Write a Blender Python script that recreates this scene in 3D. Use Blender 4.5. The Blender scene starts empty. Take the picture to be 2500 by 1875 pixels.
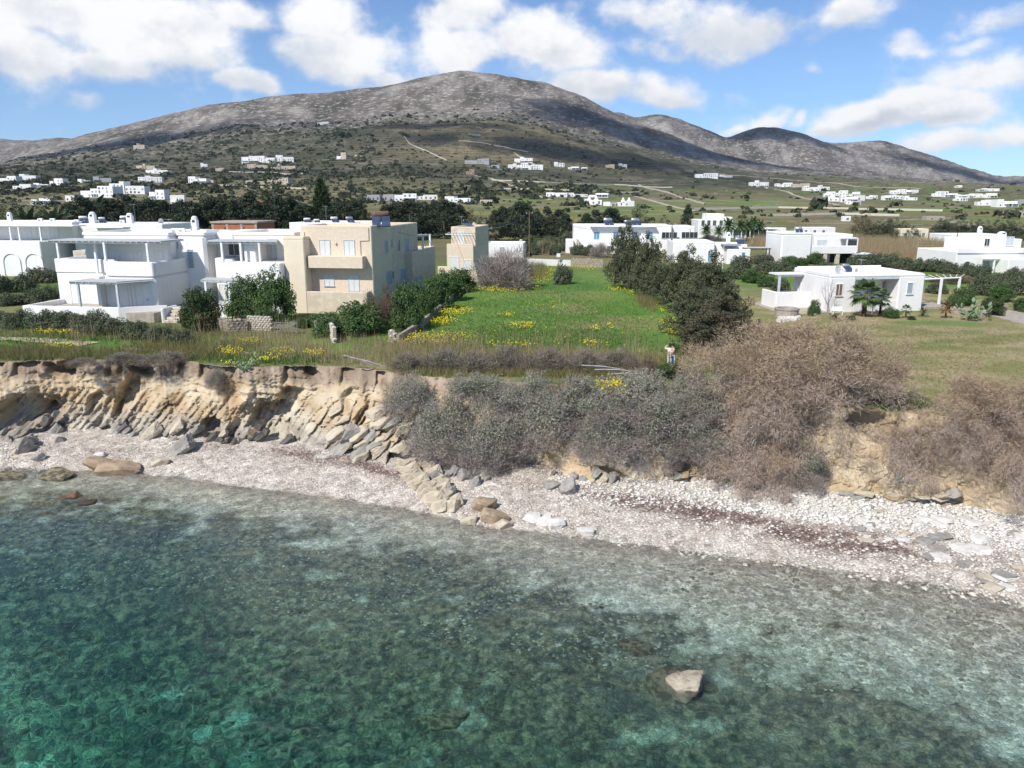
import bpy, math, random
import numpy as np
from mathutils import Vector, Matrix
R = math.radians
rnd = random.Random(7); rs = np.random.RandomState(11)
SC = bpy.context.scene; COL = SC.collection
# ---------------------------------------------------------------- camera
HC = 18.6; PITCH = R(13.5); FPX = 1902.0; CXP, CYP = 1250.0, 937.5
cam = bpy.data.objects.new('camera', bpy.data.cameras.new('camera')); COL.objects.link(cam)
cam.location = (0, 0, HC); cam.rotation_euler = (R(90) - PITCH, 0, 0)
cam.data.sensor_width = 36; cam.data.lens = 36 * FPX / 2500; cam.data.clip_start = .5; cam.data.clip_end = 30000
SC.camera = cam
# ---------------------------------------------------------------- sun, sky, exposure
SUN = Vector((.60, .78, -1.0)).normalized()            # the way the light travels
sl = bpy.data.lights.new('sun', 'SUN'); sl.energy = 4.4; sl.angle = R(.53); sl.color = (1, .955, .89)
so = bpy.data.objects.new('sun', sl); COL.objects.link(so); so.rotation_euler = SUN.to_track_quat('-Z', 'Y').to_euler()
so.location = (-60, -80, 120)
vs = SC.view_settings; vs.view_transform = 'Standard'; vs.look = 'None'; vs.gamma = 1; vs.use_curve_mapping = False
vs.exposure = .26
SC.cycles.max_bounces = 6; SC.cycles.diffuse_bounces = 3; SC.cycles.transparent_max_bounces = 24
SC.cycles.volume_bounces = 0; SC.cycles.use_denoising = True
SC.cycles.caustics_reflective = False; SC.cycles.caustics_refractive = True; SC.cycles.blur_glossy = 3.0; SC.cycles.sample_clamp_indirect = 40.0   # daylight reaches the seabed through the rippled water
class NT:
    """small wrapper round a node tree"""
    def __init__(s, nt): s.t = nt; s.n = nt.nodes; nt.nodes.clear()
    def a(s, typ, ins=None, **kw):
        n = s.n.new(typ)
        for k, v in kw.items(): setattr(n, k, v)
        for k, v in (ins or {}).items(): s.set(n.inputs[k], v)
        return n
    def set(s, sock, v):
        if hasattr(v, 'bl_idname') and hasattr(v, 'outputs'): v = v.outputs[0]
        if isinstance(v, bpy.types.NodeSocket): s.t.links.new(v, sock)
        else:
            if isinstance(v, (tuple, list)) and len(v) == 3 and sock.type == 'RGBA': v = (*v, 1)
            sock.default_value = v
    def m(s, op, a, b=None, c=None, clamp=False):
        n = s.n.new('ShaderNodeMath'); n.operation = op; n.use_clamp = clamp
        for i, v in enumerate((a, b, c)):
            if v is not None: s.set(n.inputs[i], v)
        return n.outputs[0]
    def mix(s, f, a, b, mode='MIX'):
        n = s.n.new('ShaderNodeMix'); n.data_type = 'RGBA'; n.blend_type = mode; n.clamp_factor = True
        s.set(n.inputs[0], f); s.set(n.inputs[6], a); s.set(n.inputs[7], b)
        return n.outputs[2]
    def ramp(s, f, a, b, v0=0., v1=1.):
        n = s.n.new('ShaderNodeMapRange'); n.interpolation_type = 'SMOOTHSTEP'
        for i, v in enumerate((f, a, b, v0, v1)): s.set(n.inputs[i], v)
        return n.outputs[0]
    def noise(s, vec, scale, detail=4, rough=.55, dist=0., out=0):
        n = s.n.new('ShaderNodeTexNoise')
        if vec is not None: s.set(n.inputs['Vector'], vec)
        n.inputs['Scale'].default_value = scale; n.inputs['Detail'].default_value = detail
        n.inputs['Roughness'].default_value = rough; n.inputs['Distortion'].default_value = dist
        return n.outputs[out]
    def vor(s, vec, scale, feature='F1', out=0, rand=1.):
        n = s.n.new('ShaderNodeTexVoronoi'); n.feature = feature
        if vec is not None: s.set(n.inputs['Vector'], vec)
        n.inputs['Scale'].default_value = scale; n.inputs['Randomness'].default_value = rand
        return n.outputs[out]
w = bpy.data.worlds.new('World'); SC.world = w; w.use_nodes = True
w.cycles.sampling_method = 'MANUAL'; w.cycles.sample_map_resolution = 256
W = NT(w.node_tree)
sky = W.a('ShaderNodeTexSky', sky_type='NISHITA', sun_disc=False)
sky.sun_elevation = math.asin(-SUN.z); sky.sun_rotation = math.atan2(-SUN.x, -SUN.y)
sky.altitude = 0; sky.air_density = .8; sky.dust_density = .0; sky.ozone_density = 5.0
tc = W.a('ShaderNodeTexCoord')
sx = W.a('ShaderNodeSeparateXYZ', {0: tc.outputs['Generated']})
X, Y, Z = sx.outputs
hyp = W.m('SQRT', W.m('ADD', W.m('MULTIPLY', X, X), W.m('MULTIPLY', Y, Y)))
az = W.m('ARCTAN2', X, Y); el = W.m('ARCTAN2', Z, hyp)        # bearing and height of the view direction
cv = W.a('ShaderNodeCombineXYZ', {0: az, 1: W.m('MULTIPLY', el, 1.25), 2: .3})
wob = W.noise(cv, 6.5, 5, .6)
wob2 = W.noise(W.a('ShaderNodeVectorMath', {0: cv.outputs[0], 1: (3.1, 7.7, 2.)}, operation='ADD').outputs[0], 15., 6, .62)
puff = W.m('SUBTRACT', .22, W.m('ABSOLUTE', W.m('SUBTRACT', W.noise(cv, 24., 2, .5), .5)))      # billows
fluff = W.m('ADD', W.m('ADD', W.m('MULTIPLY', W.m('SUBTRACT', wob, .5), 2.6), W.m('MULTIPLY', W.m('SUBTRACT', wob2, .5), 2.3)), W.m('MULTIPLY', puff, .9))
# the cloud outlines wander
wxy = W.a('ShaderNodeSeparateXYZ', {0: W.noise(cv, 4.5, 3, .55, out=1)})
az0, el0 = az, el
az = W.m('ADD', az, W.m('MULTIPLY', W.m('SUBTRACT', wxy.outputs[0], .5), .16)); el = W.m('ADD', el, W.m('MULTIPLY', W.m('SUBTRACT', wxy.outputs[1], .5), .11))
def adir(px, py):
    u = (px - CXP) / FPX; v = -(py - CYP) / FPX
    dx = u; dy = math.cos(PITCH) + v * math.sin(PITCH); dz = -math.sin(PITCH) + v * math.cos(PITCH)
    return math.atan2(dx, dy), math.atan2(dz, math.hypot(dx, dy))
# the cumulus heads in view: bearing, height, half width, half height, weight
CL = [(120, 60, 210, 90, 1.), (400, 95, 200, 115, 1.05), (60, 185, 170, 70, 1.), (330, 190, 130, 55, .8), (600, 40, 130, 75, .8), (520, 180, 120, 50, .8), (800, 55, 105, 80, .95), (810, 150, 150, 85, .95), (910, 190, 90, 50, .7), (625, 222, 75, 38, .9),
      (1130, 45, 120, 75, .95), (1110, 130, 120, 70, .8), (1330, 110, 190, 90, 1.05), (1420, 200, 200, 55, 1.), (1610, 195, 130, 48, .9), (1640, 20, 190, 60, .8), (1790, 60, 190, 70, .95), (2040, 45, 105, 60, .9), (1950, 90, 60, 30, .6),
      (2260, 268, 110, 52, 1.35), (2130, 300, 150, 44, 1.25), (2020, 312, 90, 24, 1.), (2330, 295, 80, 36, 1.1), (2330, 365, 170, 40, .75), (2400, 190, 170, 70, .72), (2495, 345, 80, 42, .8), (2380, 150, 70, 40, .5),
      (1825, 275, 60, 28, .75), (1765, 285, 50, 22, .55), (1950, 165, 50, 42, .55), (2200, 110, 80, 35, .55), (240, 268, 75, 34, .55), (2430, 30, 120, 50, .65), (2360, 95, 60, 28, .45), (1905, 285, 40, 20, .5), (1640, 95, 120, 40, .6)]
dens = None; under = None
for (px, py, rx, ry, wt) in CL:
    a0, e0 = adir(px, py); k = 1 / FPX
    da = W.m('DIVIDE', W.m('SUBTRACT', az, a0), rx * k * .96); de = W.m('DIVIDE', W.m('SUBTRACT', el, e0), ry * k * .96)
    de2 = W.m('MULTIPLY', de, W.m('ADD', 1.0, W.m('MULTIPLY', W.m('LESS_THAN', de, 0.), .35)))   # flatter underneath
    d2 = W.m('ADD', W.m('MULTIPLY', da, da), W.m('MULTIPLY', de2, de2))
    g = W.m('MULTIPLY', W.m('POWER', 2.718, W.m('MULTIPLY', d2, -1.25)), wt * 1.1)
    gu = W.m('MULTIPLY', g, de)
    dens = g if dens is None else W.m('SMOOTH_MAX', dens, g, .18); under = gu if under is None else W.m('ADD', under, gu)
# scattered clouds over the rest of the sky
pl = W.a('ShaderNodeCombineXYZ', {0: W.m('DIVIDE', X, W.m('ADD', W.m('ABSOLUTE', Z), .25)), 1: W.m('DIVIDE', Y, W.m('ADD', W.m('ABSOLUTE', Z), .25)), 2: .7})
field = W.noise(pl, 1.5, 5, .6)
high = W.ramp(W.m('ADD', el0, W.m('MULTIPLY', W.m('ABSOLUTE', az0), .12)), .27, .5)
gen = W.m('MULTIPLY', W.ramp(field, .52, .72), high)
dens_s = W.m('ADD', dens, W.m('MULTIPLY', fluff, .46))
cover = W.ramp(dens_s, .27, .84)
cover = W.m('MAXIMUM', cover, gen)
lit = W.ramp(W.m('ADD', W.m('DIVIDE', under, W.m('ADD', dens, .12)), W.m('MULTIPLY', fluff, 1.15)), -.85, .75)
thick = W.ramp(dens_s, .7, 1.4)
ccol = W.mix(lit, (.66, .70, .765), (1.0, .995, .985))
ccol = W.mix(W.m('MULTIPLY', thick, W.m('SUBTRACT', 1., lit)), ccol, (.53, .565, .62))
bg1 = W.a('ShaderNodeBackground', {0: W.mix(1., sky.outputs[0], W.mix(W.ramp(el0, .0, .16), (.66, .80, 1.0), (.89, .94, 1.0)), 'MULTIPLY'), 1: .118})
bg2 = W.a('ShaderNodeBackground', {0: ccol, 1: .92})
W.a('ShaderNodeOutputWorld', {0: W.a('ShaderNodeMixShader', {0: W.m('MULTIPLY', cover, .96), 1: bg1, 2: bg2})})
# ---------------------------------------------------------------- helpers
def ray(px, py):
    u = (px - CXP) / FPX; v = -(py - CYP) / FPX
    return np.array((u, math.cos(PITCH) + v * math.sin(PITCH), -math.sin(PITCH) + v * math.cos(PITCH)))
def at(px, py, z):                     # where the sight line through a photo pixel meets height z
    d = ray(px, py); t = (z - HC) / d[2]
    return Vector((d[0] * t, d[1] * t, z))
def atd(px, py, y):                    # the point of that sight line at distance y
    d = ray(px, py); t = y / d[1]
    return Vector((d[0] * t, y, HC + d[2] * t))
def proj(p):
    x, y, z = p[0], p[1], p[2] - HC
    dep = y * math.cos(PITCH) - z * math.sin(PITCH)
    return CXP + FPX * x / dep, CYP - FPX * (y * math.sin(PITCH) + z * math.cos(PITCH)) / dep
def mpp(p):                            # metres per photo pixel at a point
    return (p[1] * math.cos(PITCH) - (p[2] - HC) * math.sin(PITCH)) / FPX
_perm = rs.permutation(512); _perm = np.concatenate([_perm, _perm, _perm])
_g = rs.normal(size=(512, 3)); _g /= np.linalg.norm(_g, axis=1)[:, None]
def pn(x, y, z=0.):                    # gradient noise, about -1..1
    x, y, z = np.broadcast_arrays(np.asarray(x, float), np.asarray(y, float), np.asarray(z, float))
    xi, yi, zi = np.floor(x).astype(int), np.floor(y).astype(int), np.floor(z).astype(int)
    xf, yf, zf = x - xi, y - yi, z - zi
    f = lambda t: t * t * t * (t * (t * 6 - 15) + 10)
    u, v, w_ = f(xf), f(yf), f(zf); out = 0.
    for i in (0, 1):
        for j in (0, 1):
            for k in (0, 1):
                h = _perm[_perm[_perm[(xi + i) & 511] + ((yi + j) & 511)] + ((zi + k) & 511)] & 511
                g = _g[h]
                d = g[..., 0] * (xf - i) + g[..., 1] * (yf - j) + g[..., 2] * (zf - k)
                out = out + d * (u if i else 1 - u) * (v if j else 1 - v) * (w_ if k else 1 - w_)
    return out * 1.7
def fbm(x, y, z=0., o=4, gain=.5, lac=2.03):
    s = 0.; a = 1.; t = 0.
    for i in range(o):
        s = s + a * pn(np.asarray(x) * lac ** i + 17.3 * i, np.asarray(y) * lac ** i + 5.1 * i, np.asarray(z) * lac ** i + 9.7 * i); t += a; a *= gain
    return s / t
def ridged(x, y, z=0., o=4):
    s = 0.; a = 1.; t = 0.
    for i in range(o):
        s = s + a * (1 - np.abs(pn(np.asarray(x) * 2. ** i + 3.3 * i, np.asarray(y) * 2. ** i + 8.1 * i, np.asarray(z) * 2. ** i)) * 2); t += a; a *= .5
    return s / t
def sstep(x, a, b): t = np.clip((np.asarray(x, float) - a) / (b - a), 0, 1); return t * t * (3 - 2 * t)
def mesh(name, V, F, mats, smooth=False, mi=None, col=None):
    """a mesh from arrays; F is an (n,3) or (n,4) array or a list of index tuples"""
    me = bpy.data.meshes.new(name)
    V = np.asarray(V, float)
    if isinstance(F, np.ndarray):
        n, k = F.shape
        me.vertices.add(len(V)); me.vertices.foreach_set('co', V.ravel())
        me.loops.add(n * k); me.loops.foreach_set('vertex_index', F.astype(np.int32).ravel())
        me.polygons.add(n); me.polygons.foreach_set('loop_start', np.arange(n, dtype=np.int32) * k)
        me.update(calc_edges=True)
    else:
        me.from_pydata(V.tolist(), [], F)
    for m_ in (mats if isinstance(mats, (list, tuple)) else [mats]): me.materials.append(m_)
    if mi is not None: me.polygons.foreach_set('material_index', np.asarray(mi, np.int32))
    if smooth: me.polygons.foreach_set('use_smooth', np.ones(len(me.polygons), bool))
    if col is not None:
        ca = me.color_attributes.new('Col', 'FLOAT_COLOR', 'POINT')
        c4 = np.ones((len(V), 4)); c4[:, :3] = col; ca.data.foreach_set('color', c4.ravel())
    me.update()
    return me
def link(name, data, parent=None, label=None, cat=None, group=None, kind=None, loc=None, rz=0., scale=None):
    o = bpy.data.objects.new(name, data); COL.objects.link(o)
    if parent is not None: o.parent = parent
    if loc is not None: o.location = loc
    if rz: o.rotation_euler = (0, 0, rz)
    if scale is not None: o.scale = scale
    if label: o['label'] = label
    if cat: o['category'] = cat
    if group: o['group'] = group
    if kind: o['kind'] = kind
    return o
def thing(name, label, cat, loc, rz=0., group=None, scale=None): return link(name, None, None, label, cat, group, None, loc, rz, scale)
def copy_tree(src, loc, rz=0., scale=None, label=None, group=None, parent=None):
    c = src.copy(); COL.objects.link(c); c.parent = parent; c.location = loc; c.rotation_euler = (0, 0, rz)
    if scale is not None: c.scale = scale
    if label: c['label'] = label
    if group: c['group'] = group
    for ch in src.children:
        d = ch.copy(); COL.objects.link(d); d.parent = c
        for g in ch.children:
            e = g.copy(); COL.objects.link(e); e.parent = d
    return c
_ones = ['first', 'second', 'third', 'fourth', 'fifth', 'sixth', 'seventh', 'eighth', 'ninth', 'tenth', 'eleventh', 'twelfth', 'thirteenth',
         'fourteenth', 'fifteenth', 'sixteenth', 'seventeenth', 'eighteenth', 'nineteenth']
_tens = {2: ('twentieth', 'twenty'), 3: ('thirtieth', 'thirty'), 4: ('fortieth', 'forty'), 5: ('fiftieth', 'fifty'), 6: ('sixtieth', 'sixty'), 7: ('seventieth', 'seventy')}
def nth(i):                            # 0 -> first
    n = i + 1
    if n < 20: return _ones[n - 1]
    return _tens[n // 10][0] if n % 10 == 0 else _tens[n // 10][1] + '-' + _ones[n % 10 - 1]
class MB:
    """collects boxes, bars and tubes into one mesh"""
    def __init__(s): s.v = []; s.f = []
    def add(s, V, F):
        o = len(s.v); s.v += [tuple(map(float, p)) for p in V]; s.f += [tuple(i + o for i in q) for q in F]; return s
    def box(s, x0, x1, y0, y1, z0, z1, b=0.):
        if b <= 0:
            return s.add([(x, y, z) for x in (x0, x1) for y in (y0, y1) for z in (z0, z1)],
                         [(0, 1, 3, 2), (4, 6, 7, 5), (0, 4, 5, 1), (2, 3, 7, 6), (0, 2, 6, 4), (1, 5, 7, 3)])
        lo = (x0, y0, z0); hi = (x1, y1, z1); V = []; idx = {}
        b = min(b, .45 * min(x1 - x0, y1 - y0, z1 - z0))
        for sx_ in (0, 1):
            for sy_ in (0, 1):
                for sz_ in (0, 1):
                    sg = (sx_, sy_, sz_)
                    for ax in range(3):            # the corner point that lies on the face across axis ax
                        p = [(hi[k] - b if sg[k] else lo[k] + b) if k != ax else (hi[k] if sg[k] else lo[k]) for k in range(3)]
                        idx[(sg, ax)] = len(V); V.append(p)
        F = []
        for ax in range(3):
            a1, a2 = [k for k in range(3) if k != ax]
            for sd in (0, 1):
                q = []
                for (p1, p2) in ((0, 0), (1, 0), (1, 1), (0, 1)):
                    sg = [0, 0, 0]; sg[ax] = sd; sg[a1] = p1; sg[a2] = p2; q.append(idx[(tuple(sg), ax)])
                F.append(tuple(q))
        for ax in range(3):                         # edges along ax
            a1, a2 = [k for k in range(3) if k != ax]
            for p1 in (0, 1):
                for p2 in (0, 1):
                    s0 = [0, 0, 0]; s1 = [0, 0, 0]; s0[a1] = s1[a1] = p1; s0[a2] = s1[a2] = p2; s1[ax] = 1
                    F.append((idx[(tuple(s0), a1)], idx[(tuple(s1), a1)], idx[(tuple(s1), a2)], idx[(tuple(s0), a2)]))
        for sx_ in (0, 1):
            for sy_ in (0, 1):
                for sz_ in (0, 1): F.append(tuple(idx[((sx_, sy_, sz_), k)] for k in range(3)))
        return s.add(V, F)
    def tube(s, pts, r, n=6, cap=True):
        pts = [Vector(p) for p in pts]; rr = r if isinstance(r, (list, tuple)) else [r] * len(pts); rings = []
        for i, p in enumerate(pts):
            d = (pts[min(i + 1, len(pts) - 1)] - pts[max(i - 1, 0)]).normalized()
            u = d.cross(Vector((.31, .95, .11)) if abs(d.z) > .8 else Vector((0, 0, 1))).normalized(); v = d.cross(u)
            rings.append([p + (u * math.cos(2 * math.pi * k / n) + v * math.sin(2 * math.pi * k / n)) * rr[i] for k in range(n)])
        V = [q for rg in rings for q in rg]
        F = [(i * n + k, i * n + (k + 1) % n, (i + 1) * n + (k + 1) % n, (i + 1) * n + k) for i in range(len(pts) - 1) for k in range(n)]
        if cap: F += [tuple(range(n))[::-1], tuple((len(pts) - 1) * n + k for k in range(n))]
        return s.add(V, F)
    def prism(s, poly, z0, z1):                     # a plan outline pulled up
        n = len(poly); V = [(x, y, z0) for x, y in poly] + [(x, y, z1) for x, y in poly]
        return s.add(V, [tuple(range(n))[::-1], tuple(range(n, 2 * n))] + [(i, (i + 1) % n, n + (i + 1) % n, n + i) for i in range(n)])
    def lathe(s, prof, n=10, c=(0, 0)):
        V = [(c[0] + r_ * math.cos(2 * math.pi * k / n), c[1] + r_ * math.sin(2 * math.pi * k / n), z) for r_, z in prof for k in range(n)]
        F = [(i * n + k, i * n + (k + 1) % n, (i + 1) * n + (k + 1) % n, (i + 1) * n + k) for i in range(len(prof) - 1) for k in range(n)]
        return s.add(V, F + [tuple(range(n))[::-1], tuple((len(prof) - 1) * n + k for k in range(n))])
    def mesh(s, name, mat, smooth=False):
        me = mesh(name, s.v, s.f, mat, smooth)
        import bmesh
        bm = bmesh.new(); bm.from_mesh(me); bmesh.ops.recalc_face_normals(bm, faces=bm.faces); bm.to_mesh(me); bm.free()
        return me
    def obj(s, name, mat, parent=None, smooth=False, **kw): return link(name, s.mesh(name, mat, smooth), parent, **kw)
# ---------------------------------------------------------------- materials
MATS = {}
def mat(name, c1, c2=None, scale=1.5, lo=.35, hi=.65, rough=.85, bump=0., bscale=20., island=0., c3=None, trans=0., spec=.25, detail=4, metal=0., coord='Object'):
    """diffuse-like procedural material: two tones through noise, random tone per leaf or stone, fine relief"""
    m_ = bpy.data.materials.new(name); m_.use_nodes = True; n = NT(m_.node_tree); MATS[name] = m_
    t = n.a('ShaderNodeTexCoord').outputs[coord]; col = c1
    if c2 is not None: col = n.mix(n.ramp(n.noise(t, scale, detail), lo, hi), c1, c2)
    if island or c3 is not None:
        ri = n.a('ShaderNodeNewGeometry').outputs['Random Per Island']
        if c3 is not None: col = n.mix(n.m('MULTIPLY', ri, island or 1.), col, c3)
        else: col = n.mix(1., col, n.a('ShaderNodeCombineColor', {0: n.m('ADD', 1 - island, n.m('MULTIPLY', ri, island)), 1: n.m('ADD', 1 - island, n.m('MULTIPLY', ri, island)), 2: n.m('ADD', 1 - island, n.m('MULTIPLY', ri, island))}), 'MULTIPLY')
    b = n.a('ShaderNodeBsdfPrincipled', {'Base Color': col, 'Roughness': rough, 'Specular IOR Level': spec, 'Metallic': metal})
    if bump: n.set(b.inputs['Normal'], n.a('ShaderNodeBump', {'Height': n.noise(t, bscale, 5, .65), 'Strength': bump, 'Distance': .05}))
    sh = b
    if trans: sh = n.a('ShaderNodeMixShader', {0: trans, 1: b, 2: n.a('ShaderNodeBsdfTranslucent', {0: col})})
    n.a('ShaderNodeOutputMaterial', {0: sh})
    return m_
def whitewash():
    m_ = bpy.data.materials.new('whitewash'); m_.use_nodes = True; n = NT(m_.node_tree); t = n.a('ShaderNodeTexCoord').outputs['Object']
    st = n.a('ShaderNodeVectorMath', {0: t, 1: (2.6, 2.6, .22)}, operation='MULTIPLY').outputs[0]
    col = n.mix(n.ramp(n.noise(t, .45, 4), .45, .8), (.80, .79, .775), (.735, .725, .70)); col = n.mix(n.m('MULTIPLY', n.ramp(n.noise(st, 1., 5, .65), .56, .80), .7), col, (.56, .53, .48)); col = n.mix(n.m('MULTIPLY', n.ramp(n.noise(t, 3.5, 5, .7), .62, .75), .35), col, (.60, .57, .52))
    b = n.a('ShaderNodeBsdfPrincipled', {'Base Color': col, 'Roughness': .92, 'Specular IOR Level': .12}); n.set(b.inputs['Normal'], n.a('ShaderNodeBump', {'Height': n.noise(t, 6., 5, .65), 'Strength': .3, 'Distance': .04})); n.a('ShaderNodeOutputMaterial', {0: b}); return m_
white = whitewash()
cream = mat('cream_render', (.75, .66, .51), (.69, .59, .44), .8, .4, .8, .9, .15, 8, spec=.15)
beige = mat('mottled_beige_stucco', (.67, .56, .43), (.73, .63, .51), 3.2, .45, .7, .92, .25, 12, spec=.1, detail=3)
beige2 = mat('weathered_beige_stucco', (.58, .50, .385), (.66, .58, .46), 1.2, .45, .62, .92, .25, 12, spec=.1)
greywood = mat('pale_grey_wood', (.56, .60, .64), (.47, .50, .53), 3, .4, .7, .75)
whitewood = mat('white_painted_wood', (.78, .79, .79), (.66, .67, .68), 3, .45, .8, .7)
reedroof = mat('silvered_cane_mat', (.40, .41, .41), (.52, .53, .53), 6, .4, .6, .9, .3, 40)
shutter_w = mat('pale_blue_shutter', (.66, .67, .65), (.58, .60, .59), 6, .4, .7, .6)
shutter_b = mat('blue_shutter', (.10, .26, .42), (.08, .21, .36), 5, .4, .7, .6)
shutter_g = mat('grey_blue_shutter', (.33, .385, .44), (.27, .32, .37), 5, .4, .7, .6)
shutter_t = mat('turquoise_shutter', (.13, .47, .47), (.11, .41, .42), 5, .4, .7, .6)
brownwood = mat('brown_wood', (.20, .13, .10), (.15, .10, .08), 6, .4, .7, .7)
dark = mat('dark_glass', (.03, .035, .04), (.05, .055, .06), 2, .4, .6, .15, spec=.5)
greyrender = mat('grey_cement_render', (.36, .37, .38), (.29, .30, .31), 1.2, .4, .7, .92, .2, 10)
steel = mat('galvanised_steel', (.52, .53, .54), (.42, .43, .44), 4, .4, .6, .38, metal=.6)
panelglass = mat('solar_panel_glass', (.04, .06, .10), (.06, .08, .13), 2, .4, .6, .12, spec=.6)
rustm = mat('rusty_metal', (.13, .075, .05), (.20, .11, .07), 4, .4, .6, .8)
brickm = mat('red_brick', (.42, .17, .09), (.33, .13, .075), 4, .4, .6, .9, .3, 20)
concrete = mat('raw_concrete', (.42, .37, .31), (.34, .30, .26), 2, .4, .6, .9, .2, 12)
polewood = mat('pole_wood', (.14, .095, .065), (.20, .15, .11), 5, .4, .6, .9)
stonem = mat('field_stone', (.40, .35, .28), (.30, .26, .21), 2, .4, .65, .92, .4, 14, island=.35)
stonepale = mat('pale_limestone', (.60, .55, .46), (.46, .41, .33), 1.6, .42, .66, .9, .35, 10)
bark = mat('bark', (.13, .10, .075), (.20, .16, .125), 6, .4, .6, .95, .4, 25)
greybark = mat('grey_bark', (.25, .225, .22), (.36, .335, .335), 5, .4, .6, .95, .3, 25)
# ---------------------------------------------------------------- the lie of the land
ZF = 6.1                                # the meadow above the cliff
def wtab(t, z):
    P = [at(px, py, z) for px, py in t]; return np.array([p.x / p.y for p in P]), np.array([p.y for p in P])
TOPT = wtab([(-700, 900), (0, 884), (110, 880), (200, 876), (300, 880), (420, 872), (500, 890), (620, 897), (700, 893), (800, 894), (900, 898), (960, 910), (1100, 925), (1300, 935), (1500, 945), (1700, 960), (1850, 975), (2000, 990), (2150, 1005), (2250, 1010), (2400, 1030), (2500, 1045), (3200, 1100)], ZF)
BAST = wtab([(-700, 1040), (0, 1085), (60, 1075), (130, 1057), (250, 1052), (340, 1060), (420, 1082), (550, 1078), (700, 1080), (860, 1114), (930, 1126), (1000, 1134), (1100, 1143), (1320, 1150), (1400, 1170), (1460, 1184), (1560, 1175), (1700, 1173), (1820, 1185), (2030, 1208), (2200, 1222), (2320, 1232), (2500, 1264), (3200, 1380)], .9)
WATT = wtab([(-700, 1120), (0, 1140), (100, 1145), (300, 1152), (450, 1166), (600, 1188), (800, 1212), (1000, 1243), (1200, 1288), (1300, 1294), (1500, 1322), (1700, 1348), (1900, 1372), (2100, 1400), (2300, 1428), (2500, 1472), (3200, 1600)], 0.)
ytop = lambda m_: np.interp(m_, *TOPT); ybase = lambda m_: np.interp(m_, *BAST); ywat = lambda m_: np.interp(m_, *WATT)
KS = np.array([60., 180., 320., 450, 700, 1000, 1400, 1800, 2300, 2800, 3300, 3900, 5200])
PT = {  # photo column: picture height of the land at 450 .. 2800 m, then of the ridge behind
    -600: (527, 482, 447, 425, 412, 405, 400, 345), 0: (527, 482, 447, 424, 408, 400, 395, 341), 150: (527, 482, 447, 422, 398, 372, 347, 342), 280: (527, 483, 448, 418, 386, 350, 316, 340),
    410: (527, 485, 449, 414, 378, 334, 283, 320), 500: (527, 486, 450, 411, 372, 320, 262, 300), 610: (527, 487, 450, 408, 362, 306, 250, 290), 750: (527, 487, 451, 406, 352, 292, 231, 280), 900: (527, 488, 452, 402, 342, 280, 220, 270),
    1000: (527, 489, 453, 401, 337, 272, 200, 260), 1120: (527, 490, 456, 402, 334, 262, 176, 250), 1200: (527, 490, 457, 405, 338, 266, 186, 250), 1320: (527, 491, 459, 410, 352, 292, 203, 260), 1410: (527, 492, 462, 417, 372, 320, 235, 272),
    1500: (527, 493, 465, 426, 388, 342, 277, 273), 1560: (527, 494, 468, 431, 396, 356, 302, 285), 1620: (528, 495, 471, 436, 405, 370, 326, 280), 1700: (529, 496, 473, 440, 415, 388, 360, 298), 1770: (529, 497, 474, 443, 422, 402, 384, 327),
    1830: (529, 497, 475, 446, 428, 412, 398, 311), 1890: (529, 498, 476, 450, 433, 420, 406, 306), 1960: (529, 498, 477, 453, 438, 426, 413, 324), 2050: (529, 498, 478, 456, 443, 432, 420, 350), 2150: (529, 499, 479, 460, 449, 440, 429, 350),
    2240: (529, 499, 480, 462, 453, 446, 436, 370), 2350: (529, 500, 481, 465, 457, 452, 444, 405), 2450: (529, 500, 482, 467, 460, 456, 450, 432), 2500: (529, 500, 482, 468, 461, 457, 451, 438), 3100: (529, 501, 484, 472, 467, 465, 462, 455)}
MG = np.linspace(-1.15, 1.15, 1200)
def _tab():
    Zc = []
    for j, k in enumerate(KS[3:10]):
        ms, zs = [], []
        for px in sorted(PT):
            d = ray(px, PT[px][j]); ms.append(d[0] / d[1]); zs.append(HC + d[2] / d[1] * k)
        Zc.append(np.interp(MG, ms, zs))
    ms, z2 = [], []
    for px in sorted(PT):
        d = ray(px, PT[px][7]); ms.append(d[0] / d[1]); z2.append(HC + d[2] / d[1] * 3900)
    z2 = np.interp(MG, ms, z2)
    T = [np.full_like(MG, ZF)] * 3 + Zc + [np.minimum(Zc[-1], z2) * .72, z2, z2 * .55]
    ker = np.exp(-np.linspace(-2, 2, 13) ** 2); ker /= ker.sum()
    return np.array([np.convolve(np.pad(t, 6, mode='edge'), ker, mode='valid') for t in T])
ZT = _tab(); LK = np.log(KS)
DZ = np.gradient(ZT, LK, axis=0)
KN = at(1150, 331, 0); _d = ray(1150, 331); KNX, KNY = _d[0] / _d[1] * 1750, 1750.
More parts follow.
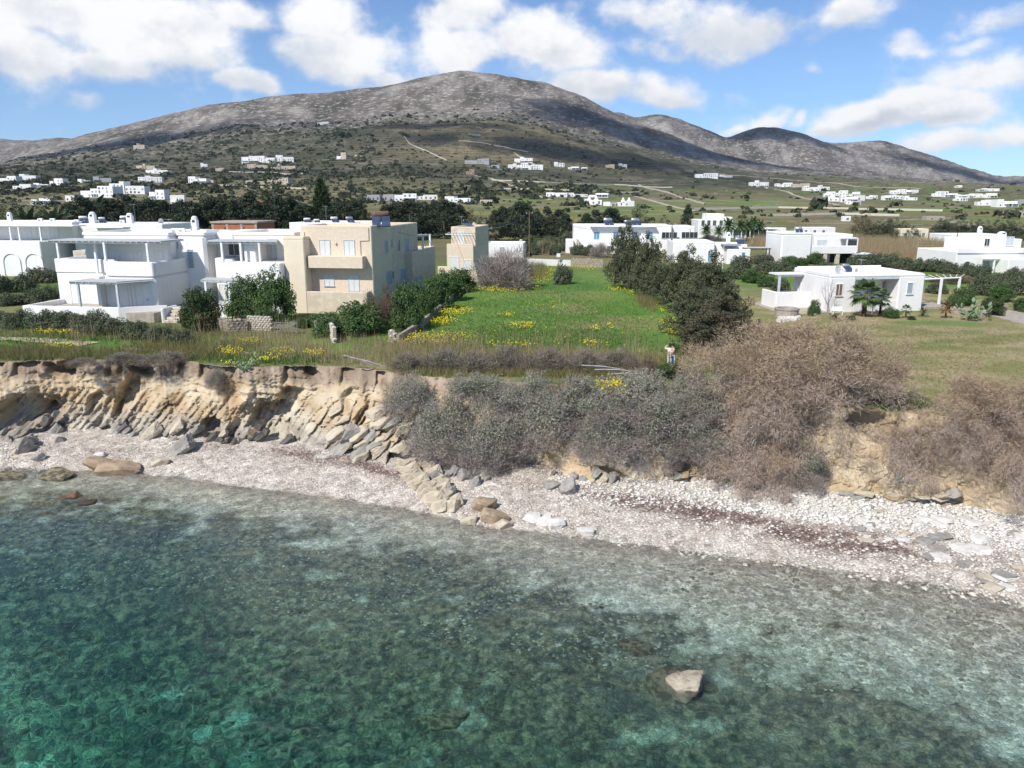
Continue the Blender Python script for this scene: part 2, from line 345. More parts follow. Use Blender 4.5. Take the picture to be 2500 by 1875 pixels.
def land(x, y, detail=True):
    """height of the land above the cliff"""
    x, y = np.broadcast_arrays(np.asarray(x, float), np.asarray(y, float)); y = np.maximum(y, 30.)
    m_ = np.clip(x / y, MG[0], MG[-1]); fi = (m_ - MG[0]) / (MG[1] - MG[0]); i0 = np.clip(fi.astype(int), 0, len(MG) - 2); ft = fi - i0
    ly = np.clip(np.log(y), LK[0], LK[-1]); k = np.clip(np.searchsorted(LK, ly, side='right') - 1, 0, len(LK) - 2)
    g = lambda T, kk: T[kk, i0] * (1 - ft) + T[kk, i0 + 1] * ft
    h = LK[k + 1] - LK[k]; t = (ly - LK[k]) / h
    z = g(ZT, k) * (2 * t ** 3 - 3 * t ** 2 + 1) + g(DZ, k) * h * (t ** 3 - 2 * t ** 2 + t) + g(ZT, k + 1) * (-2 * t ** 3 + 3 * t ** 2) + g(DZ, k + 1) * h * (t ** 3 - t ** 2)
    z = z + 30 * np.exp(-((x - KNX) / 330) ** 2 - ((y - KNY) / 230) ** 2) * (1 if detail is not None else 1)
    if detail:
        far = sstep(y, 500, 1500)
        edge = 1 - .75 * np.exp(-((np.log(y) - math.log(2800)) / .10) ** 2)
        z = z + far * edge * y * .0085 * fbm(x / 420, y / 520, .3, 4) + far * edge * y * .010 * (ridged(x / 620, y / 1500, 1.7, 3) - .45)
        z = z + sstep(y, 700, 1600) * 5.5 * fbm(x / 70, y / 110, 4.2, 3)
        z = z + .25 * sstep(y, 180, 400) * fbm(x / 25, y / 25, 0, 3) + .10 * sstep(y, 62, 90) * fbm(x / 6, y / 6, 0, 3)
    return z
def hit(px, py, y0=70., y1=5200.):
    d = ray(px, py); ys = np.exp(np.linspace(math.log(y0), math.log(y1), 4000)); xs = d[0] / d[1] * ys; zs = HC + d[2] / d[1] * ys
    h = land(xs, ys); i = np.argmax(h > zs)
    if not (h > zs).any(): return None
    return Vector((xs[i], ys[i], h[i]))
def gz(x, y): return float(land(x, y))
def G(px, py):                          # a point of the meadow or plain
    p = at(px, py, ZF) if py > 560 else hit(px, py)
    return Vector((p.x, p.y, gz(p.x, p.y)))
# ---- one sheet from the cliff edge to beyond the ridges
NC, NR = 630, 400
mcol = np.linspace(-.83, .83, NC)
tt = np.linspace(0, 1, NR)[:, None]
yt = (ytop(mcol) + .35 * pn(mcol * 60, 1.3) + .25 * pn(mcol * 170, 4.3))[None, :]
YY = yt * (5200. / yt) ** tt; XX = mcol[None, :] * YY
ZZ = land(XX, YY); ZZ[0] = ZF + .05 * pn(mcol * 200, .5); ZZ[1] = .5 * (ZZ[0] + ZZ[1])
def lerp3(a, b, t): return np.asarray(a) * (1 - t[..., None]) + np.asarray(b) * t[..., None]
PXg = CXP + FPX * XX / (YY * math.cos(PITCH) - (ZZ - HC) * math.sin(PITCH))
PYg = CYP - FPX * (YY * math.sin(PITCH) + (ZZ - HC) * math.cos(PITCH)) / (YY * math.cos(PITCH) - (ZZ - HC) * math.sin(PITCH))
n1 = fbm(XX / 9, YY / 9, 0, 4); n2 = fbm(XX / 40, YY / 40, 3, 4); n3 = fbm(XX / 2.2, YY / 2.2, 7, 3)
C = lerp3((.105, .195, .040), (.158, .240, .062), sstep(n1, -.3, .4))                      # lush spring grass
C = lerp3(C, (.070, .155, .044), sstep(fbm(XX / 14, YY / 26, 9, 3), .05, .4) * .7)
C = lerp3(C, (.16, .17, .055), sstep(n1 + .5 * n3, .2, .6) * .55)
bare = np.exp(-((XX - 8.5) / 5.5) ** 2 - ((YY - 84) / 16) ** 2)                            # trodden patch in the meadow
C = lerp3(C, (.22, .19, .09), np.clip(bare * sstep(n1 + .6 * n3, -.25, .5) * 1.1, 0, .75))
# mown, half-dry lawn on the right
rb = XX - (17.5 + (YY - 60) * .20)
lawn = sstep(rb, -1.5, 2.5) * sstep(120 - YY, 0, 20)
LC = lerp3((.205, .205, .085), (.33, .27, .155), sstep(fbm(XX / 7, YY / 3.2, 5, 4), -.22, .3))
LC = lerp3(LC, (.125, .200, .058), sstep(fbm(XX / 8, YY / 3.2, 2, 3), .12, .42) * .8)
C = lerp3(C, LC, lawn)
# rough ground by the cliff edge on the left
edge = sstep(YY - yt, 6.5, 2.) * sstep(-rb, -6, 2) * .8
C = lerp3(C, lerp3((.13, .15, .055), (.28, .23, .125), sstep(n3 + n1, -.3, .5)), edge)
gard = sstep(-XX, 14.5, 17) * sstep(YY, 68, 72) * (1 - sstep(YY, 120, 140))
C = lerp3(C, lerp3((.09, .125, .04), (.22, .18, .10), sstep(n1 + n3 * .5, -.2, .4)), gard * .75)
# plain with small fields, then maquis, then bare grey rock
mid = sstep(YY, 115, 170)
PCx = lerp3((.135, .132, .064), (.215, .185, .105), sstep(n2, -.3, .35))
fld = fbm(XX / 130, YY / 60, 12, 2)
PCx = lerp3(PCx, (.140, .210, .060), sstep(fld, .02, .12) * (1 - .55 * sstep(YY, 1100, 1700)) * sstep(XX + .12 * YY, -40, 160))
PCx = lerp3(PCx, (.175, .16, .075), sstep(fbm(XX / 160, YY / 45, 22, 3), .06, .22) * .8)
PCx = lerp3(PCx, (.30, .30, .04), sstep(fbm(XX / 60, YY / 18, 31, 3), .33, .42) * (YY < 900) * .5)
wl = np.abs(fbm(XX / 190, YY / 75, 41, 2)); PCx = lerp3(PCx, (.34, .30, .24), (wl < .018) * sstep(YY, 220, 300) * .75)   # field walls
C = lerp3(C, PCx, mid)
slope = sstep(YY + 700 * fbm(XX / 500, YY / 500, 2, 3) * .6, 780, 1250) * sstep(2030 - PXg + 250 * n2 + .30 * (YY - 1200), 0, 300)
MQ = lerp3((.062, .066, .042), (.165, .145, .112), sstep(fbm(XX / 55, YY / 75, 8, 5), -.05, .35))
C = lerp3(C, MQ, slope * .92)
rock = sstep(YY + 420 * fbm(XX / 600, YY / 700, 14, 4), 2020, 2460)
RK = lerp3((.135, .116, .102), (.365, .332, .298), sstep(fbm(XX / 65, YY / 110, 16, 5, .65) + .5 * fbm(XX / 330, YY / 420, 26, 3), -.25, .5))
RK = lerp3(RK, (.062, .060, .044), sstep(fbm(XX / 190, YY / 260, 18, 4), .02, .32) * .8)
C = lerp3(C, RK, rock)
kn = np.exp(-(((XX - KNX - 60) / 230) ** 2 + ((YY - KNY + 150) / 240) ** 2) ** 2)                 # the terraced knoll
terr = .5 + .5 * np.sin((ZZ + 1.2 * n2) * 2.1)
C = lerp3(C, lerp3((.165, .145, .078), (.235, .190, .125), terr * .8), np.clip(kn * 1.15, 0, .9))
C = np.clip(C, .01, .8)
idx = np.arange(NC * NR).reshape(NR, NC)
quads = lambda I: np.stack([I[:-1, :-1], I[:-1, 1:], I[1:, 1:], I[1:, :-1]], -1).reshape(-1, 4)
def ground_mat(name, s1, s2, bump, amt=.55, rocky=False):
    m_ = bpy.data.materials.new(name); m_.use_nodes = True; n = NT(m_.node_tree)
    ob = n.a('ShaderNodeTexCoord').outputs['Object']; vc = n.a('ShaderNodeVertexColor', layer_name='Col').outputs[0]
    d = n.a('ShaderNodeVectorMath', {0: ob}, operation='LENGTH').outputs['Value']
    f1 = n.noise(ob, s1, 5, .65); f2 = n.noise(ob, s2, 4, .6)
    k = n.m('ADD', 1 - amt / 2, n.m('MULTIPLY', n.m('ADD', n.m('MULTIPLY', f1, .6), n.m('MULTIPLY', f2, .4)), amt))
    col = n.mix(1., vc, n.a('ShaderNodeCombineColor', {0: k, 1: k, 2: k}), 'MULTIPLY')
    if rocky:                                          # bushes and pale outcrops on the far slopes
        far = n.ramp(d, 600, 1300); vfar = n.ramp(d, 1850, 2500)
        bs = n.noise(ob, .075, 3, .7); b2 = n.noise(ob, .30, 2, .6)
        bush = n.m('MULTIPLY', n.ramp(n.m('ADD', n.m('MULTIPLY', bs, .6), n.m('MULTIPLY', b2, .4)), .50, .56), n.m('SUBTRACT', far, n.m('MULTIPLY', vfar, .45)))
        col = n.mix(n.m('MULTIPLY', bush, .80), col, (.030, .038, .020))
        zz = n.a('ShaderNodeSeparateXYZ', {0: ob}).outputs[2]; tl = n.m('SINE', n.m('ADD', n.m('MULTIPLY', zz, 1.25), n.m('MULTIPLY', n.noise(ob, .012, 3), 9.)))      # terrace walls along the contours
        tm = n.m('MULTIPLY', n.m('MULTIPLY', n.ramp(tl, .80, .98), n.ramp(n.noise(ob, .0045, 3), .48, .60)), n.m('MULTIPLY', n.ramp(d, 550, 800), n.m('SUBTRACT', 1., n.ramp(d, 1900, 2300))))
        col = n.mix(n.m('MULTIPLY', tm, .55), col, (.27, .225, .165))
        st = n.m('MULTIPLY', n.ramp(n.noise(n.a('ShaderNodeVectorMath', {0: ob, 1: (.06, .035, .16)}, operation='MULTIPLY').outputs[0], 1., 5, .72), .545, .60), n.ramp(d, 1600, 2300))
        col = n.mix(n.m('MULTIPLY', st, .60), col, (.52, .475, .43))
    b = n.a('ShaderNodeBsdfPrincipled', {'Base Color': col, 'Roughness': .95, 'Specular IOR Level': .1})
    bd = n.m('ADD', .05, n.m('MULTIPLY', d, .0007))
    n.set(b.inputs['Normal'], n.a('ShaderNodeBump', {'Height': f1, 'Strength': bump, 'Distance': bd}))
    n.a('ShaderNodeOutputMaterial', {0: b}); return m_
gm = ground_mat('grassland_and_hills', 3.2, .6, .55, .9, True)
link('hills_and_meadow', mesh('hills_and_meadow', np.stack([XX, YY, ZZ], -1).reshape(-1, 3), quads(idx), gm, True, col=C.reshape(-1, 3)), kind='structure')

# ---- cliff
NCC, NRC = 1050, 110
mc = np.linspace(-.81, .81, NCC)
s = np.linspace(0, 1, NRC)[:, None]                    # 0 top, 1 foot
yt2 = np.interp(mc, mcol, yt[0])[None, :]; yb2 = ybase(mc)[None, :]
prof = s ** 1.0
Zs = (ZF + .02) * (1 - s) + .55 * s + 0 * yt2
Ys = yt2 * (1 - prof) + (yb2 + .2) * prof; Xs = mc[None, :] * Ys
al = Xs                                               # along the shore
lf = 1 - sstep(Xs, -10, -4)                           # bare rock on the left, earth under shrubs on the right
q = al * .80 - Zs * .60                               # across the tilted beds
ph = .55 * fbm(al / 9, Zs / 14, 1.1, 3) + .75 * pn(al / 13, 3.3)
def cliff_mean(px, py):
    best = (9e9, 0, 0)
    for t in np.linspace(0, 1, 60):
        z = ZF * (1 - t) + .55 * t; p = at(px, py, z); m_ = p.x / p.y; e_ = abs(p.y - (ytop(m_) * (1 - t) + ybase(m_) * t)); best = min(best, (e_, p.x, z))
    return best[1:]
def cells(u, v, sd=0.):                                # jittered cells: random value, distance to the border
    iu, iv = np.floor(u), np.floor(v); d1 = np.full(u.shape, 9.); d2 = np.full(u.shape, 9.); val = np.zeros(u.shape)
    for a in (-1, 0, 1):
        for b in (-1, 0, 1):
            cu, cv_ = iu + a, iv + b; h = np.sin(cu * 127.1 + cv_ * 311.7 + sd) * 43758.5453; h1 = h - np.floor(h); g = np.sin(cu * 269.5 + cv_ * 183.3 + sd) * 43758.5453; h2 = g - np.floor(g)
            d = np.hypot(cu + .15 + .7 * h1 - u, cv_ + .15 + .7 * h2 - v); nw = d < d1; d2 = np.where(nw, d1, np.minimum(d2, d)); val = np.where(nw, (h1 * 7.3 + h2 * 3.1) % 1., val); d1 = np.where(nw, d, d1)
    return val, d2 - d1
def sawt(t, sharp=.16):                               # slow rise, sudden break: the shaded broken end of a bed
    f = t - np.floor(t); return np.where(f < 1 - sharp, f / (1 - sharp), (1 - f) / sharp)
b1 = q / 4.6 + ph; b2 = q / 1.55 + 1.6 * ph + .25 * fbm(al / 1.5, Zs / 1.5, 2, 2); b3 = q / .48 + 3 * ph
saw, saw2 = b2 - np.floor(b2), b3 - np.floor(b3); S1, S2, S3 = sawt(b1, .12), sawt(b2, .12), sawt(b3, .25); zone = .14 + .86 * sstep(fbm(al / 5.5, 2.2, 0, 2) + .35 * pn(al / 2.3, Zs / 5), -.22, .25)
cell = np.floor(b1); a1 = .55 + .9 * np.abs(pn(cell * 3.7, 1.1)); hol = ridged((al - .6 * Zs) / 3.6, Zs / 7, 5.5, 3); big = fbm((al - .6 * Zs) / 6.5, Zs / 9., 2.2, 2)
body = sstep(s, .02, .14) * (1 - .55 * sstep(s, .93, 1.)); lowr = sstep(s, .22, .62)
disp = body * (.9 * big * (.4 + .6 * lf) + lf * (.14 + .86 * lowr) * (1.6 * a1 * (S1 - .55) * zone + .45 * (S2 - .5) * zone) + lf * lowr * .20 * (S3 - .5) + (1 - lf) * .55 * (ridged(al / 3.1, Zs / 4, 6, 3) - .4))
rr_ = al * .60 + Zs * .80; wq = .25 * fbm(al / 1.2, Zs / 1.2, 15, 3); cv1, ce1 = cells(q / .75 + wq, rr_ / 1.7 + wq, 1.); cv2, ce2 = cells(q / .32 + wq, rr_ / .7 + wq, 5.)
disp += body * lf * (.12 + .88 * lowr) * (.38 * (cv1 - .5) * sstep(ce1, 0, .12) + .20 * (cv2 - .5) * sstep(ce2, 0, .12)) - body * lf * lowr * (.20 * (ce1 < .07) + .06 * (ce2 < .08))
crack = np.abs(fbm(al / .8 + .3 * Zs, Zs / .8, 13, 3)); disp -= .16 * np.exp(-(crack / .05) ** 2) * body
HOLS = [(45, 1015, 60, 50, 1.3), (130, 1000, 30, 40, .8), (310, 965, 30, 65, 1.3), (235, 985, 25, 45, .8), (515, 1048, 32, 30, 1.2), (560, 960, 40, 30, .6), (655, 1030, 60, 55, 1.6), (705, 980, 35, 45, 1.2), (150, 905, 45, 14, 1.0), (345, 900, 45, 16, .9), (760, 915, 26, 16, .8), (860, 975, 30, 30, .6), (1310, 1130, 70, 40, 1.), (1690, 1130, 50, 40, 1.1), (2120, 1035, 40, 35, 1.5), (1500, 1165, 60, 14, .5)]
for hx, hy, hw, hh, hd in HOLS:                       # weathered hollows
    hp = cliff_mean(hx, hy); u_ = (al - hp[0]) * (.85) - (Zs - hp[1]) * .45; v_ = (al - hp[0]) * .45 + (Zs - hp[1]) * .9; kx = .029 * hw; kz = .030 * hh
    rad = np.sqrt((u_ / kx) ** 2 + (v_ / kz) ** 2) + .35 * fbm(al / .9, Zs / .9, hx, 3); disp -= 1.4 * hd * (1 - sstep(rad, .5, 1.05))
disp += .20 * fbm(al / .9, Zs / .9, 3, 4) * sstep(s, 0., .06) + .07 * fbm(al / .25, Zs / .25, 6, 3) * sstep(s, 0, .05)
notch = sstep(pn(al / 1.9, 7.7), .05, .2) * (1 - sstep(s, .16, .24)) * sstep(s, .01, .03) * lf; disp -= .75 * notch
over = np.exp(-((s - .13) / .07) ** 2) * .45 * lf * (.5 + pn(al / 2.2, 3.3)); disp += over       # turf lip above softer earth
disp += lf * sstep(s, .2, .3) * (1 - sstep(s, .3, .5)) * .35 * pn(al / 1.7, Zs / .35, 8)            # ledges under the soil
Yc = Ys - disp; Zc_ = Zs + .12 * fbm(al / 1.1, Zs / 1.1, 9, 3) * body
Xc = Xs + disp * .25
soil = 1 - sstep(s + .10 * fbm(al / 2., Zs / 2, 4, 3), .17, .25)
nn = fbm(al / 1.6, Zs / 1.6, 11, 4); nb = fbm((al * .5 + Zs) / .8, (al - Zs) / 4., 1, 3)
CC = lerp3((.46, .35, .22), (.60, .50, .36), sstep(nn, -.35, .4))
CC = lerp3(CC, (.40, .27, .145), sstep(fbm(al / 3.3, Zs / 2, 21, 3), .05, .4) * .7)
low = sstep(s + .18 * nn, .55, .85) * lf
CC = lerp3(CC, lerp3((.30, .275, .24), (.45, .415, .35), sstep(nb, -.3, .3)), low * .85)
CC = lerp3(CC, (.66, .60, .48), sstep(fbm(al / 4, Zs / 5, 31, 3), .12, .45) * .65 * (1 - soil))
CC = lerp3(CC, lerp3((.24, .185, .135), (.36, .285, .215), sstep(nn, -.3, .3)), soil * .9)
och = (1 - lf) * sstep(Xs, 12, 22); CC = lerp3(CC, lerp3((.45, .345, .21), (.57, .465, .32), sstep(nn, -.3, .3)), och * .85)
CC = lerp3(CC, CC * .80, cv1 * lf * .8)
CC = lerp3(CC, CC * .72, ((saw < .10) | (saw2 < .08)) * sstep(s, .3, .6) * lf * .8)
ic = np.arange(NCC * NRC).reshape(NRC, NCC)
cm = ground_mat('cliff_earth_and_rock', 4., 1.1, .7, .75)
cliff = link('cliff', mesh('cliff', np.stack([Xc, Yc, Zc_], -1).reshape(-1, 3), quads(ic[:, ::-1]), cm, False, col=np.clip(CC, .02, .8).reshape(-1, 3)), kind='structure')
# ---- beach and seabed
NCB = 730; mb = np.linspace(-.86, .86, NCB)
rows = np.concatenate([np.linspace(1.12, 0, 52), -np.linspace(.003, 1, 258) ** 1.15])[:, None]
yb3 = ybase(mb)[None, :]; yw = (ywat(mb) + .3 * pn(mb * 45, 9.))[None, :]
Yb = np.where(rows >= 0, yw + (yb3 - yw) * np.maximum(rows, 0), yw + rows * (yw - 8.)); Xb = mb[None, :] * Yb
off = np.maximum(yw - Yb, 0)
depth = .075 * off + .045 * np.maximum(off - 5, 0) + .03 * np.maximum(off - 14, 0)
bz = .92 * np.maximum(rows, 0) ** .8
rk = fbm(Xb / 2.6, Yb / 2.6, 3, 4); rk2 = fbm(Xb / .8, Yb / .8, 5, 3)
inw = sstep(off, 1.5, 8)
weed = sstep(.8 * fbm(Xb / 6, Yb / 4, 13, 4) + .75 * fbm(Xb / 1.5, Yb / 1.1, 43, 4) + .088 * (off - 5.) - .050 * np.maximum(Xb - 2, 0) * np.exp(-off / 13), -.20, .22) * sstep(off, 1.2, 5.5)
Zb = bz - depth + inw * (.34 * rk + .14 * rk2) * (.3 + .7 * weed) + .015 * rk2
Zb = np.where(off > 1., np.minimum(Zb, -.05 - .012 * off), Zb)
Pb = lerp3((.52, .455, .395), (.64, .585, .52), sstep(rk2 + rk, -.3, .4))
rightw = sstep(Xb, 4, 16) * sstep(rows + 0 * Xb, .45, .75)
Pb = lerp3(Pb, (.70, .67, .62), rightw)
WRC = wtab([(-200, 1090), (300, 1105), (560, 1105), (700, 1118), (850, 1140), (960, 1170), (1120, 1165), (1300, 1195), (1400, 1215), (1600, 1240), (1800, 1275), (2000, 1318), (2270, 1352), (2600, 1400)], .35); wrow = lambda m_: (np.interp(m_, *WRC) - ywat(m_)) / (ybase(m_) - ywat(m_))
WRA = lambda x_: .15 + .85 * np.maximum(sstep(x_, -19, -14) * sstep(-x_, 6, 9), sstep(x_, 3, 8) * sstep(-x_, -21.5, -20.5))
wr = np.exp(-((rows - wrow(mb)[None, :]) / .14) ** 2) * WRA(Xb) * sstep(fbm(Xb / 3, Yb / 1.5, 3, 3), -.45, .1)   # dried seagrass
Pb = lerp3(Pb, (.27, .19, .165), np.clip(wr * .95, 0, .8))
Pb = lerp3(Pb, Pb * .85, sstep(rows + 0 * Xb, .12, .02) * .8)
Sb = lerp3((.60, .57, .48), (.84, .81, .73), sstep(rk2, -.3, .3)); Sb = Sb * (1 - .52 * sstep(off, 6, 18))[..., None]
Wd = lerp3((.055, .052, .034), (.285, .24, .15), sstep(1.5 * fbm(Xb / .42, Yb / .42, 77, 2) + rk2 + .5 * fbm(Xb / 1.7, Yb / 1.7, 8, 3), -.3, .4))
Wd = lerp3(Wd, (.040, .046, .038), sstep(fbm(Xb / 3.1, Yb / 2.1, 18, 3), .12, .4) * .8)
Sb = lerp3(Sb, Wd, np.clip(weed * (.80 + .35 * rk2), 0, 1))
pale = sstep(fbm(Xb / 4.2, Yb / 2.4, 28, 4) + .4 * fbm(Xb / .9, Yb / .7, 48, 3), .25, .5) * .55 * sstep(off, 4, 9); Sb = lerp3(Sb, (.72, .75, .62), pale * (.5 + .5 * sstep(fbm(Xb / .5, Yb / .5, 81, 2), -.1, .2)))
Cb = np.where((rows >= 0)[..., None], Pb, Sb)
Cb = lerp3(Cb, lerp3(Pb * 1.1, Sb, sstep(off, .2, 2.)), np.clip(sstep(off, 0., .3), 0, 1))
def sea_mat():
    m_ = bpy.data.materials.new('pebbles_and_seabed'); m_.use_nodes = True; n = NT(m_.node_tree)
    ob = n.a('ShaderNodeTexCoord').outputs['Object']; vc = n.a('ShaderNodeVertexColor', layer_name='Col').outputs[0]
    v1 = n.vor(ob, 5.5, out=1); v2 = n.vor(ob, 2.3, out=1); e1 = n.vor(ob, 5.5, 'DISTANCE_TO_EDGE')
    c1 = n.a('ShaderNodeSeparateColor', {0: v1}).outputs[0]; c2 = n.a('ShaderNodeSeparateColor', {0: v2}).outputs[1]
    k = n.m('ADD', .55, n.m('ADD', n.m('MULTIPLY', c1, .5), n.m('MULTIPLY', c2, .45)))
    k = n.m('MULTIPLY', k, n.ramp(e1, 0, .09, .55, 1.))
    col = n.mix(1., vc, n.a('ShaderNodeCombineColor', {0: k, 1: k, 2: n.m('MULTIPLY', k, .98)}), 'MULTIPLY')
    b = n.a('ShaderNodeBsdfPrincipled', {'Base Color': col, 'Roughness': .85, 'Specular IOR Level': .2})
    n.set(b.inputs['Normal'], n.a('ShaderNodeBump', {'Height': n.ramp(e1, 0, .25), 'Strength': .7, 'Distance': .06}))
    n.a('ShaderNodeOutputMaterial', {0: b}); return m_
sm = sea_mat(); ib = np.arange(NCB * len(rows)).reshape(len(rows), NCB)
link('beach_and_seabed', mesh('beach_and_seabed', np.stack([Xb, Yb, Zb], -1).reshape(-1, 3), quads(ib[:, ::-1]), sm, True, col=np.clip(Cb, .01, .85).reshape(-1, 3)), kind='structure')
def shore_z(x, y):
    m_ = x / y; off_ = max(float(ywat(m_)) - y, 0); r_ = (y - float(ywat(m_))) / (float(ybase(m_)) - float(ywat(m_)))
    return .92 * max(r_, 0) ** .8 - (.075 * off_ + .045 * max(off_ - 5, 0) + .03 * max(off_ - 14, 0))
# ---- the sea: a body of clear water that swallows red light, with a rippled face
def water_mat():
    m_ = bpy.data.materials.new('clear_sea_water'); m_.use_nodes = True; n = NT(m_.node_tree)
    rf = n.a('ShaderNodeBsdfRefraction', {'Color': (1, 1, 1), 'Roughness': 0., 'IOR': 1.33}); gl = n.a('ShaderNodeBsdfGlossy', {'Color': (1, 1, 1), 'Roughness': .05})
    mx = n.a('ShaderNodeMixShader', {0: n.a('ShaderNodeFresnel', {'IOR': 1.33}), 1: rf, 2: gl})
    va = n.a('ShaderNodeVolumeAbsorption', {'Color': (.27, .93, .875), 'Density': .29})
    n.a('ShaderNodeOutputMaterial', {0: mx, 1: va}); return m_
def sea():
    nx, ny = 610, 345; m_x = np.linspace(-.85, .85, nx)[None, :]; y = (9. * (63. / 9.) ** np.linspace(0, 1, ny))[:, None]; x = m_x * y; yy = y + 0 * m_x
    calm = .35 + .65 * sstep(np.interp(x / yy, *WATT) - yy, 0., 6.)
    h = calm * (.030 * fbm(x / 1.5 + .25 * yy, yy / .9, 1, 3) + .034 * fbm(x / .48 + .2 * yy, yy / .32, 5, 3) + .02 * fbm(x / 4., yy / 2.2, 7, 2))
    V = np.stack([x, yy, h], -1).reshape(-1, 3); I = np.arange(nx * ny).reshape(ny, nx); F = quads(I)
    rim = np.concatenate([I[0], I[1:, -1], I[-1, -2::-1], I[-2:0:-1, 0]]); low = V[rim].copy(); low[:, 2] = -9.; k = len(rim); j = np.arange(k); b = len(V); lo = b + j
    c = b + k; V = np.concatenate([V, low, [[0, 35, -9.]]]); side = np.stack([rim, lo, np.roll(lo, -1), np.roll(rim, -1)], 1); bot = np.stack([lo, np.full(k, c), np.full(k, c), np.roll(lo, -1)], 1)
    faces = F.tolist() + side.tolist() + [(int(p), c, int(q)) for p, q in zip(lo, np.roll(lo, -1))]
    link('sea', mesh('sea', V, faces, water_mat(), True), kind='structure')
sea()
# ---------------------------------------------------------------- plant prototypes (unit size, shared by all plants of a kind)
def unit(v): return v / np.maximum(np.linalg.norm(v, axis=-1, keepdims=True), 1e-9)
def leafquads(P, Nn, sx_, sy_, r):
    n = len(P); t = unit(np.cross(Nn, r.normal(size=(n, 3)))); b = np.cross(Nn, t)
    s1 = sx_ * r.uniform(.6, 1.3, (n, 1)); s2 = sy_ * r.uniform(.6, 1.3, (n, 1))
    V = np.stack([P - t * s1 - b * s2 * .4, P + t * s1 * .3 - b * s2, P + t * s1 + b * s2 * .4, P - t * s1 * .3 + b * s2], 1).reshape(-1, 3)
    return V, np.arange(n * 4).reshape(n, 4)
def spikes(P, D, L, wd, r):            # thin blades from P along D
    n = len(P); t = unit(np.cross(D, r.normal(size=(n, 3)))) * wd
    V = np.stack([P - t, P + t, P + D * L], 1).reshape(-1, 3)
    return V, np.arange(n * 3).reshape(n, 3)
def clump_pts(Cn, Rd, per, r, shell=.62):
    k = len(Cn); d = unit(r.normal(size=(k, per, 3))); rad = Rd[:, None, None] * (shell + (1 - shell) * r.uniform(0, 1, (k, per, 1)) ** .5)
    return (Cn[:, None] + d * rad).reshape(-1, 3), d.reshape(-1, 3)
def dome(k, r, zlo=.05, shell=.6, flat=1.):
    d = unit(r.normal(size=(k * 3, 3))); d[:, 2] = np.abs(d[:, 2]); d = d[:k]
    rad = (shell + (1 - shell) * r.uniform(0, 1, (k, 1)))
    p = d * rad; p[:, 2] = zlo + p[:, 2] * (1 - zlo) * flat
    return p
def branches(r, levels, L0, spread, up, rad0, split=3, n=4, p0=(0, 0, 0), d0=(0, 0, 1), mb=None, tips=None, droop=0.):
    mb = mb or MB(); tips = tips if tips is not None else []
    def grow(p, d, L, rad, lv):
        pts = [p]; rr = [rad]
        for i in range(3):
            d = (d + Vector(r.normal(size=3)) * .16 + Vector((0, 0, up - droop * (levels - lv)))).normalized(); p = p + d * L / 3; pts.append(p); rr.append(rad * (1 - .13 * (i + 1)))
        mb.tube(pts, rr, n if lv > 1 else 3, cap=False)
        if lv == 0: tips.append((p, d)); return
        for k in range(split):
            e = Vector(r.normal(size=3)); e = (d * .9 + e.normalized() * spread).normalized()
            grow(pts[-1 - (k % 2)], e, L * r.uniform(.62, .85), rr[-1] * .66, lv - 1)
    grow(Vector(p0), Vector(d0), L0, rad0, levels)
    return mb, tips
leaf_green = mat('shrub_leaves', (.078, .140, .042), (.125, .195, .062), 1.6, .4, .6, .6, c3=(.045, .082, .030), island=.8, trans=.15)
leaf_mix = mat('browning_shrub_leaves', (.065, .11, .036), (.20, .14, .075), 1.3, .48, .62, .7, c3=(.040, .060, .026), island=.75, trans=.15)
leaf_olive = mat('olive_leaves', (.115, .140, .078), (.155, .175, .110), 1.6, .4, .6, .6, c3=(.065, .082, .046), island=.8, trans=.12)
leaf_cyp = mat('cypress_sprays', (.056, .078, .042), (.090, .110, .060), 1.6, .4, .62, .8, c3=(.026, .034, .022), island=.8, trans=.08)
leaf_ced = mat('dull_cypress_sprays', (.115, .130, .068), (.165, .165, .094), 1.2, .45, .62, .8, c3=(.060, .070, .038), island=.8, trans=.08)
leaf_cedb = mat('rusty_cypress_sprays', (.098, .106, .058), (.150, .116, .072), 1.5, .42, .58, .8, c3=(.056, .056, .034), island=.8, trans=.08)
leaf_euc = mat('eucalyptus_leaves', (.17, .145, .070), (.11, .115, .050), 1.4, .4, .6, .7, c3=(.07, .07, .035), island=.7, trans=.15)
salt_leaf = mat('saltbush_leaves', (.33, .37, .25), (.25, .285, .185), 1.5, .4, .62, .8, c3=(.15, .17, .12), island=.75, trans=.1)
salt_green = mat('green_saltbush_leaves', (.27, .32, .21), (.19, .24, .145), 1.5, .4, .62, .8, c3=(.13, .16, .10), island=.75, trans=.1)
twig_grey = mat('lilac_grey_twigs', (.41, .355, .325), (.32, .275, .25), 1.8, .4, .6, .95, c3=(.22, .18, .17), island=.8)
twig_dark = mat('dark_dry_twigs', (.36, .30, .24), (.28, .23, .19), 1.8, .4, .6, .95, c3=(.065, .050, .042), island=.8)
twig_rust = mat('rusty_tamarisk_sprays', (.50, .375, .255), (.42, .32, .225), 1.6, .4, .6, .95, c3=(.29, .215, .145), island=.8, trans=.1)
twig_mauve = mat('mauve_tamarisk_twigs', (.53, .425, .35), (.44, .355, .295), 1.6, .4, .6, .95, c3=(.30, .24, .20), island=.8)
twig_white = mat('bleached_branches', (.40, .365, .36), (.30, .27, .265), 3, .4, .6, .95)
twig_brown = mat('brown_bare_twigs', (.24, .155, .115), (.17, .11, .085), 1.8, .4, .6, .95, c3=(.10, .07, .055), island=.8)
straw = mat('dry_straw', (.42, .34, .20), (.34, .26, .15), .6, .4, .6, .95, c3=(.22, .165, .10), island=.75, trans=.15)
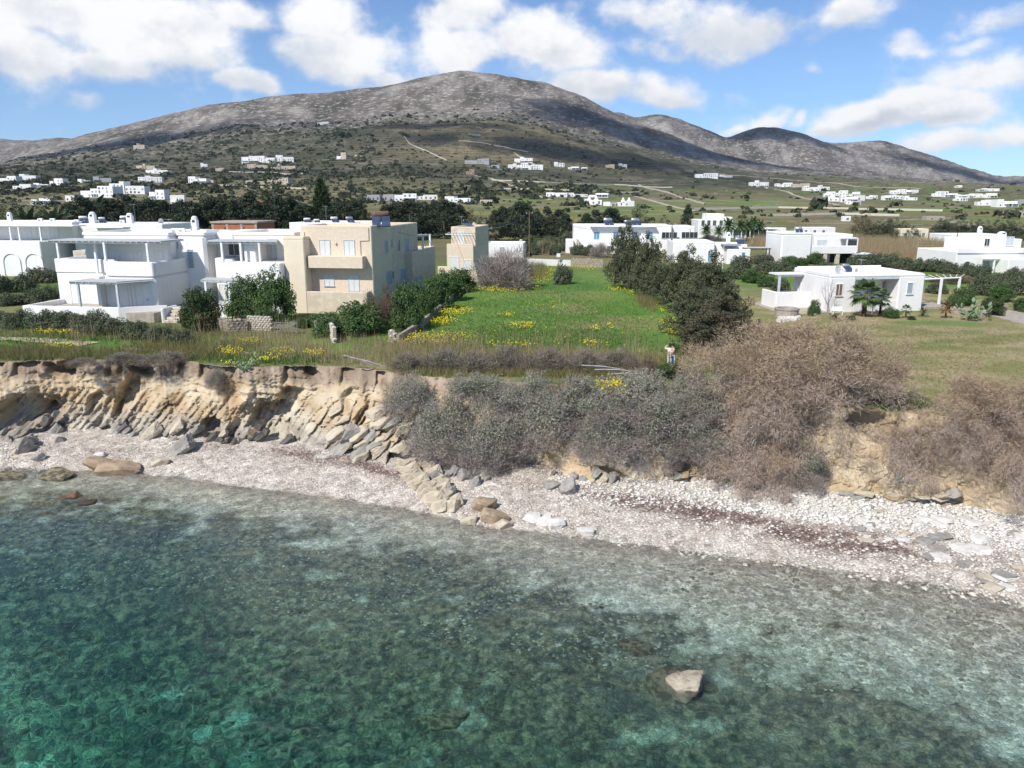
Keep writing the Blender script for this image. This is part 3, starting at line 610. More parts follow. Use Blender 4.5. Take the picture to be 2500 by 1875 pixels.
strawg = mat('half_dry_grass', (.22, .21, .085), (.30, .25, .12), .6, .4, .6, .95, c3=(.11, .12, .045), island=.8, trans=.15)
blade = mat('grass_blades', (.105, .20, .042), (.145, .23, .055), .25, .4, .6, .8, c3=(.040, .105, .018), island=.8, trans=.25)
petal = mat('yellow_flowers', (.78, .66, .02), (.70, .56, .02), .8, .4, .6, .7, c3=(.55, .50, .04), island=.5, trans=.2)
pad_m = mat('prickly_pear_pads', (.20, .27, .15), (.15, .21, .11), 3, .4, .6, .6, spec=.3)
palm_m = mat('palm_fronds', (.11, .17, .06), (.15, .21, .08), 2, .4, .6, .6, c3=(.050, .080, .028), island=.6, trans=.12)
palm_dry = mat('dry_palm_skirt', (.27, .13, .06), (.19, .09, .045), 4, .4, .6, .95, c3=(.12, .065, .035), island=.7)
cyc_m = mat('cycad_fronds', (.085, .115, .055), (.12, .15, .08), 2, .4, .6, .6, c3=(.05, .07, .035), island=.6)
auc_m = mat('araucaria_needles', (.050, .085, .028), (.075, .110, .036), 3, .4, .6, .8, c3=(.028, .05, .018), island=.7)
PROTO = {}
ASP = {}                                # height of a prototype over its half width, so leaves are not stretched
def bushes(kind, mats, nvar, nclump, per, ls, seed, rad=(.16, .30), flat=1., shell=.55, stem=True, asp=1.):
    out = []; ASP[kind] = asp
    for v in range(nvar):
        r = np.random.RandomState(seed + v); Cn = dome(nclump, r, .14, shell, flat * .82); Cn[:, :2] *= .80
        Cn *= (1 + .22 * pn(Cn[:, :1] * 2 + v * 7, Cn[:, 1:2] * 2, Cn[:, 2:] * 2))
        Cn[:, 2] *= asp; Rd = r.uniform(*rad, nclump); P, D = clump_pts(Cn, Rd, per, r)
        k = P[:, 2] > .01; P, D = P[k], D[k]
        V, F = leafquads(P, unit(D + r.normal(size=D.shape) * .55 + (0, 0, .25)), ls, ls * .62, r)
        parts = [('foliage', mesh('foliage', V, F, mats))]
        if stem:
            mb, _ = branches(r, 2, .42, .8, .05, .05, 3, 5); parts.append(('stem', mb.mesh('stem', bark)))
        out.append(parts)
    PROTO[kind] = out
bushes('bush', leaf_green, 4, 90, 100, .036, 100, (.13, .27), asp=1.55)
bushes('bushmix', leaf_mix, 2, 90, 100, .036, 120, (.13, .27), asp=1.55)
bushes('olive', leaf_olive, 4, 56, 90, .045, 140, (.16, .30), asp=1.1)
bushes('hedge', leaf_olive, 3, 70, 85, .036, 150, (.14, .26), asp=1.)
bushes('farbush', leaf_green, 3, 20, 30, .10, 160, (.2, .36))
def twigs(kind, m_tw, m_lf, nvar, ncl, per, L, wd, seed, leafs=0., ls=.02, droop=0., flat=1., asp=1.2):
    out = []; ASP[kind] = asp
    for v in range(nvar):
        r = np.random.RandomState(seed + v); Cn = dome(ncl, r, .06, .5, flat * .85); Cn[:, :2] *= .84
        Cn *= (1 + .25 * pn(Cn[:, :1] * 2.2 + v * 5, Cn[:, 1:2] * 2.2, Cn[:, 2:] * 2.2))
        Cn[:, 2] *= asp; P, D = clump_pts(Cn, r.uniform(.14, .27, ncl), per, r, .3); k = P[:, 2] > .0; P, D = P[k], D[k]
        dr = unit(unit(P + (0, 0, .1)) * .55 + D * .6 + r.normal(size=D.shape) * .55 + (0, 0, .25 - droop))
        V, F = spikes(P, dr, L * r.uniform(.5, 1.3, (len(P), 1)), wd, r)
        parts = [('twigs', mesh('twigs', V, F, m_tw))]
        if leafs:
            kk = (r.uniform(size=len(P)) < leafs) & (P[:, 2] + .15 * asp * r.normal(size=len(P)) > .46 * asp); Q, E = P[kk], D[kk]
            V, F = leafquads(Q + E * .03, unit(E + r.normal(size=E.shape) * .6 + (0, 0, .4)), ls, ls * .6, r); parts.append(('foliage', mesh('foliage', V, F, m_lf)))
        out.append(parts)
    PROTO[kind] = out
twigs('saltbush', twig_grey, salt_leaf, 4, 90, 150, .13, .0036, 200, 1., .020)
twigs('saltgreen', twig_grey, salt_green, 2, 90, 150, .11, .0038, 210, 1.0, .019)
twigs('scrub', twig_dark, salt_green, 3, 60, 120, .22, .0055, 220, .4, .022, asp=.9)
twigs('fig', twig_grey, None, 2, 70, 120, .27, .0055, 230)
twigs('drybush', twig_brown, None, 3, 60, 120, .20, .0055, 240, asp=1.8)
def tamarisk(seed, hang):
    r = np.random.RandomState(seed); mb = MB(); tips = []; asp = 1.5
    for k in range(6):
        a = r.uniform(0, 6.28); branches(r, 3, .36, .75, .05, .018, 3, 4, (0, 0, 0), (math.cos(a) * .7, math.sin(a) * .7, .75), mb, tips, .015)
    T = np.array([p for p, d in tips]); T = T[T[:, 2] > .04]; s_ = .86 / np.percentile(np.abs(T[:, :2]), 98); sz = .92 * asp / np.percentile(T[:, 2], 98)
    V0 = np.array(mb.v) * (s_, s_, sz); T = T * (s_, s_, sz); mb.v = [tuple(q) for q in V0]
    T = np.concatenate([T, dome(70, r, .08, .55, .9) * (.85, .85, asp)])
    P, D = clump_pts(T, r.uniform(.10, .20, len(T)), 18000 // len(T), r, .15); k = P[:, 2] > 0; P, D = P[k], D[k]
    dr = unit(D * .8 + r.normal(size=D.shape) * .55 + unit(P) * .25 + (0, 0, -.55 if hang else .10)); up = P[:, 2] / asp + .22 * r.normal(size=len(P)) > (.66 if hang else .42)
    LL = .085 * r.uniform(.5, 1.4, (len(P), 1))
    Va, Fa = spikes(P[up], dr[up], LL[up], .0040, r); Vb, Fb = spikes(P[~up], dr[~up], LL[~up] * 1.2, .0032, r)
    return [('branches', mb.mesh('branches', twig_white)), ('outer_sprays', mesh('outer_sprays', Va, Fa, twig_rust)), ('inner_twigs', mesh('inner_twigs', Vb, Fb, twig_mauve))]
ASP['tamarisk'] = ASP['tamhang'] = 1.5
PROTO['tamarisk'] = [tamarisk(301 + i, False) for i in range(3)]
PROTO['tamhang'] = [tamarisk(321 + i, True) for i in range(3)]
def conetree(seed, kind):
    r = np.random.RandomState(seed); n = 110
    h = r.uniform(.06, 1, n) ** .9; a = r.uniform(0, 6.28, n)
    if kind == 'spire': w_ = .20 * np.minimum(1, (1 - h) * 1.9 + .05) * (.75 + .25 * np.minimum(1, h * 6))
    else: w_ = (.30 + .06 * r.normal(size=n)) * np.minimum(1, (1.03 - h) * 2.0) * np.minimum(1, .35 + h * 2.2)
    rr = w_ * np.sqrt(r.uniform(.2, 1, n)); Cn = np.stack([rr * np.cos(a), rr * np.sin(a), h * .96], 1)
    P, D = clump_pts(Cn, r.uniform(.035, .075, n) * (1 if kind == 'spire' else 1.25), 46, r, .4)
    V, F = leafquads(P, unit(D + r.normal(size=D.shape) * .6), .017, .011, r)
    tr = MB().tube([(0, 0, -.02), (.004, 0, .3), (0, .004, .8)], [.022, .017, .006], 6).mesh('trunk', bark)
    return [('crown', mesh('crown', V, F, leaf_cyp)), ('trunk', tr)]
PROTO['cypress'] = [conetree(400 + i, 'broad') for i in range(4)]
PROTO['spire'] = [conetree(420 + i, 'spire') for i in range(3)]
def cedar(seed, m_lf, n=200, per=110, lobe=(.08, .20)):
    r = np.random.RandomState(seed); mb = MB(); tips = []; asp = 2.2
    for k in range(4):
        a = r.uniform(0, 6.28); branches(r, 2, .30, .7, .06, .035, 3, 5, (.03 * math.cos(a), .03 * math.sin(a), .0), (math.cos(a) * .35, math.sin(a) * .35, 1), mb, tips)
    Cn = dome(n, r, .10, .45, .88); Cn[:, :2] *= .84; Cn *= (1 + .38 * pn(Cn[:, :1] * 2 + seed, Cn[:, 1:2] * 2, Cn[:, 2:] * 2.4)); Cn[:, :2] *= 1.12 - .45 * Cn[:, 2:] ** 2; Cn[:, 2] *= asp; mb.v = [(p[0], p[1], p[2] * asp) for p in mb.v]
    P, D = clump_pts(Cn, r.uniform(*lobe, n), per, r, .5)
    V, F = leafquads(P, unit(D + r.normal(size=D.shape) * .55 + (0, 0, .15)), .026, .017, r)
    k = V.reshape(-1, 4, 3)[:, :, 2].min(1) > 0; V = V.reshape(-1, 4, 3)[k].reshape(-1, 3)
    return [('crown', mesh('crown', V, np.arange(len(V)).reshape(-1, 4), m_lf)), ('trunk', mb.mesh('trunk', bark))]
for _k in ('cedar', 'cedarb', 'pinetree', 'eucalyptus'): ASP[_k] = 2.2
PROTO['cedar'] = [cedar(500 + i, leaf_ced) for i in range(3)]; PROTO['cedarb'] = [cedar(510 + i, leaf_cedb) for i in range(2)]
PROTO['pinetree'] = [cedar(520 + i, leaf_cyp, 70, 90, (.12, .22)) for i in range(2)]
PROTO['eucalyptus'] = [cedar(530, leaf_euc, 60, 90, (.12, .24))]
def bare_tree():
    r = np.random.RandomState(77); mb, tips = branches(r, 5, .34, .62, .07, .075, 3, 5)
    return [('trunk_and_branches', mb.mesh('trunk_and_branches', greybark))]
PROTO['bare'] = [bare_tree()]
def fan_palm(seed, nf=34, skirt=True, m_=None, trunk_r=.045):
    r = np.random.RandomState(seed); V = []; F = []
    for i in range(nf):
        a = i * 2.4; e = -.75 + 2.1 * (i / nf); c = Vector((math.cos(a) * math.cos(e), math.sin(a) * math.cos(e), math.sin(e))); base = Vector((0, 0, .60)); pl = .22 + .06 * r.uniform()
        sd = c.cross(Vector((0, 0, 1))).normalized(); up = sd.cross(c); h0 = base + c * pl
        V += [base - sd * .006, base + sd * .006, h0]; F.append((len(V) - 3, len(V) - 2, len(V) - 1))
        for k in range(13):                       # the blades of the fan
            b = (k - 6) / 6 * 1.35; d = (c * math.cos(b) + sd * math.sin(b)).normalized(); L = .26 * (1 - .25 * abs(k - 6) / 6) * r.uniform(.85, 1.1)
            tip = h0 + d * L - Vector((0, 0, .07)) ; mid_ = h0 + d * L * .55; t = d.cross(up).normalized() * .020
            V += [h0, mid_ - t, tip, mid_ + t]; F.append((len(V) - 4, len(V) - 3, len(V) - 2, len(V) - 1))
    parts = [('fronds', mesh('fronds', np.array(V), F, m_ or palm_m))]
    mb = MB().tube([(0, 0, -.02), (0, 0, .3), (0, 0, .61)], [trunk_r * 1.15, trunk_r * .85, trunk_r * .8], 9)
    parts.append(('trunk', mb.mesh('trunk', bark)))
    if skirt:
        n = 420; a = r.uniform(0, 6.28, n); z = r.uniform(.05, .56, n); P = np.stack([np.cos(a) * trunk_r * .9, np.sin(a) * trunk_r * .9, z], 1)
        V2, F2 = spikes(P, unit(np.stack([np.cos(a) * .35, np.sin(a) * .35, -np.ones(n)], 1)), .09, .007, r); parts.append(('dry_skirt', mesh('dry_skirt', V2, F2, palm_dry)))
    return parts
PROTO['fanpalm'] = [fan_palm(601)]; PROTO['smallpalm'] = [fan_palm(602, 22, True, None, .035)]; PROTO['drypalm'] = [fan_palm(604, 20, True, palm_dry, .035)]
def date_palm(seed, h0=.62, nf=46, m_=None, L=.36, tr=.026):
    r = np.random.RandomState(seed); V = []; F = []
    for i in range(nf):
        a = i * 2.4 + r.uniform(-.1, .1); e = 1.35 - 1.9 * (i / nf); c = Vector((math.cos(a), math.sin(a), 0)); p = Vector((0, 0, h0)); d = (c * math.cos(e) + Vector((0, 0, math.sin(e)))).normalized()
        sd = c.cross(Vector((0, 0, 1)))
        for k in range(9):
            q = p + d * L / 9; wd = .055 * math.sin(math.pi * (k + 1.2) / 10.5) + .006
            for sgn in (-1, 1):
                o = (sd * sgn * wd + d * .035 - Vector((0, 0, .018)))
                V += [p, q, q + o, p + o * .9 + d * .01]; F.append((len(V) - 4, len(V) - 3, len(V) - 2, len(V) - 1))
            p = q; d = (d - Vector((0, 0, .10))).normalized()
    t = MB().tube([(0, 0, -.02), (.004, 0, h0 * .5), (0, 0, h0)], [tr * 1.15, tr, tr * 1.25], 8)
    return [('fronds', mesh('fronds', np.array(V), F, m_ or palm_m)), ('trunk', t.mesh('trunk', bark))]
PROTO['datepalm'] = [date_palm(611), date_palm(612, .66)]; PROTO['cycad'] = [date_palm(613, .16, 26, cyc_m, .5, .06)]
PROTO['gardenpalm'] = [date_palm(615, .66, 52, cyc_m, .42, .03)]
def araucaria(seed, dense):
    r = np.random.RandomState(seed); Pp, Dd = [], []; tr = MB().tube([(0, 0, -.02), (0, 0, .5), (0, 0, 1)], [.016, .011, .003], 6)
    z = .18 if dense else .10
    while z < .985:
        n = 6; a0 = r.uniform(0, 6); L = (.20 if dense else .26) * (1 - z) ** .8 + .012
        for k in range(n):
            a = a0 + k * 6.283 / n; d = np.array((math.cos(a), math.sin(a), .22 if not dense else .12)); tr.tube([(0, 0, z), tuple(d * L * .5 + (0, 0, z)), tuple(d * L + (0, 0, z + .02))], [.004, .003, .001], 3, cap=False)
            m_ = int((150 if dense else 34) * L / .2) + 4; t = r.uniform(.1 if dense else .35, 1.05, (m_, 1)); P = d * L * t + (0, 0, z); P = P + r.normal(size=P.shape) * (.010 if dense else .008)
            Pp.append(P); Dd.append(unit(d + r.normal(size=P.shape) * .55))
        z += .034 if dense else .052
    P = np.concatenate(Pp); D = np.concatenate(Dd); V, F = spikes(P, D, .035, .006, r)
    return [('needles', mesh('needles', V, F, auc_m)), ('trunk', tr.mesh('trunk', greybark))]
PROTO['araucaria'] = [araucaria(701, False), araucaria(702, True)]
def prickly(seed, n=46):
    r = np.random.RandomState(seed); parts = []
    padm = None
    pads = []
    for i in range(n):
        lv = r.randint(0, 4); a = r.uniform(0, 6.28); rad = .12 + .24 * lv * r.uniform(.6, 1.1); p = Vector((math.cos(a) * rad, math.sin(a) * rad, .10 + .22 * lv * r.uniform(.5, 1.1)))
        d = (p.normalized() * .7 + Vector(r.normal(size=3)) * .35 + Vector((0, 0, .5))).normalized(); pads.append((p, d, r.uniform(.75, 1.15)))
    base = MB(); K = 10
    out_ = [(0, 0)] + [(.085 * math.sin(math.pi * t / 6) ** .8, .27 * t / 6) for t in range(1, 6)]
    ring = [(x, 0, z) for x, z in out_] + [(0, 0, .27)] + [(-x, 0, z) for x, z in out_[:0:-1]]
    V = [(x * .8, .018, z) for x, y, z in ring] + [(x * .8, -.018, z) for x, y, z in ring]; V += [(x * 1.0, 0, z) for x, y, z in ring]; m_ = len(ring)
    F = [tuple(range(m_)), tuple(range(2 * m_ - 1, m_ - 1, -1))] + [(i, (i + 1) % m_, 2 * m_ + (i + 1) % m_, 2 * m_ + i) for i in range(m_)] + [(2 * m_ + i, 2 * m_ + (i + 1) % m_, m_ + (i + 1) % m_, m_ + i) for i in range(m_)]
    return base.add(V, F).mesh('pad', pad_m, True), pads
PADM, PADS = prickly(801)
COUNT = {}
def plant(kind, name, cat, loc, half, hgt, label, group=None, rz=None, half_y=None, sink=.06):
    i = COUNT.get(kind, 0); COUNT[kind] = i + 1; v = PROTO[kind]; parts = v[i % len(v)]
    e = thing(name, label, cat, (loc[0], loc[1], loc[2] - sink), rnd.uniform(0, 6.28) if rz is None else rz, group, (half, half_y or half, hgt / ASP.get(kind, 1.)))
    for pn_, me in parts: link(pn_, me, e)
    return e
def pplant(kind, name, cat, px, py, wpx, hpx, label, group=None, z=None, P=None, fat=1.):
    """a plant whose foot, width and height are read off the photograph"""
    p = P if P is not None else (G(px, py) if z is None else at(px, py, z)); k = mpp(p)
    return plant(kind, name, cat, p, wpx * k / 2 * fat, hpx * k * 1.02, label, group)
def cliffpt(px, py):
    best = None
    for s_ in np.linspace(0, 1, 80):
        z = ZF * (1 - s_) + .55 * s_; p = at(px, py, z); m_ = p.x / p.y; y = float(ytop(m_)) * (1 - s_) + float(ybase(m_)) * s_
        if best is None or abs(p.y - y) < best[0]: best = (abs(p.y - y), p)
    return best[1]
# ---------------------------------------------------------------- planting
# saltbush hanging over the cliff
SB = [(1010, 1010, 160, 115, 'saltbush'), (1075, 1115, 200, 170, 'saltbush'), (1160, 985, 190, 85, 'saltgreen'), (1195, 1145, 200, 170, 'saltbush'), (1290, 1010, 190, 105, 'saltbush'), (1330, 1085, 230, 150, 'saltbush'), (1450, 1040, 220, 125, 'saltgreen'),
      (1475, 1110, 190, 120, 'saltbush'), (1560, 1015, 260, 115, 'saltbush'), (1600, 1150, 150, 140, 'saltbush'), (1640, 1090, 240, 160, 'saltbush'), (1710, 1030, 200, 130, 'saltgreen'), (1725, 1120, 170, 120, 'saltbush'), (1395, 985, 150, 70, 'scrub')]
for i, (px, py, w_, h_, k) in enumerate(sorted(SB)):
    p = cliffpt(px, py); p.y += .4
    pplant(k, 'saltbush', 'shrub', px, py, w_ * 1.14, h_ * .95, '%s dusty %s saltbush from the left spilling over the cliff' % (nth(i), 'green' if k == 'saltgreen' else 'grey'), 'saltbushes spilling over the cliff', P=p)
pplant('saltgreen', 'saltbush', 'shrub', 1965, 1215, 150, 120, 'green saltbush low on the cliff below the tamarisks', P=cliffpt(1965, 1190))
pplant('saltbush', 'saltbush', 'shrub', 527, 945, 62, 55, 'small round bush clinging alone to the bare cliff near the prickly pear', P=cliffpt(527, 945))
for i, (px, py, w_, h_) in enumerate([(1000, 902, 110, 42), (1080, 900, 130, 50), (1165, 904, 130, 48), (1245, 900, 130, 55), (1330, 905, 130, 56), (1415, 905, 130, 55), (1500, 902, 120, 50), (1545, 905, 60, 42)]):
    pplant('scrub', 'scrub_clump', 'shrub', px, py, w_, h_, '%s dark brown scrub clump from the left along the meadow edge' % nth(i), 'dark scrub along the meadow edge')
pplant('drybush', 'dry_shrub', 'shrub', 1582, 918, 52, 60, 'spiky dry brown clump just left of the standing couple')
pplant('bushmix', 'shrub', 'shrub', 1642, 925, 105, 46, 'low dark green bush right in front of the couple')
pplant('scrub', 'scrub_clump', 'shrub', 1690, 930, 60, 40, 'small grey scrub clump right of the bush in front of the couple')
for i, (px, py, w_, h_) in enumerate([(300, 885, 110, 26), (400, 885, 130, 26), (205, 890, 90, 18)]):
    pplant('scrub', 'root_tangle', 'roots', px, py, w_, h_, '%s tangle of dry roots from the left on the cliff lip' % nth(i), 'dry root tangles on the cliff lip')
# tamarisks
TM = [(1745, 985, 190, 150, 0), (1850, 1000, 260, 190, 0), (2000, 985, 320, 190, 0), (2125, 990, 200, 155, 0), (1790, 1190, 180, 220, 1), (1890, 1130, 250, 220, 1), (2010, 1110, 220, 190, 1), (2190, 1185, 180, 175, 1), (2330, 1050, 200, 110, 0), (2440, 1060, 230, 135, 0), (2370, 1110, 190, 120, 1), (2450, 1170, 190, 200, 1), (2500, 1250, 220, 230, 1), (1870, 1215, 170, 140, 1), (2265, 1110, 150, 90, 1)]
for i, (px, py, w_, h_, hg) in enumerate(sorted(TM)):
    p = cliffpt(px, py); p.y += .5
    pplant('tamhang' if hg else 'tamarisk', 'tamarisk', 'tree', px, py, w_ * 1.18, h_ * 1.05, '%s from the left of the %s' % (nth([q for q in sorted(TM) if q[4] == hg].index((px, py, w_, h_, hg))), 'mauve tamarisks drooping down the cliff' if hg else 'rusty brown tamarisks topping the cliff'), 'tamarisks on the cliff', P=p)
# cypress clump along the right of the meadow
for px, py, w_, h_, k, lb in [(1525, 703, 100, 172, 'cedar', 'tall pointed cypress at the far end of the meadow clump'), (1580, 722, 95, 158, 'cedar', 'second tree of the meadow cypress clump, narrow and pointed'), (1612, 735, 110, 120, 'cedar', 'rounded cypress in the middle of the meadow clump, left side'),
                              (1668, 755, 125, 165, 'cedar', 'broad cypress in the middle of the meadow clump'), (1735, 775, 150, 165, 'cedar', 'broad cypress on the right side of the meadow clump'), (1690, 815, 140, 145, 'cedar', 'dull green cypress facing the meadow, third nearest of the clump'),
                              (1765, 835, 150, 150, 'cedarb', 'rust-tinged cypress on the right, second nearest of the clump'), (1730, 856, 165, 120, 'cedarb', 'rust-tinged low cypress, nearest of the meadow clump'), (1800, 850, 90, 95, 'cedarb', 'small rusty cypress touching the tamarisks')]:
    pplant(k, 'cypress_tree', 'tree', px, py, w_ * 1.12, h_ * 1.06, lb, 'cypress clump beside the meadow')
for px, py, w_, h_, lb in [(1605, 742, 50, 35, 'low green bush under the middle of the cypress clump'), (1655, 865, 55, 32, 'low green bush under the nearest cypress')]: pplant('bush', 'shrub', 'shrub', px, py, w_, h_, lb)
# garden shrubs on the left
for px, py, w_, h_, k, lb in [(492, 806, 120, 112, 'bushmix', 'green and brown round bush beside the stone steps'), (605, 778, 110, 110, 'bush', 'tall green bush, left one before the cream wall'), (672, 782, 120, 135, 'bush', 'tall green bush, right one before the cream wall'), (652, 790, 80, 46, 'bush', 'low green bush below the pair of tall ones'),
                              (790, 798, 90, 40, 'bush', 'low green bush before the beige terrace'), (880, 815, 135, 85, 'bush', 'wide green bush in front of the beige house'), (905, 740, 60, 42, 'bush', 'dark green bush at the corner of the beige terrace'), (800, 822, 80, 60, 'bush', 'green bush over the tumbled stone wall'), (738, 800, 45, 30, 'bush', 'small green bush left of the tumbled stone wall'),
                              (990, 806, 95, 118, 'bush', 'dark green bush, nearest of the row along the field wall'), (1030, 782, 92, 104, 'bush', 'dark green bush, second of the row along the field wall'), (1064, 756, 90, 94, 'bush', 'dark green bush, third of the row along the field wall'), (1094, 734, 86, 84, 'bush', 'dark green bush, fourth of the row along the field wall'), (1124, 712, 78, 60, 'bush', 'green bush, farthest of the row along the field wall'),
                              (922, 800, 95, 112, 'drybush', 'brown bare bush at the corner of the beige house'), (950, 790, 70, 70, 'drybush', 'brown bare bush beside the dark green row'), (912, 705, 40, 42, 'drybush', 'small brown bush on the beige terrace edge'), (790, 752, 42, 22, 'drybush', 'small dry bush at the foot of the beige terrace wall'), (360, 770, 46, 36, 'drybush', 'spidery bare bush against the white side wall')]:
    pplant(k, 'dry_bush' if k == 'drybush' else 'shrub', 'shrub', px, py, w_ * 1.08, h_ * 1.05, lb)
HD = [(-10, 790, 80, 42), (45, 800, 90, 50), (105, 805, 95, 52), (165, 806, 95, 54), (225, 810, 100, 58), (280, 816, 90, 50), (335, 825, 90, 48), (390, 832, 90, 44), (440, 836, 80, 34)]
for i, (px, py, w_, h_) in enumerate(HD): pplant('hedge', 'hedge_shrub', 'shrub', px, py, w_ * 1.1, h_, '%s shrub from the left in the hedge before the white terrace' % nth(i), 'hedge before the white terrace')
for i, (px, py, w_, h_) in enumerate([(10, 715, 70, 50), (55, 712, 75, 46), (95, 690, 65, 40), (128, 690, 60, 36), (30, 745, 80, 35), (85, 740, 70, 38), (122, 730, 46, 36)]):
    pplant('olive', 'shrub', 'shrub', px, py, w_ * 1.1, h_, '%s grey-green shrub from the left below the arched white house' % nth(sorted([10, 55, 95, 128, 30, 85, 122]).index(px)), 'shrubs below the arched house')
pplant('fig', 'bare_fig', 'tree', 1232, 703, 165, 100, 'bare grey fig tree spreading beside the beige tower')
pplant('olive', 'olive_tree', 'tree', 1375, 694, 54, 58, 'small olive tree standing alone at the back of the meadow')
pplant('fig', 'bare_fig', 'tree', 1466, 628, 62, 34, 'bare grey bush before the long white house')
pplant('fig', 'bare_fig', 'tree', 1735, 592, 60, 22, 'far bare bush before the palms')
# shrubs of the plain
ml = [(1300, 622), (1330, 618), (1358, 622), (1385, 612), (1410, 622), (1436, 624), (1290, 600), (1345, 600), (1382, 592)]
for i, (px, py) in enumerate(sorted(ml)): pplant('olive', 'olive_shrub', 'shrub', px, py, 48, 30, '%s olive shrub from the left behind the back stone wall' % nth(i), 'olive shrubs behind the stone wall')
mr = [(1800, 680, 75, 40, 'olive'), (1835, 690, 70, 40, 'bush'), (1870, 668, 70, 36, 'olive'), (1905, 672, 70, 38, 'olive'), (1925, 650, 60, 30, 'bush'), (1810, 655, 65, 34, 'olive'), (1860, 645, 60, 30, 'olive'), (1900, 640, 55, 28, 'olive'), (1870, 700, 60, 36, 'bush'), (1905, 712, 50, 40, 'olive'), (1950, 655, 60, 30, 'bush'), (1990, 645, 60, 34, 'bush'), (2060, 640, 60, 34, 'bush'), (2015, 660, 60, 24, 'olive'),
      (2090, 652, 60, 32, 'olive'), (2130, 650, 60, 36, 'olive'), (2170, 652, 70, 40, 'olive'), (2205, 660, 70, 36, 'olive'), (2240, 662, 65, 34, 'olive'), (2280, 664, 70, 36, 'olive'), (2320, 668, 65, 34, 'olive'), (2360, 672, 60, 32, 'olive'), (2395, 678, 60, 34, 'olive'), (2285, 715, 60, 30, 'olive'), (2350, 745, 70, 50, 'bush'), (2400, 720, 80, 60, 'olive'), (2440, 735, 80, 50, 'bush'), (2480, 720, 80, 46, 'olive'), (2420, 772, 66, 56, 'bushmix'), (2470, 690, 70, 40, 'olive'), (2500, 760, 70, 40, 'bush'), (2440, 700, 60, 36, 'olive'), (2330, 760, 50, 46, 'bush')]
for i, (px, py, w_, h_, k) in enumerate(sorted(mr)):
    pplant(k, 'shrub', 'shrub', px, py, w_, h_, '%s shrub from the left in the gardens around the white bungalow, %s' % (nth(i), {'olive': 'grey-green', 'bush': 'dark green', 'bushmix': 'browning'}[k]), 'garden shrubs on the right')
pplant('drybush', 'dry_bush', 'shrub', 2320, 690, 120, 24, 'low brown bare vine behind the white pergola'); pplant('drybush', 'dry_bush', 'shrub', 2490, 668, 60, 24, 'brown bare bush at the right edge of the photo')
# garden of the bungalow
pplant('bare', 'bare_tree', 'tree', 2022, 768, 58, 88, 'leafless grey garden tree before the bungalow', fat=1.6)
pplant('fanpalm', 'fan_palm', 'palm', 2108, 773, 128, 92, 'fan palm with a rusty trunk before the bungalow', fat=1.5)
pplant('smallpalm', 'fan_palm', 'palm', 2148, 768, 62, 66, 'smaller fan palm leaning behind the big one', fat=1.9)
pplant('bare', 'bare_tree', 'tree', 2128, 768, 40, 40, 'small leafless shrub under the fan palm')
pplant('smallpalm', 'fan_palm', 'palm', 2211, 776, 36, 34, 'very small palm right of the round bush', fat=1.8)
pplant('cycad', 'cycad', 'palm', 2253, 772, 62, 42, 'cycad with stiff grey-green fronds before the bungalow', fat=1.1)
pplant('drypalm', 'fan_palm', 'palm', 2308, 776, 32, 42, 'small palm with orange dry fronds near the white pergola', fat=2.3)
pplant('bush', 'shrub', 'shrub', 2175, 776, 52, 30, 'clipped round bush between the palms'); pplant('bush', 'shrub', 'shrub', 1988, 766, 34, 40, 'dark upright bush left of the leafless garden tree'); pplant('bush', 'shrub', 'shrub', 1978, 770, 20, 18, 'small green bush beside the upright one')
for i, (px, py, w_, h_) in enumerate([(2035, 778, 26, 13), (2075, 780, 34, 14), (2225, 781, 26, 12), (1916, 760, 22, 12)]): pplant('bushmix', 'flower_bush', 'shrub', px, py, w_, h_, '%s low flowering bush from the left before the bungalow' % nth(sorted([2035, 2075, 2225, 1916]).index(px)), 'low flowering bushes')
def pear(px, py, s_, label, P=None):
    p = P or G(px, py); e = thing('prickly_pear', label, 'cactus', p, 0, None, (s_, s_, s_))
    for q, d, k in PADS:
        o = link('pad', PADM, e, loc=q, scale=(k, k, k)); o.rotation_euler = d.to_track_quat('Z', 'Y').to_euler()
pear(2372, 783, 2.2, 'prickly pear with pale green pads beside the lane'); pear(598, 925, 1.35, 'prickly pear hanging on the lip of the bare cliff', P=cliffpt(598, 908))
# dark windbreak and trees behind the houses
x = 178; k = 0; WBT = []
while x < 880: WBT.append(x); x += rnd.uniform(10.5, 15)
for i, px in enumerate(WBT):
    d = rnd.uniform(205, 262); base = atd(px, 600, d); base.z = gz(base.x, d); top = rnd.uniform(474, 500) - (10 if 560 < px < 640 or px > 830 else 0) + (12 if px > 700 else 0); tz = atd(px, top, d).z - base.z
    plant('spire' if i % 3 == 1 else 'cypress', 'cypress_tree', 'tree', base, tz * rnd.uniform(1.15, 1.5), tz, '%s dark cypress from the left in the windbreak behind the white houses' % nth(i), 'windbreak of dark cypresses')
def bg(px, top, d, kind, name, cat, label, group=None, fat=1., hw=None):
    base = atd(px, 600, d); base.z = gz(base.x, d); tz = atd(px, top, d).z - base.z
    return plant(kind, name, cat, base, hw if hw else tz * fat, tz, label, group)
cy2 = [(945, 500), (962, 494), (980, 492), (1000, 488), (1022, 494), (1045, 498), (1065, 492), (1085, 486), (1105, 494), (1122, 500), (1210, 512), (1228, 504), (1248, 506), (1272, 490), (1290, 500), (1312, 514), (1335, 508), (1362, 510), (1380, 520), (1430, 520), (1452, 512), (1485, 506), (1498, 508)]
for i, (px, t) in enumerate(cy2): bg(px, t, rnd.uniform(235, 275), 'cypress', 'cypress_tree', 'tree', '%s dark cypress from the left between the beige tower and the long white house' % nth(i), 'cypresses behind the meadow', 1.5)
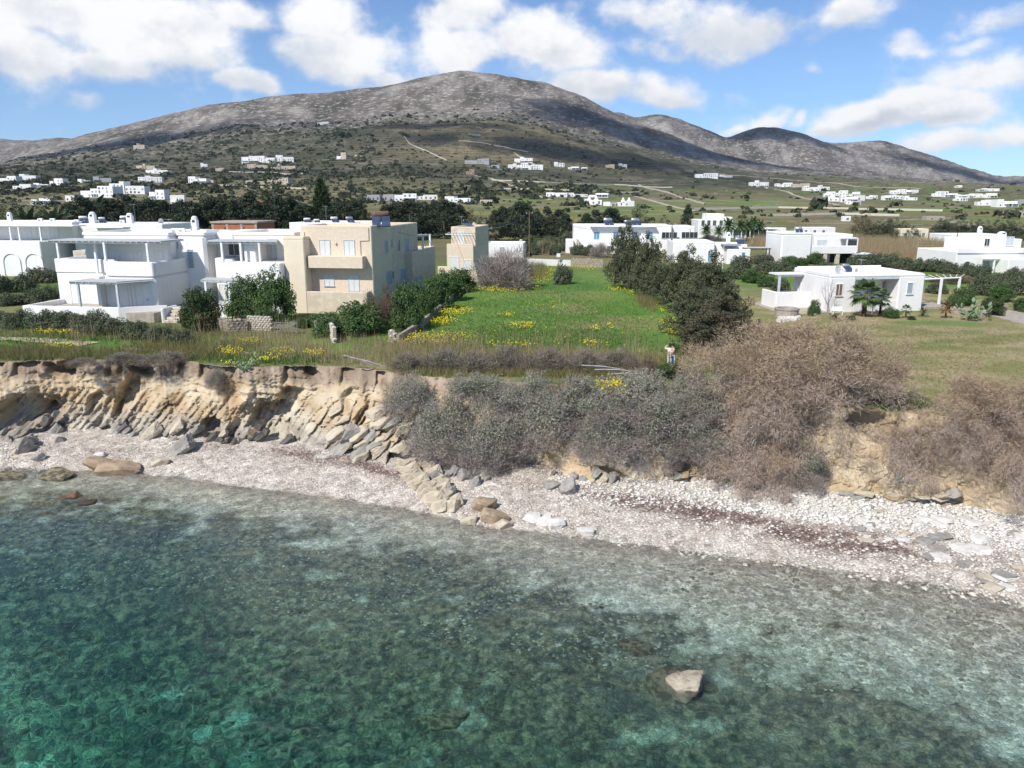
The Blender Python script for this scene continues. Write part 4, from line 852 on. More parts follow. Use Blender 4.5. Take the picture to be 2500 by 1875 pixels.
cy3 = [(2122, 535), (2140, 532), (2160, 530), (2180, 528), (2200, 536), (2222, 545), (2290, 530), (2312, 526), (2335, 530), (2358, 534), (2380, 532), (2402, 534), (2425, 532), (2448, 530), (2470, 536), (2492, 540)]
for i, (px, t) in enumerate(cy3): bg(px, t, rnd.uniform(235, 290), 'pinetree', 'pine_tree', 'tree', '%s dark evergreen from the left in the row behind the right-hand houses' % nth(i), 'evergreens behind the right-hand houses', .62)
bg(1554, 494, 262, 'pinetree', 'pine_tree', 'tree', 'broad dark pine rising behind the long white house', fat=.72); bg(1618, 524, 255, 'pinetree', 'pine_tree', 'tree', 'low dark pine left of the lone pointed cypress', fat=.6); bg(1655, 545, 230, 'pinetree', 'pine_tree', 'tree', 'dark round tree at the right end of the long white house', fat=.9)
bg(1676, 497, 262, 'spire', 'cypress_tree', 'tree', 'lone pointed cypress beside the white resort', fat=1.15); bg(2098, 508, 255, 'eucalyptus', 'eucalyptus', 'tree', 'tall yellowish eucalyptus before the green fields', fat=.52); bg(2185, 545, 240, 'eucalyptus', 'eucalyptus', 'tree', 'small yellowish tree right of the eucalyptus', fat=.7)
bg(1160, 505, 262, 'eucalyptus', 'eucalyptus', 'tree', 'pale brown tree behind the beige tower', fat=.55)
bg(678, 392, 215, 'araucaria', 'norfolk_pine', 'tree', 'tall thin Norfolk pine with sparse tiers above the windbreak', fat=.95); bg(790, 430, 225, 'araucaria', 'norfolk_pine', 'tree', 'dense pointed Norfolk pine at the right of the windbreak', fat=1.1)
for i, (px, t) in enumerate([(20, 490), (55, 482), (128, 470), (160, 500), (100, 505), (-10, 505)]): bg(px, t, rnd.uniform(200, 240), 'pinetree', 'pine_tree', 'tree', '%s dark broad tree from the left behind the arched house' % nth(sorted([20, 55, 128, 160, 100, -10]).index(px)), 'trees behind the arched house', .95)
for px, t, lb in [(78, 508, 'left one of two grey palms behind the arched house'), (138, 510, 'right one of two grey palms behind the arched house')]: bg(px, t, 165, 'gardenpalm', 'palm_tree', 'palm', lb, fat=1.05)
for i, (px, t) in enumerate([(1776, 526), (1805, 533), (1822, 530), (1836, 526), (1852, 532)]): bg(px, t, 228 + 4 * i, 'datepalm', 'date_palm', 'palm', '%s date palm from the left beside the white resort' % nth(i), 'date palms beside the resort', .95)
for px, t, lb in [(1722, 545, 'small palm at the left of the resort front'), (1752, 547, 'small palm between the resort and the date palms')]: bg(px, t, 222, 'datepalm', 'date_palm', 'palm', lb, fat=1.)
# scattered bushes on plain and slopes, too many to count: one mass
def bush_mass(name, n, y0, y1, keep, size, seed, m_, label):
    r = np.random.RandomState(seed); y = np.exp(r.uniform(math.log(y0), math.log(y1), n)); m_x = r.uniform(-.75, .75, n); xx = m_x * y
    k = keep(xx, y); xx, y = xx[k], y[k]; z = land(xx, y); sc = size * np.exp(r.normal(size=len(xx)) * .42) * (.8 + y / 2600)
    nl = 16; d = unit(r.normal(size=(len(xx), nl, 3))); d[..., 2] = np.abs(d[..., 2]) * .75
    P = np.stack([xx, y, z], 1)[:, None] + d * sc[:, None, None] * r.uniform(.55, 1.05, (len(xx), nl, 1)); sz = np.repeat(sc, nl)[:, None]
    V, F = leafquads(P.reshape(-1, 3), unit(d.reshape(-1, 3) + r.normal(size=(len(xx) * nl, 3)) * .4), sz * .44, sz * .35, r)
    link(name, mesh(name, V, F, m_), kind='stuff', label=label, cat='bushes')
def keep_slope(xx, y):
    f = fbm(xx / 260, y / 330, 6, 3); kn_ = np.exp(-(((xx - KNX - 60) / 240) ** 2 + ((y - KNY + 150) / 250) ** 2) ** 2)
    px = CXP + FPX * xx / y; dens_ = sstep(y, 520, 950) * sstep(1450 - px + 250 * f, -150, 250) * .80 + .025
    dens_ = dens_ * (1 - .93 * kn_) * (.45 + 1.1 * sstep(f, -.25, .2)); return np.random.RandomState(3).uniform(size=len(xx)) < dens_
far_leaf = mat('maquis_foliage', (.038, .050, .024), (.065, .072, .034), .02, .4, .6, .9, c3=(.020, .030, .015), island=.8)
bush_mass('maquis_bushes', 21000, 420, 2300, keep_slope, 2.1, 41, far_leaf, 'dark evergreen bushes dotted over the lower slopes')
bush_mass('plain_bushes', 900, 270, 900, lambda xx, y: np.random.RandomState(5).uniform(size=len(xx)) < .05 + .35 * sstep(fbm(xx / 90, y / 70, 3, 3), .15, .35) + .5 * sstep(-xx, 20, 150) * sstep(y, 350, 600), 1.5, 43, far_leaf, 'low dark bushes dotted over the green plain')
# grass, reeds and flowers
def region(n, polys, r):
    """random ground points below photo patches (cx, cy, rx, ry, weight)"""
    w_ = np.array([q[4] * q[2] * q[3] for q in polys], float); c = r.choice(len(polys), n, p=w_ / w_.sum()); q = np.array(polys)[c]
    rr = np.sqrt(r.uniform(size=n)) * (1 + .35 * r.normal(size=n) * .6); a = r.uniform(0, 6.283, n); px = q[:, 0] + q[:, 2] * rr * np.cos(a); py = q[:, 1] + q[:, 3] * rr * np.sin(a)
    u = (px - CXP) / FPX; v = -(py - CYP) / FPX; dy = math.cos(PITCH) + v * math.sin(PITCH); dz = -math.sin(PITCH) + v * math.cos(PITCH); t = (ZF - HC) / dz
    xx, yy = u * t, dy * t; ok = (t > 0) & (yy > ytop(xx / yy) - .1) & (yy < 260); return xx[ok], yy[ok]
def tufts(name, n, polys, hgt, wd, m_, seed, label, lean=.35, per=5, cat='grass'):
    r = np.random.RandomState(seed); xx, yy = region(n, polys, r); z = land(xx, yy); P = np.repeat(np.stack([xx, yy, z - .03], 1), per, 0); P[:, :2] += r.normal(size=(len(P), 2)) * hgt * .16
    D = unit(np.stack([r.normal(size=len(P)) * lean, r.normal(size=len(P)) * lean, np.ones(len(P))], 1)); V, F = spikes(P, D, hgt * r.uniform(.45, 1.25, (len(P), 1)), wd, r)
    link(name, mesh(name, V, F, m_), kind='stuff', label=label, cat=cat)
tufts('dry_reeds', 3000, [(1250, 878, 380, 24, 1.), (860, 862, 210, 34, 1.), (1050, 850, 120, 26, 1.), (640, 850, 140, 34, .8), (1330, 884, 240, 16, 1.1)], .92, .013, straw, 51, 'tall dry reeds along the cliff edge', .18, 5)
tufts('dry_edge_grass', 6600, [(250, 868, 300, 18, 1.), (60, 862, 110, 18, 1.2), (500, 850, 150, 22, .8), (400, 845, 90, 14, .6), (1600, 880, 40, 22, .6), (1690, 880, 60, 30, .5), (300, 815, 320, 14, .5), (1250, 914, 330, 8, 1.4), (1480, 920, 150, 10, 1.2)], .62, .016, strawg, 52, 'half dry grass along the edge of the bare cliff', .35, 5)
tufts('tall_stalks', 420, [(330, 825, 280, 26, 1.), (1300, 850, 330, 26, 1.), (640, 820, 130, 30, 1.), (1690, 875, 60, 20, .6)], 1.9, .020, straw, 53, 'single tall straw stalks among the edge grass', .12, 3)
tufts('lawn_grass', 11000, [(2180, 880, 330, 90, 1.), (2000, 810, 160, 30, 1.), (2350, 820, 170, 26, 1.)], .16, .020, strawg, 54, 'short half dry grass of the lawn before the bungalow', .6, 3)
tufts('meadow_grass', 17000, [(1300, 790, 300, 95, 1.), (1330, 690, 170, 30, .6), (1250, 840, 330, 40, 1.)], .24, .026, blade, 55, 'short spring grass of the meadow', .5, 3)
tufts('edge_green', 4500, [(420, 872, 380, 14, 1.), (120, 830, 180, 12, .6), (700, 880, 120, 12, .8), (1010, 893, 60, 8, .8), (2200, 985, 70, 16, 2.), (1760, 890, 60, 20, .6)], .34, .026, blade, 56, 'fresh green weeds along the cliff edge', .5, 4)
tufts('field_reeds', 3800, [(2140, 615, 60, 22, 1.), (2230, 618, 100, 24, 1.), (2300, 625, 60, 20, 1.), (1880, 596, 50, 12, .8), (2080, 592, 40, 8, .6), (1335, 612, 20, 12, .3)], 2.7, .045, straw, 57, 'pale reed beds on the plain between the right-hand houses', .16, 6)
tufts('thicket_stalks', 1300, [(1585, 735, 26, 18, 1.), (1310, 665, 25, 20, 1.)], 1.2, .02, strawg, 58, 'yellowing stalks under the cypress clump and by the bare fig', .2, 4)
fl = [(1215, 708, 70, 7, 1.6), (1285, 704, 40, 6, 1.), (1320, 672, 34, 20, 1.6), (1405, 652, 60, 5, 1.4), (1440, 658, 30, 5, .8), (1512, 708, 30, 6, 1.2), (1545, 718, 20, 5, .8), (1600, 744, 14, 5, 1.2), (1622, 762, 12, 5, 1.), (1633, 788, 24, 8, 1.4), (1650, 812, 32, 7, 1.6), (1665, 796, 12, 6, 1.), (1722, 870, 28, 14, 1.), (1740, 905, 20, 10, .6), (1110, 762, 40, 10, 1.2), (1070, 782, 40, 14, 1.4), (1085, 745, 16, 8, .6),
      (1275, 798, 30, 7, .9), (1235, 772, 22, 5, .6), (1360, 745, 70, 14, .12), (1452, 805, 12, 5, .9), (1490, 800, 10, 6, .7), (1100, 830, 60, 14, .45), (1010, 830, 60, 12, .8), (1440, 842, 24, 5, .8), (1250, 845, 60, 10, .25), (160, 813, 50, 5, 1.4), (95, 812, 30, 4, .8), (150, 850, 34, 6, .9), (565, 862, 30, 10, .8), (560, 895, 20, 5, 1.), (610, 838, 30, 8, .8), (770, 868, 24, 8, 1.), (690, 862, 30, 8, .6), (1000, 896, 30, 8, 1.2), (655, 880, 40, 6, .5), (1400, 790, 200, 80, .006), (1520, 905, 22, 5, 1.)]
def flowers():
    r = np.random.RandomState(61); xx, yy = region(6500, fl, r); z = land(xx, yy) + r.uniform(.12, .42, len(xx)); P = np.stack([xx, yy, z], 1)
    V, F = leafquads(P, unit(r.normal(size=P.shape) * .5 + (0, -.5, .6)), .060, .055, r); link('yellow_flowers', mesh('yellow_flowers', V, F, petal), kind='stuff', label='drifts of small yellow flowers in the meadow', cat='flowers')
    V, F = spikes(P - (0, 0, .4), unit(r.normal(size=P.shape) * .25 + (0, 0, 1.)), .40, .028, r); link('flower_stems', mesh('flower_stems', V, F, blade), kind='stuff', label='green leaves and stems under the yellow flowers', cat='grass')
flowers()
def cliff_flowers():
    r = np.random.RandomState(62); P = np.array([tuple(cliffpt(px, py)) for px, py in zip(r.normal(1495, 16, 60), r.normal(952, 10, 60))]); P = np.repeat(P, 5, 0) + r.normal(size=(300, 3)) * (.3, .25, .1) + (0, -.5, .45)
    V, F = leafquads(P, unit(r.normal(size=P.shape) * .5 + (0, -.6, .5)), .065, .06, r); link('cliff_flowers', mesh('cliff_flowers', V, F, petal), kind='stuff', label='small patch of yellow flowers among the saltbushes', cat='flowers')
cliff_flowers()
# ---------------------------------------------------------------- houses
class House:
    """a house in its own frame: x along the front, y back, z up from its ground; sizes are read off the photograph"""
    def __init__(s, name, label, px, py, rz, cat='house', z=ZF, group=None, P=None):
        p = P if P is not None else at(px, py, z); s.p = p; s.rz = R(rz); s.o = thing(name, label, cat, p, s.rz, group)
    def w(s, x, y, z=0.):
        c, n = math.cos(s.rz), math.sin(s.rz); return Vector((s.p.x + c * x - n * y, s.p.y + n * x + c * y, s.p.z + z))
    def _solve(s, f, px, a, b):
        for _ in range(60):
            m_ = (a + b) / 2
            if (proj(f(m_))[0] - px) * (proj(f(b))[0] - px) <= 0: a = m_
            else: b = m_
        return (a + b) / 2
    def X(s, px, y=0., z=3.): return s._solve(lambda t: s.w(t, y, z), px, -80, 80)
    def Yy(s, px, x, z=3.): return s._solve(lambda t: s.w(x, t, z), px, -5, 60)
    def Z(s, py, x=0., y=0.):
        a, b = -5., 40.
        for _ in range(60):
            m_ = (a + b) / 2
            if proj(s.w(x, y, m_))[1] > py: a = m_
            else: b = m_
        return (a + b) / 2
    def box(s, part, m_, x0, x1, y0, y1, z0, z1, b=.07, parent=None): return MB().box(min(x0, x1), max(x0, x1), min(y0, y1), max(y0, y1), min(z0, z1), max(z0, z1), b).obj(part, m_, parent or s.o)
    def block(s, m_, x0, x1, y0, y1, z0, z1, par=.35, b=.10, part='wall'):
        """walls with a parapet round a flat roof"""
        w_ = s.box(part, m_, x0, x1, y0, y1, z0, z1 - par, b); t = .28
        if par:
            mb = MB(); mb.box(x0, x1, y0, y0 + t, z1 - par - .1, z1, .08); mb.box(x0, x1, y1 - t, y1, z1 - par - .1, z1, .08); mb.box(x0, x0 + t, y0 + t - .05, y1 - t + .05, z1 - par - .1, z1 - .004, .08); mb.box(x1 - t, x1, y0 + t - .05, y1 - t + .05, z1 - par - .1, z1 - .004, .08)
            mb.obj('parapet', m_, s.o)
        return w_
    def opening(s, kind, face, a, z0, w_, h, at_, m_, fm=None, sill=True):
        """a window or door on the face 'f' (plane y=at_) or 'r'/'l' (plane x=at_)"""
        fm = fm or whitewood; t = .07
        def bx(mb, a0, a1, b0, b1, d0, d1):
            if face == 'f': mb.box(a0, a1, at_ - d1, at_ - d0, b0, b1)
            elif face == 'r': mb.box(at_ + d0, at_ + d1, a0, a1, b0, b1)
            else: mb.box(at_ - d1, at_ - d0, a0, a1, b0, b1)
        f = MB(); bx(f, a - t, a, z0, z0 + h + t, -.03, .07); bx(f, a + w_, a + w_ + t, z0, z0 + h + t, -.03, .07); bx(f, a, a + w_, z0 + h, z0 + h + t, -.03, .068)
        o = f.obj(kind, fm, s.o)
        p = MB(); bx(p, a, a + w_, z0, z0 + h, -.02, .02); p.obj('pane' if m_ is dark else 'shutter', m_, o)
        if w_ > .7: q = MB(); bx(q, a + w_ / 2 - .03, a + w_ / 2 + .03, z0 + .02, z0 + h - .02, .021, .045); q.obj('mullion', fm, o)
        if sill and kind == 'window': q = MB(); bx(q, a - .12, a + w_ + .12, z0 - .09, z0 - .005, -.02, .14); q.obj('sill', fm, o)
        return o
    def pergola(s, poly, z, posts, zb, m_=None, rm=None, slats=True, part='pergola', along=True, over=.25):
        """roof of mats on rafters over posts; poly = front-left, front-right, back-right, back-left"""
        m_ = m_ or whitewood; fl_, fr_, br_, bl_ = [Vector((a, b)) for a, b in poly]
        if rm: root = MB().prism([tuple(q) for q in (fl_, fr_, br_, bl_)], z, z + .10).obj(part, rm, s.o)
        else: root = MB().tube([(fl_.x, fl_.y, z - .12), (fr_.x, fr_.y, z - .12)], .09, 4).obj(part, m_, s.o)
        bm_ = MB(); a = fl_.lerp(bl_, .06); b = fr_.lerp(br_, .06); bm_.tube([(a.x, a.y, z - .14), (b.x, b.y, z - .14)], .10, 4).obj('beam', m_, root)
        n = max(4, int((fr_ - fl_).length / .7)); sl_ = None
        for i in range(n + 1):
            t = i / n; a = fl_.lerp(fr_, t); b = bl_.lerp(br_, t); MB().tube([(a.x, a.y, z - .055), (b.x, b.y, z - .055)], .05, 4).obj('rafter', m_, root)
        for x_, y_ in posts: MB().box(x_ - .12, x_ + .12, y_ - .12, y_ + .12, zb, z - .1, .02).obj('post', m_, root)
        return root
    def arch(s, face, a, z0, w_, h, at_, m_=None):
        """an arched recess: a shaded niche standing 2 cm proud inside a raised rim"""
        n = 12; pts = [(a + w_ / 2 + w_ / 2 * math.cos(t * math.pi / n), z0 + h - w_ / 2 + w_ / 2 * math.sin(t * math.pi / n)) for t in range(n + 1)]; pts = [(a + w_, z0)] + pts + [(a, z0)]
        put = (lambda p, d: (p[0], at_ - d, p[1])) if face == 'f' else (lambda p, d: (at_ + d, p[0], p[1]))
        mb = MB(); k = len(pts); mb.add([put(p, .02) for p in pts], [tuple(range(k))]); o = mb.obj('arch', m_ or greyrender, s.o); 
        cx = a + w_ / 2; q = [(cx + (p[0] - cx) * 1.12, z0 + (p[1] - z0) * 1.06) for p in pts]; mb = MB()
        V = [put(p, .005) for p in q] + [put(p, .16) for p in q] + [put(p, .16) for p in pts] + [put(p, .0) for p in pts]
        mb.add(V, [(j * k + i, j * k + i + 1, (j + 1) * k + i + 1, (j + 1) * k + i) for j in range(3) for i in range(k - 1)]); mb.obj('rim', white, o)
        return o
    def chimney(s, x, y, z, h, w_=.35, m_=None):
        mb = MB().box(x - w_, x + w_, y - w_ * .8, y + w_ * .8, z - .3, z + h * .8, .06); mb.lathe([(w_ * .95, z + h * .8 - .02), (w_ * .9, z + h * .92), (w_ * .45, z + h)], 10, (x, y)); o = mb.obj('chimney', m_ or white, s.o)
        MB().box(x - w_ * .5, x + w_ * .5, y - w_ * .8 - .01, y + w_ * .8 + .01, z + h * .62, z + h * .76).obj('smoke_vent', dark, o)
def steps(h, x0, x1, y0, n, rise, run, m_):
    for i in range(n): h.box('step', m_, x0, x1, y0 + i * run, y0 + n * run + .3, i * rise + .002 * i, (i + 1) * rise, .03)
# --- the white house with two pergolas
B = House('white_house', 'large white two-storey house with two pergolas and a low terrace wall', 294, 787, -8)
tz = B.Z(751); xl = B.X(48, 0)
mb = MB(); mb.box(xl, 0, 0, .35, -.3, tz, .08); mb.box(xl - .002, xl + .35, .3, 7, -.3, tz - .003, .08); mb.obj('terrace_wall', white, B.o)
MB().box(xl + .3, 3.6, .3, 8, -.3, tz - .55, .02).obj('terrace_floor', concrete, B.o)
MB().prism([(0, 0), (3.9, 2.2), (3.75, 2.55), (-.1, .36)], -.3, tz - .01).obj('side_wall', white, B.o)
gx = B.X(380, 3); lx = B.X(141, 6); fx = B.X(252, 3); zs = B.Z(675, gx, 3); zp = B.Z(640, gx, 3); zl = B.Z(637, lx, 6)
B.box('wall', white, lx, fx + .3, 6, 15, -.3, zs, .10); B.box('wall', white, fx, gx, 3, 15, -.3, zs + .02, .3)
B.box('fin_wall', white, fx - .2, fx + .25, 2.2, 5.99, -.3, zs - .02, .06)
for (a0, a1, b0, b1) in ((lx, fx - .35, 5.9, 6.3), (fx + .55, gx, 2.9, 3.3)): B.box('parapet', white, a0, a1, b0, b1, zs - .05, zp, .10)
B.box('parapet', white, fx - .45, fx + .6, 5.2, 5.6, zs - .02, zp - .15, .10); B.box('parapet', white, gx - .4, gx + .01, 3.28, 11, zs - .04, zp - .02, .12); B.box('parapet', white, lx - .01, lx + .38, 6.28, 12, zs - .04, zp - .01, .10)
ux0, ux1 = B.X(212, 8), B.X(421, 8); zr = B.Z(566, ux0, 8)
B.block(white, ux0, ux1, 8.2, 17, zs, zr, .3, .25); vx1 = B.X(503, 9); B.block(white, ux1 - .1, vx1, 9.6, 17, -.3, B.Z(567, ux1, 9.6), .3, .3)
zq = B.Z(588, ux0, 4.5); pl_, pr_ = B.X(133, 4.5), B.X(418, 5)
B.pergola([(pl_, 4.4), (pr_, 3.9), (pr_, 8.3), (pl_, 8.3)], zq, [(B.X(151, 5.9), 6.05), (B.X(243, 5.4), 5.4), (B.X(267, 4.2), 4.2), (B.X(370, 3.2), 3.25)], zs, whitewood, reedroof)
zw = B.Z(688, -4, .3); pw = B.X(178, .3)
B.pergola([(pw, -.1), (.15, -.1), (gx - .1, 2.9), (pw + .3, 2.9)], zw, [(B.X(192, .15), .17), (B.X(287, .15), .17)], tz - .02, greywood, reedroof)
for px0, px1, py0, py1, y, m_ in [(312, 318, 688, 747, 3, white), (330, 364, 688, 747, 3, whitewood)]: B.opening('door', 'f', B.X(px0, y), tz - .5, B.X(px1, y) - B.X(px0, y), 2.6, y, m_)
B.opening('door', 'f', B.X(172, 6), tz - .5, 3.2, 2.5, 6, whitewood)
for px0, px1 in [(252, 270), (277, 299), (335, 352), (386, 404)]: B.opening('door', 'f', B.X(px0, 8.2), zs + .02, B.X(px1, 8.2) - B.X(px0, 8.2), 2.15, 8.2, whitewood)
B.opening('door', 'f', B.X(466, 9.6), zs + .3, B.X(477, 9.6) - B.X(466, 9.6), 2.0, 9.6, shutter_g, greywood); B.opening('door', 'f', B.X(436, 9.6), zs + .3, .75, 2.1, 9.6, whitewood)
B.chimney(B.X(489, 11), 11, zr - .2, 1.9); B.box('roof_upstand', white, vx1 - 2.4, vx1 - .2, 10.5, 14, zr - .5, zr + .12, .3)
steps(B, B.X(404, 1), B.X(437, 1), .2, 5, .28, .42, stonepale); B.box('stair_wall', white, B.X(404, 1) - .35, B.X(404, 1) - .02, .3, 3, -.3, 1.5, .1)
B.box('vent', greyrender, 1.3, 1.45, 2.88, 2.92, 1.9, 2.05, 0)
# --- white house with arches behind it
A = House('white_house', 'white house with arches at the left edge, behind the pergola house', 109, 675, -5)
ax0 = A.X(-130); za = A.Z(590); zb2 = A.Z(541, 0, 5)
A.box('wall', white, ax0, 0, 0, 12, -.3, za, .12); A.box('parapet', white, ax0 + .01, -.01, .02, .3, za - .1, za + .1, .06)
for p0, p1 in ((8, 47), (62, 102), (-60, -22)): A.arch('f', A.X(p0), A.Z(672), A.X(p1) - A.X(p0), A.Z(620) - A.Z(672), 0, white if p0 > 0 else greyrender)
y0_ = A.Yy(121, 0); y1_ = A.Yy(150, 0); A.arch('r', y0_, A.Z(672), y1_ - y0_, A.Z(628) - A.Z(672), 0, white)
A.block(white, ax0, A.X(186, 4.5), 4.5, 13, za - .02, zb2, .3, .12); 
A.box('roof_slab', whitewood, ax0, A.X(186, 1) , 1.2, 4.6, A.Z(553, 0, 1.2), A.Z(550.5, 0, 1.2), .02)
for p in (34, 55, 107): A.box('post', whitewood, A.X(p, 1.4) - .12, A.X(p, 1.4) + .12, 1.3, 1.54, za - .02, A.Z(553, 0, 1.2) + .02, .02)
A.box('wall', white, A.X(186, 6), A.X(404, 6), 6, 16, -.3, A.Z(546, 4, 6), .12); A.box('roof_slab', whitewood, A.X(225, 4), A.X(308, 4), 4, 6.1, A.Z(557, 8, 4), A.Z(554, 8, 4), .02)
for p0, p1, y in ((60, 84, 4.5), (130, 150, 4.5)): A.opening('door', 'f', A.X(p0, y), za, A.X(p1, y) - A.X(p0, y), 2.2, y, whitewood)
A.chimney(A.X(37, 6), 6, zb2 - .2, 1.7); A.chimney(A.X(237, 8), 8, A.Z(546, 4, 6) - .2, 2.1, .5); A.chimney(A.X(327, 8), 8, A.Z(546, 4, 6) - .2, 1.9, .5)
MB().box(A.X(184, 1), A.X(215, 1), .5, 4, A.Z(632, 6, .5), A.Z(612, 6, .5), .05).obj('stone_store', stonepale, A.o)
# --- white house with loggias
Cc = House('white_house', 'white house with loggias and pergolas beside the cream side wall', 512, 763, -8)
zr = Cc.Z(570); zt = Cc.Z(640); xw = Cc.X(688, 0); xe = Cc.X(748, 1)
Cc.block(white, Cc.X(576, 4), xw, 4.2, 13, -.3, zr, .3, .25); Cc.box('wall', white, Cc.X(512, 4), Cc.X(577, 4), 4.4, 13, -.3, Cc.Z(567, 0, 4), .25)
Cc.box('wall', white, Cc.X(552, 0), xw, 0, 4.3, -.3, zt, .12); Cc.box('wall', white, 0, Cc.X(552, 0) - .005, 2.0, 4.4, -.3, zt + .3, .12)
Cc.block(cream, xw + .02, xe, 1.0, 14, -.3, Cc.Z(577, xw, 1), .3, .10)
Cc.pergola([(Cc.X(517, .4), .3), (Cc.X(684, .4), .3), (Cc.X(684, 4), 4.2), (Cc.X(520, 4), 4.3)], Cc.Z(590, 0, .4), [(Cc.X(549, .3), .35), (Cc.X(640, .3), .35), (Cc.X(594, .3), .4)], zt - .05, whitewood, reedroof)
Cc.box('fin_wall', white, Cc.X(600, 1), Cc.X(628, 1), 1.2, 4.25, zt - .05, Cc.Z(592, 0, 1) - .05, .08); Cc.opening('window', 'f', Cc.X(566, 4.2), zt + .5, Cc.X(591, 4.2) - Cc.X(566, 4.2), 1.7, 4.18, dark)
Cc.opening('door', 'f', Cc.X(662, 4.2), zt + .02, Cc.X(682, 4.2) - Cc.X(662, 4.2), 2.3, 4.18, greywood)
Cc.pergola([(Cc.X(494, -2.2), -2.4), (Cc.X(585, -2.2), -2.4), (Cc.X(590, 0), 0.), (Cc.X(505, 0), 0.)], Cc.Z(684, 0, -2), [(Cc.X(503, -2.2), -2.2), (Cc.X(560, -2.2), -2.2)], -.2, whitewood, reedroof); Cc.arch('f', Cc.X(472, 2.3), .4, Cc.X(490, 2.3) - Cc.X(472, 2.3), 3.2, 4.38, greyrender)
Cc.opening('door', 'f', Cc.X(535, 2), .3, 1.2, 2.6, 2.0, shutter_w)
Cc.box('base_wall', white, Cc.X(545, -1), Cc.X(600, -1), -3.2, -.02, -.4, 1.0, .1)
# --- beige two-storey house
D = House('beige_house', 'beige mottled stucco house with a balcony and a shaded blue-shuttered side', 727, 764, -8)
zt = D.Z(711); x0, x1 = D.X(742, 1.6), D.X(912, 1.6); zr = D.Z(550, x0, 1.6); yb_ = D.Yy(1020, x1, 7)
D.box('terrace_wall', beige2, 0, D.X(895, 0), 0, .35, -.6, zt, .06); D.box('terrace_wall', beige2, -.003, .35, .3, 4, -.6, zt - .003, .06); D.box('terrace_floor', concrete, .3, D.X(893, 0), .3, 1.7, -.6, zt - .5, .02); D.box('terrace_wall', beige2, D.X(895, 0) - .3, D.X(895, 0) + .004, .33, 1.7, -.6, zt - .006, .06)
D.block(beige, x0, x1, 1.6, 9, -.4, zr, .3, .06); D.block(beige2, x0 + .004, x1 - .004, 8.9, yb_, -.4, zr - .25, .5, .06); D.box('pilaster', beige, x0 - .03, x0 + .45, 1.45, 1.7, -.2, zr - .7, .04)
zb0, zb1 = D.Z(655, 2, .4), D.Z(625, 2, .4); D.box('balcony', beige, D.X(754, .4), D.X(888, .4), .4, 1.65, zb0, zb1, .05)
for p0, p1, t, b_, k, m_ in [(786, 810, 586, 622, 'window', shutter_w), (845, 869, 587, 623, 'window', shutter_w), (793, 815, 671, 697, 'window', shutter_w), (852, 876, 672, 711, 'door', shutter_w)]:
    a = D.X(p0, 1.6); D.opening(k, 'f', a, D.Z(b_, a, 1.6), D.X(p1, 1.6) - a, D.Z(t, a, 1.6) - D.Z(b_, a, 1.6), 1.6, m_, greywood)
for p0, p1, t, b_, m_ in [(943, 949, 588, 617, shutter_g), (957, 960, 586, 602, dark), (973, 978, 586, 613, dark), (991, 999, 583, 615, shutter_g), (944, 956, 664, 697, shutter_g), (957, 961, 663, 680, dark), (978, 990, 658, 690, shutter_g), (1008, 1018, 652, 686, shutter_g), (990, 994, 655, 672, dark)]:
    a = D.Yy(p0, x1); b2 = D.Yy(p1, x1); D.opening('window', 'r', a, D.Z(b_, x1, a), b2 - a, D.Z(t, x1, a) - D.Z(b_, x1, a), x1, m_, greywood)
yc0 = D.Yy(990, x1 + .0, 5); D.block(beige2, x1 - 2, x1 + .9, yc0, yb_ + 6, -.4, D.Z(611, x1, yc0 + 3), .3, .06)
ya = D.Yy(1012, x1 + .9, 2); D.opening('door', 'r', ya, .4, 1.1, 2.1, x1 + .9, shutter_g, greywood); D.opening('door', 'r', ya + 2.2, .4, 1.1, 2.1, x1 + .9, shutter_g, greywood)
D.pergola([(x1 - 1.9, yb_ + .2), (x1 + .7, yb_ + .2), (x1 + .7, yb_ + 4.5), (x1 - 1.9, yb_ + 4.5)], D.Z(574, x1, yb_ + .3), [(x1 + .6, yb_ + .4), (x1 + .6, yb_ + 4.3)], D.Z(611, x1, yc0 + 3) - .3, whitewood)
for p0, z in ((826, 594), (769, 665)): D.box('wall_lamp', stonepale, D.X(p0, 1.6) - .1, D.X(p0, 1.6) + .1, 1.42, 1.59, D.Z(z, 2, 1.6) - .12, D.Z(z, 2, 1.6) + .12, .04)
MB().tube([(D.X(905, 1.5), 1.53, zr - .2), (D.X(905, 1.5), 1.53, D.Z(587, x1, 1.6)), (D.X(884, 1.5), 1.53, D.Z(588, x1, 1.6)), (D.X(884, 1.5), 1.53, zb1)], .035, 5).obj('drain_pipe', concrete, D.o)
# --- beige tower
E = House('beige_tower', 'narrow beige tower house with a slatted roof terrace behind the bare fig', 1092, 687, -10)
xr = E.X(1156, 0); zt = E.Z(601); zr = E.Z(553, 0, 2); ye = E.Yy(1193, xr, 6)
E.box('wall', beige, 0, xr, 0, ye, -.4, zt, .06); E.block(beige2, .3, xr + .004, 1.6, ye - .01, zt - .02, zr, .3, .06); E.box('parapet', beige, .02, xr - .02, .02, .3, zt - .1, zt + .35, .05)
for i in range(9): MB().tube([(.1 + i * (xr - .2) / 8, -.35, E.Z(571)), (.1 + i * (xr - .2) / 8, 1.65, E.Z(569))], .05, 4).obj('slat', whitewood, E.o)
MB().tube([(-.1, -.2, E.Z(571) - .1), (xr + .1, -.2, E.Z(571) - .1)], .07, 4).obj('beam', whitewood, E.o)
for p0, p1, t, b_, k in [(1098, 1119, 627, 660, 'door'), (1131, 1150, 635, 657, 'window')]: a = E.X(p0); E.opening(k, 'f', a, E.Z(b_, a), E.X(p1) - a, E.Z(t, a) - E.Z(b_, a), 0, shutter_w)
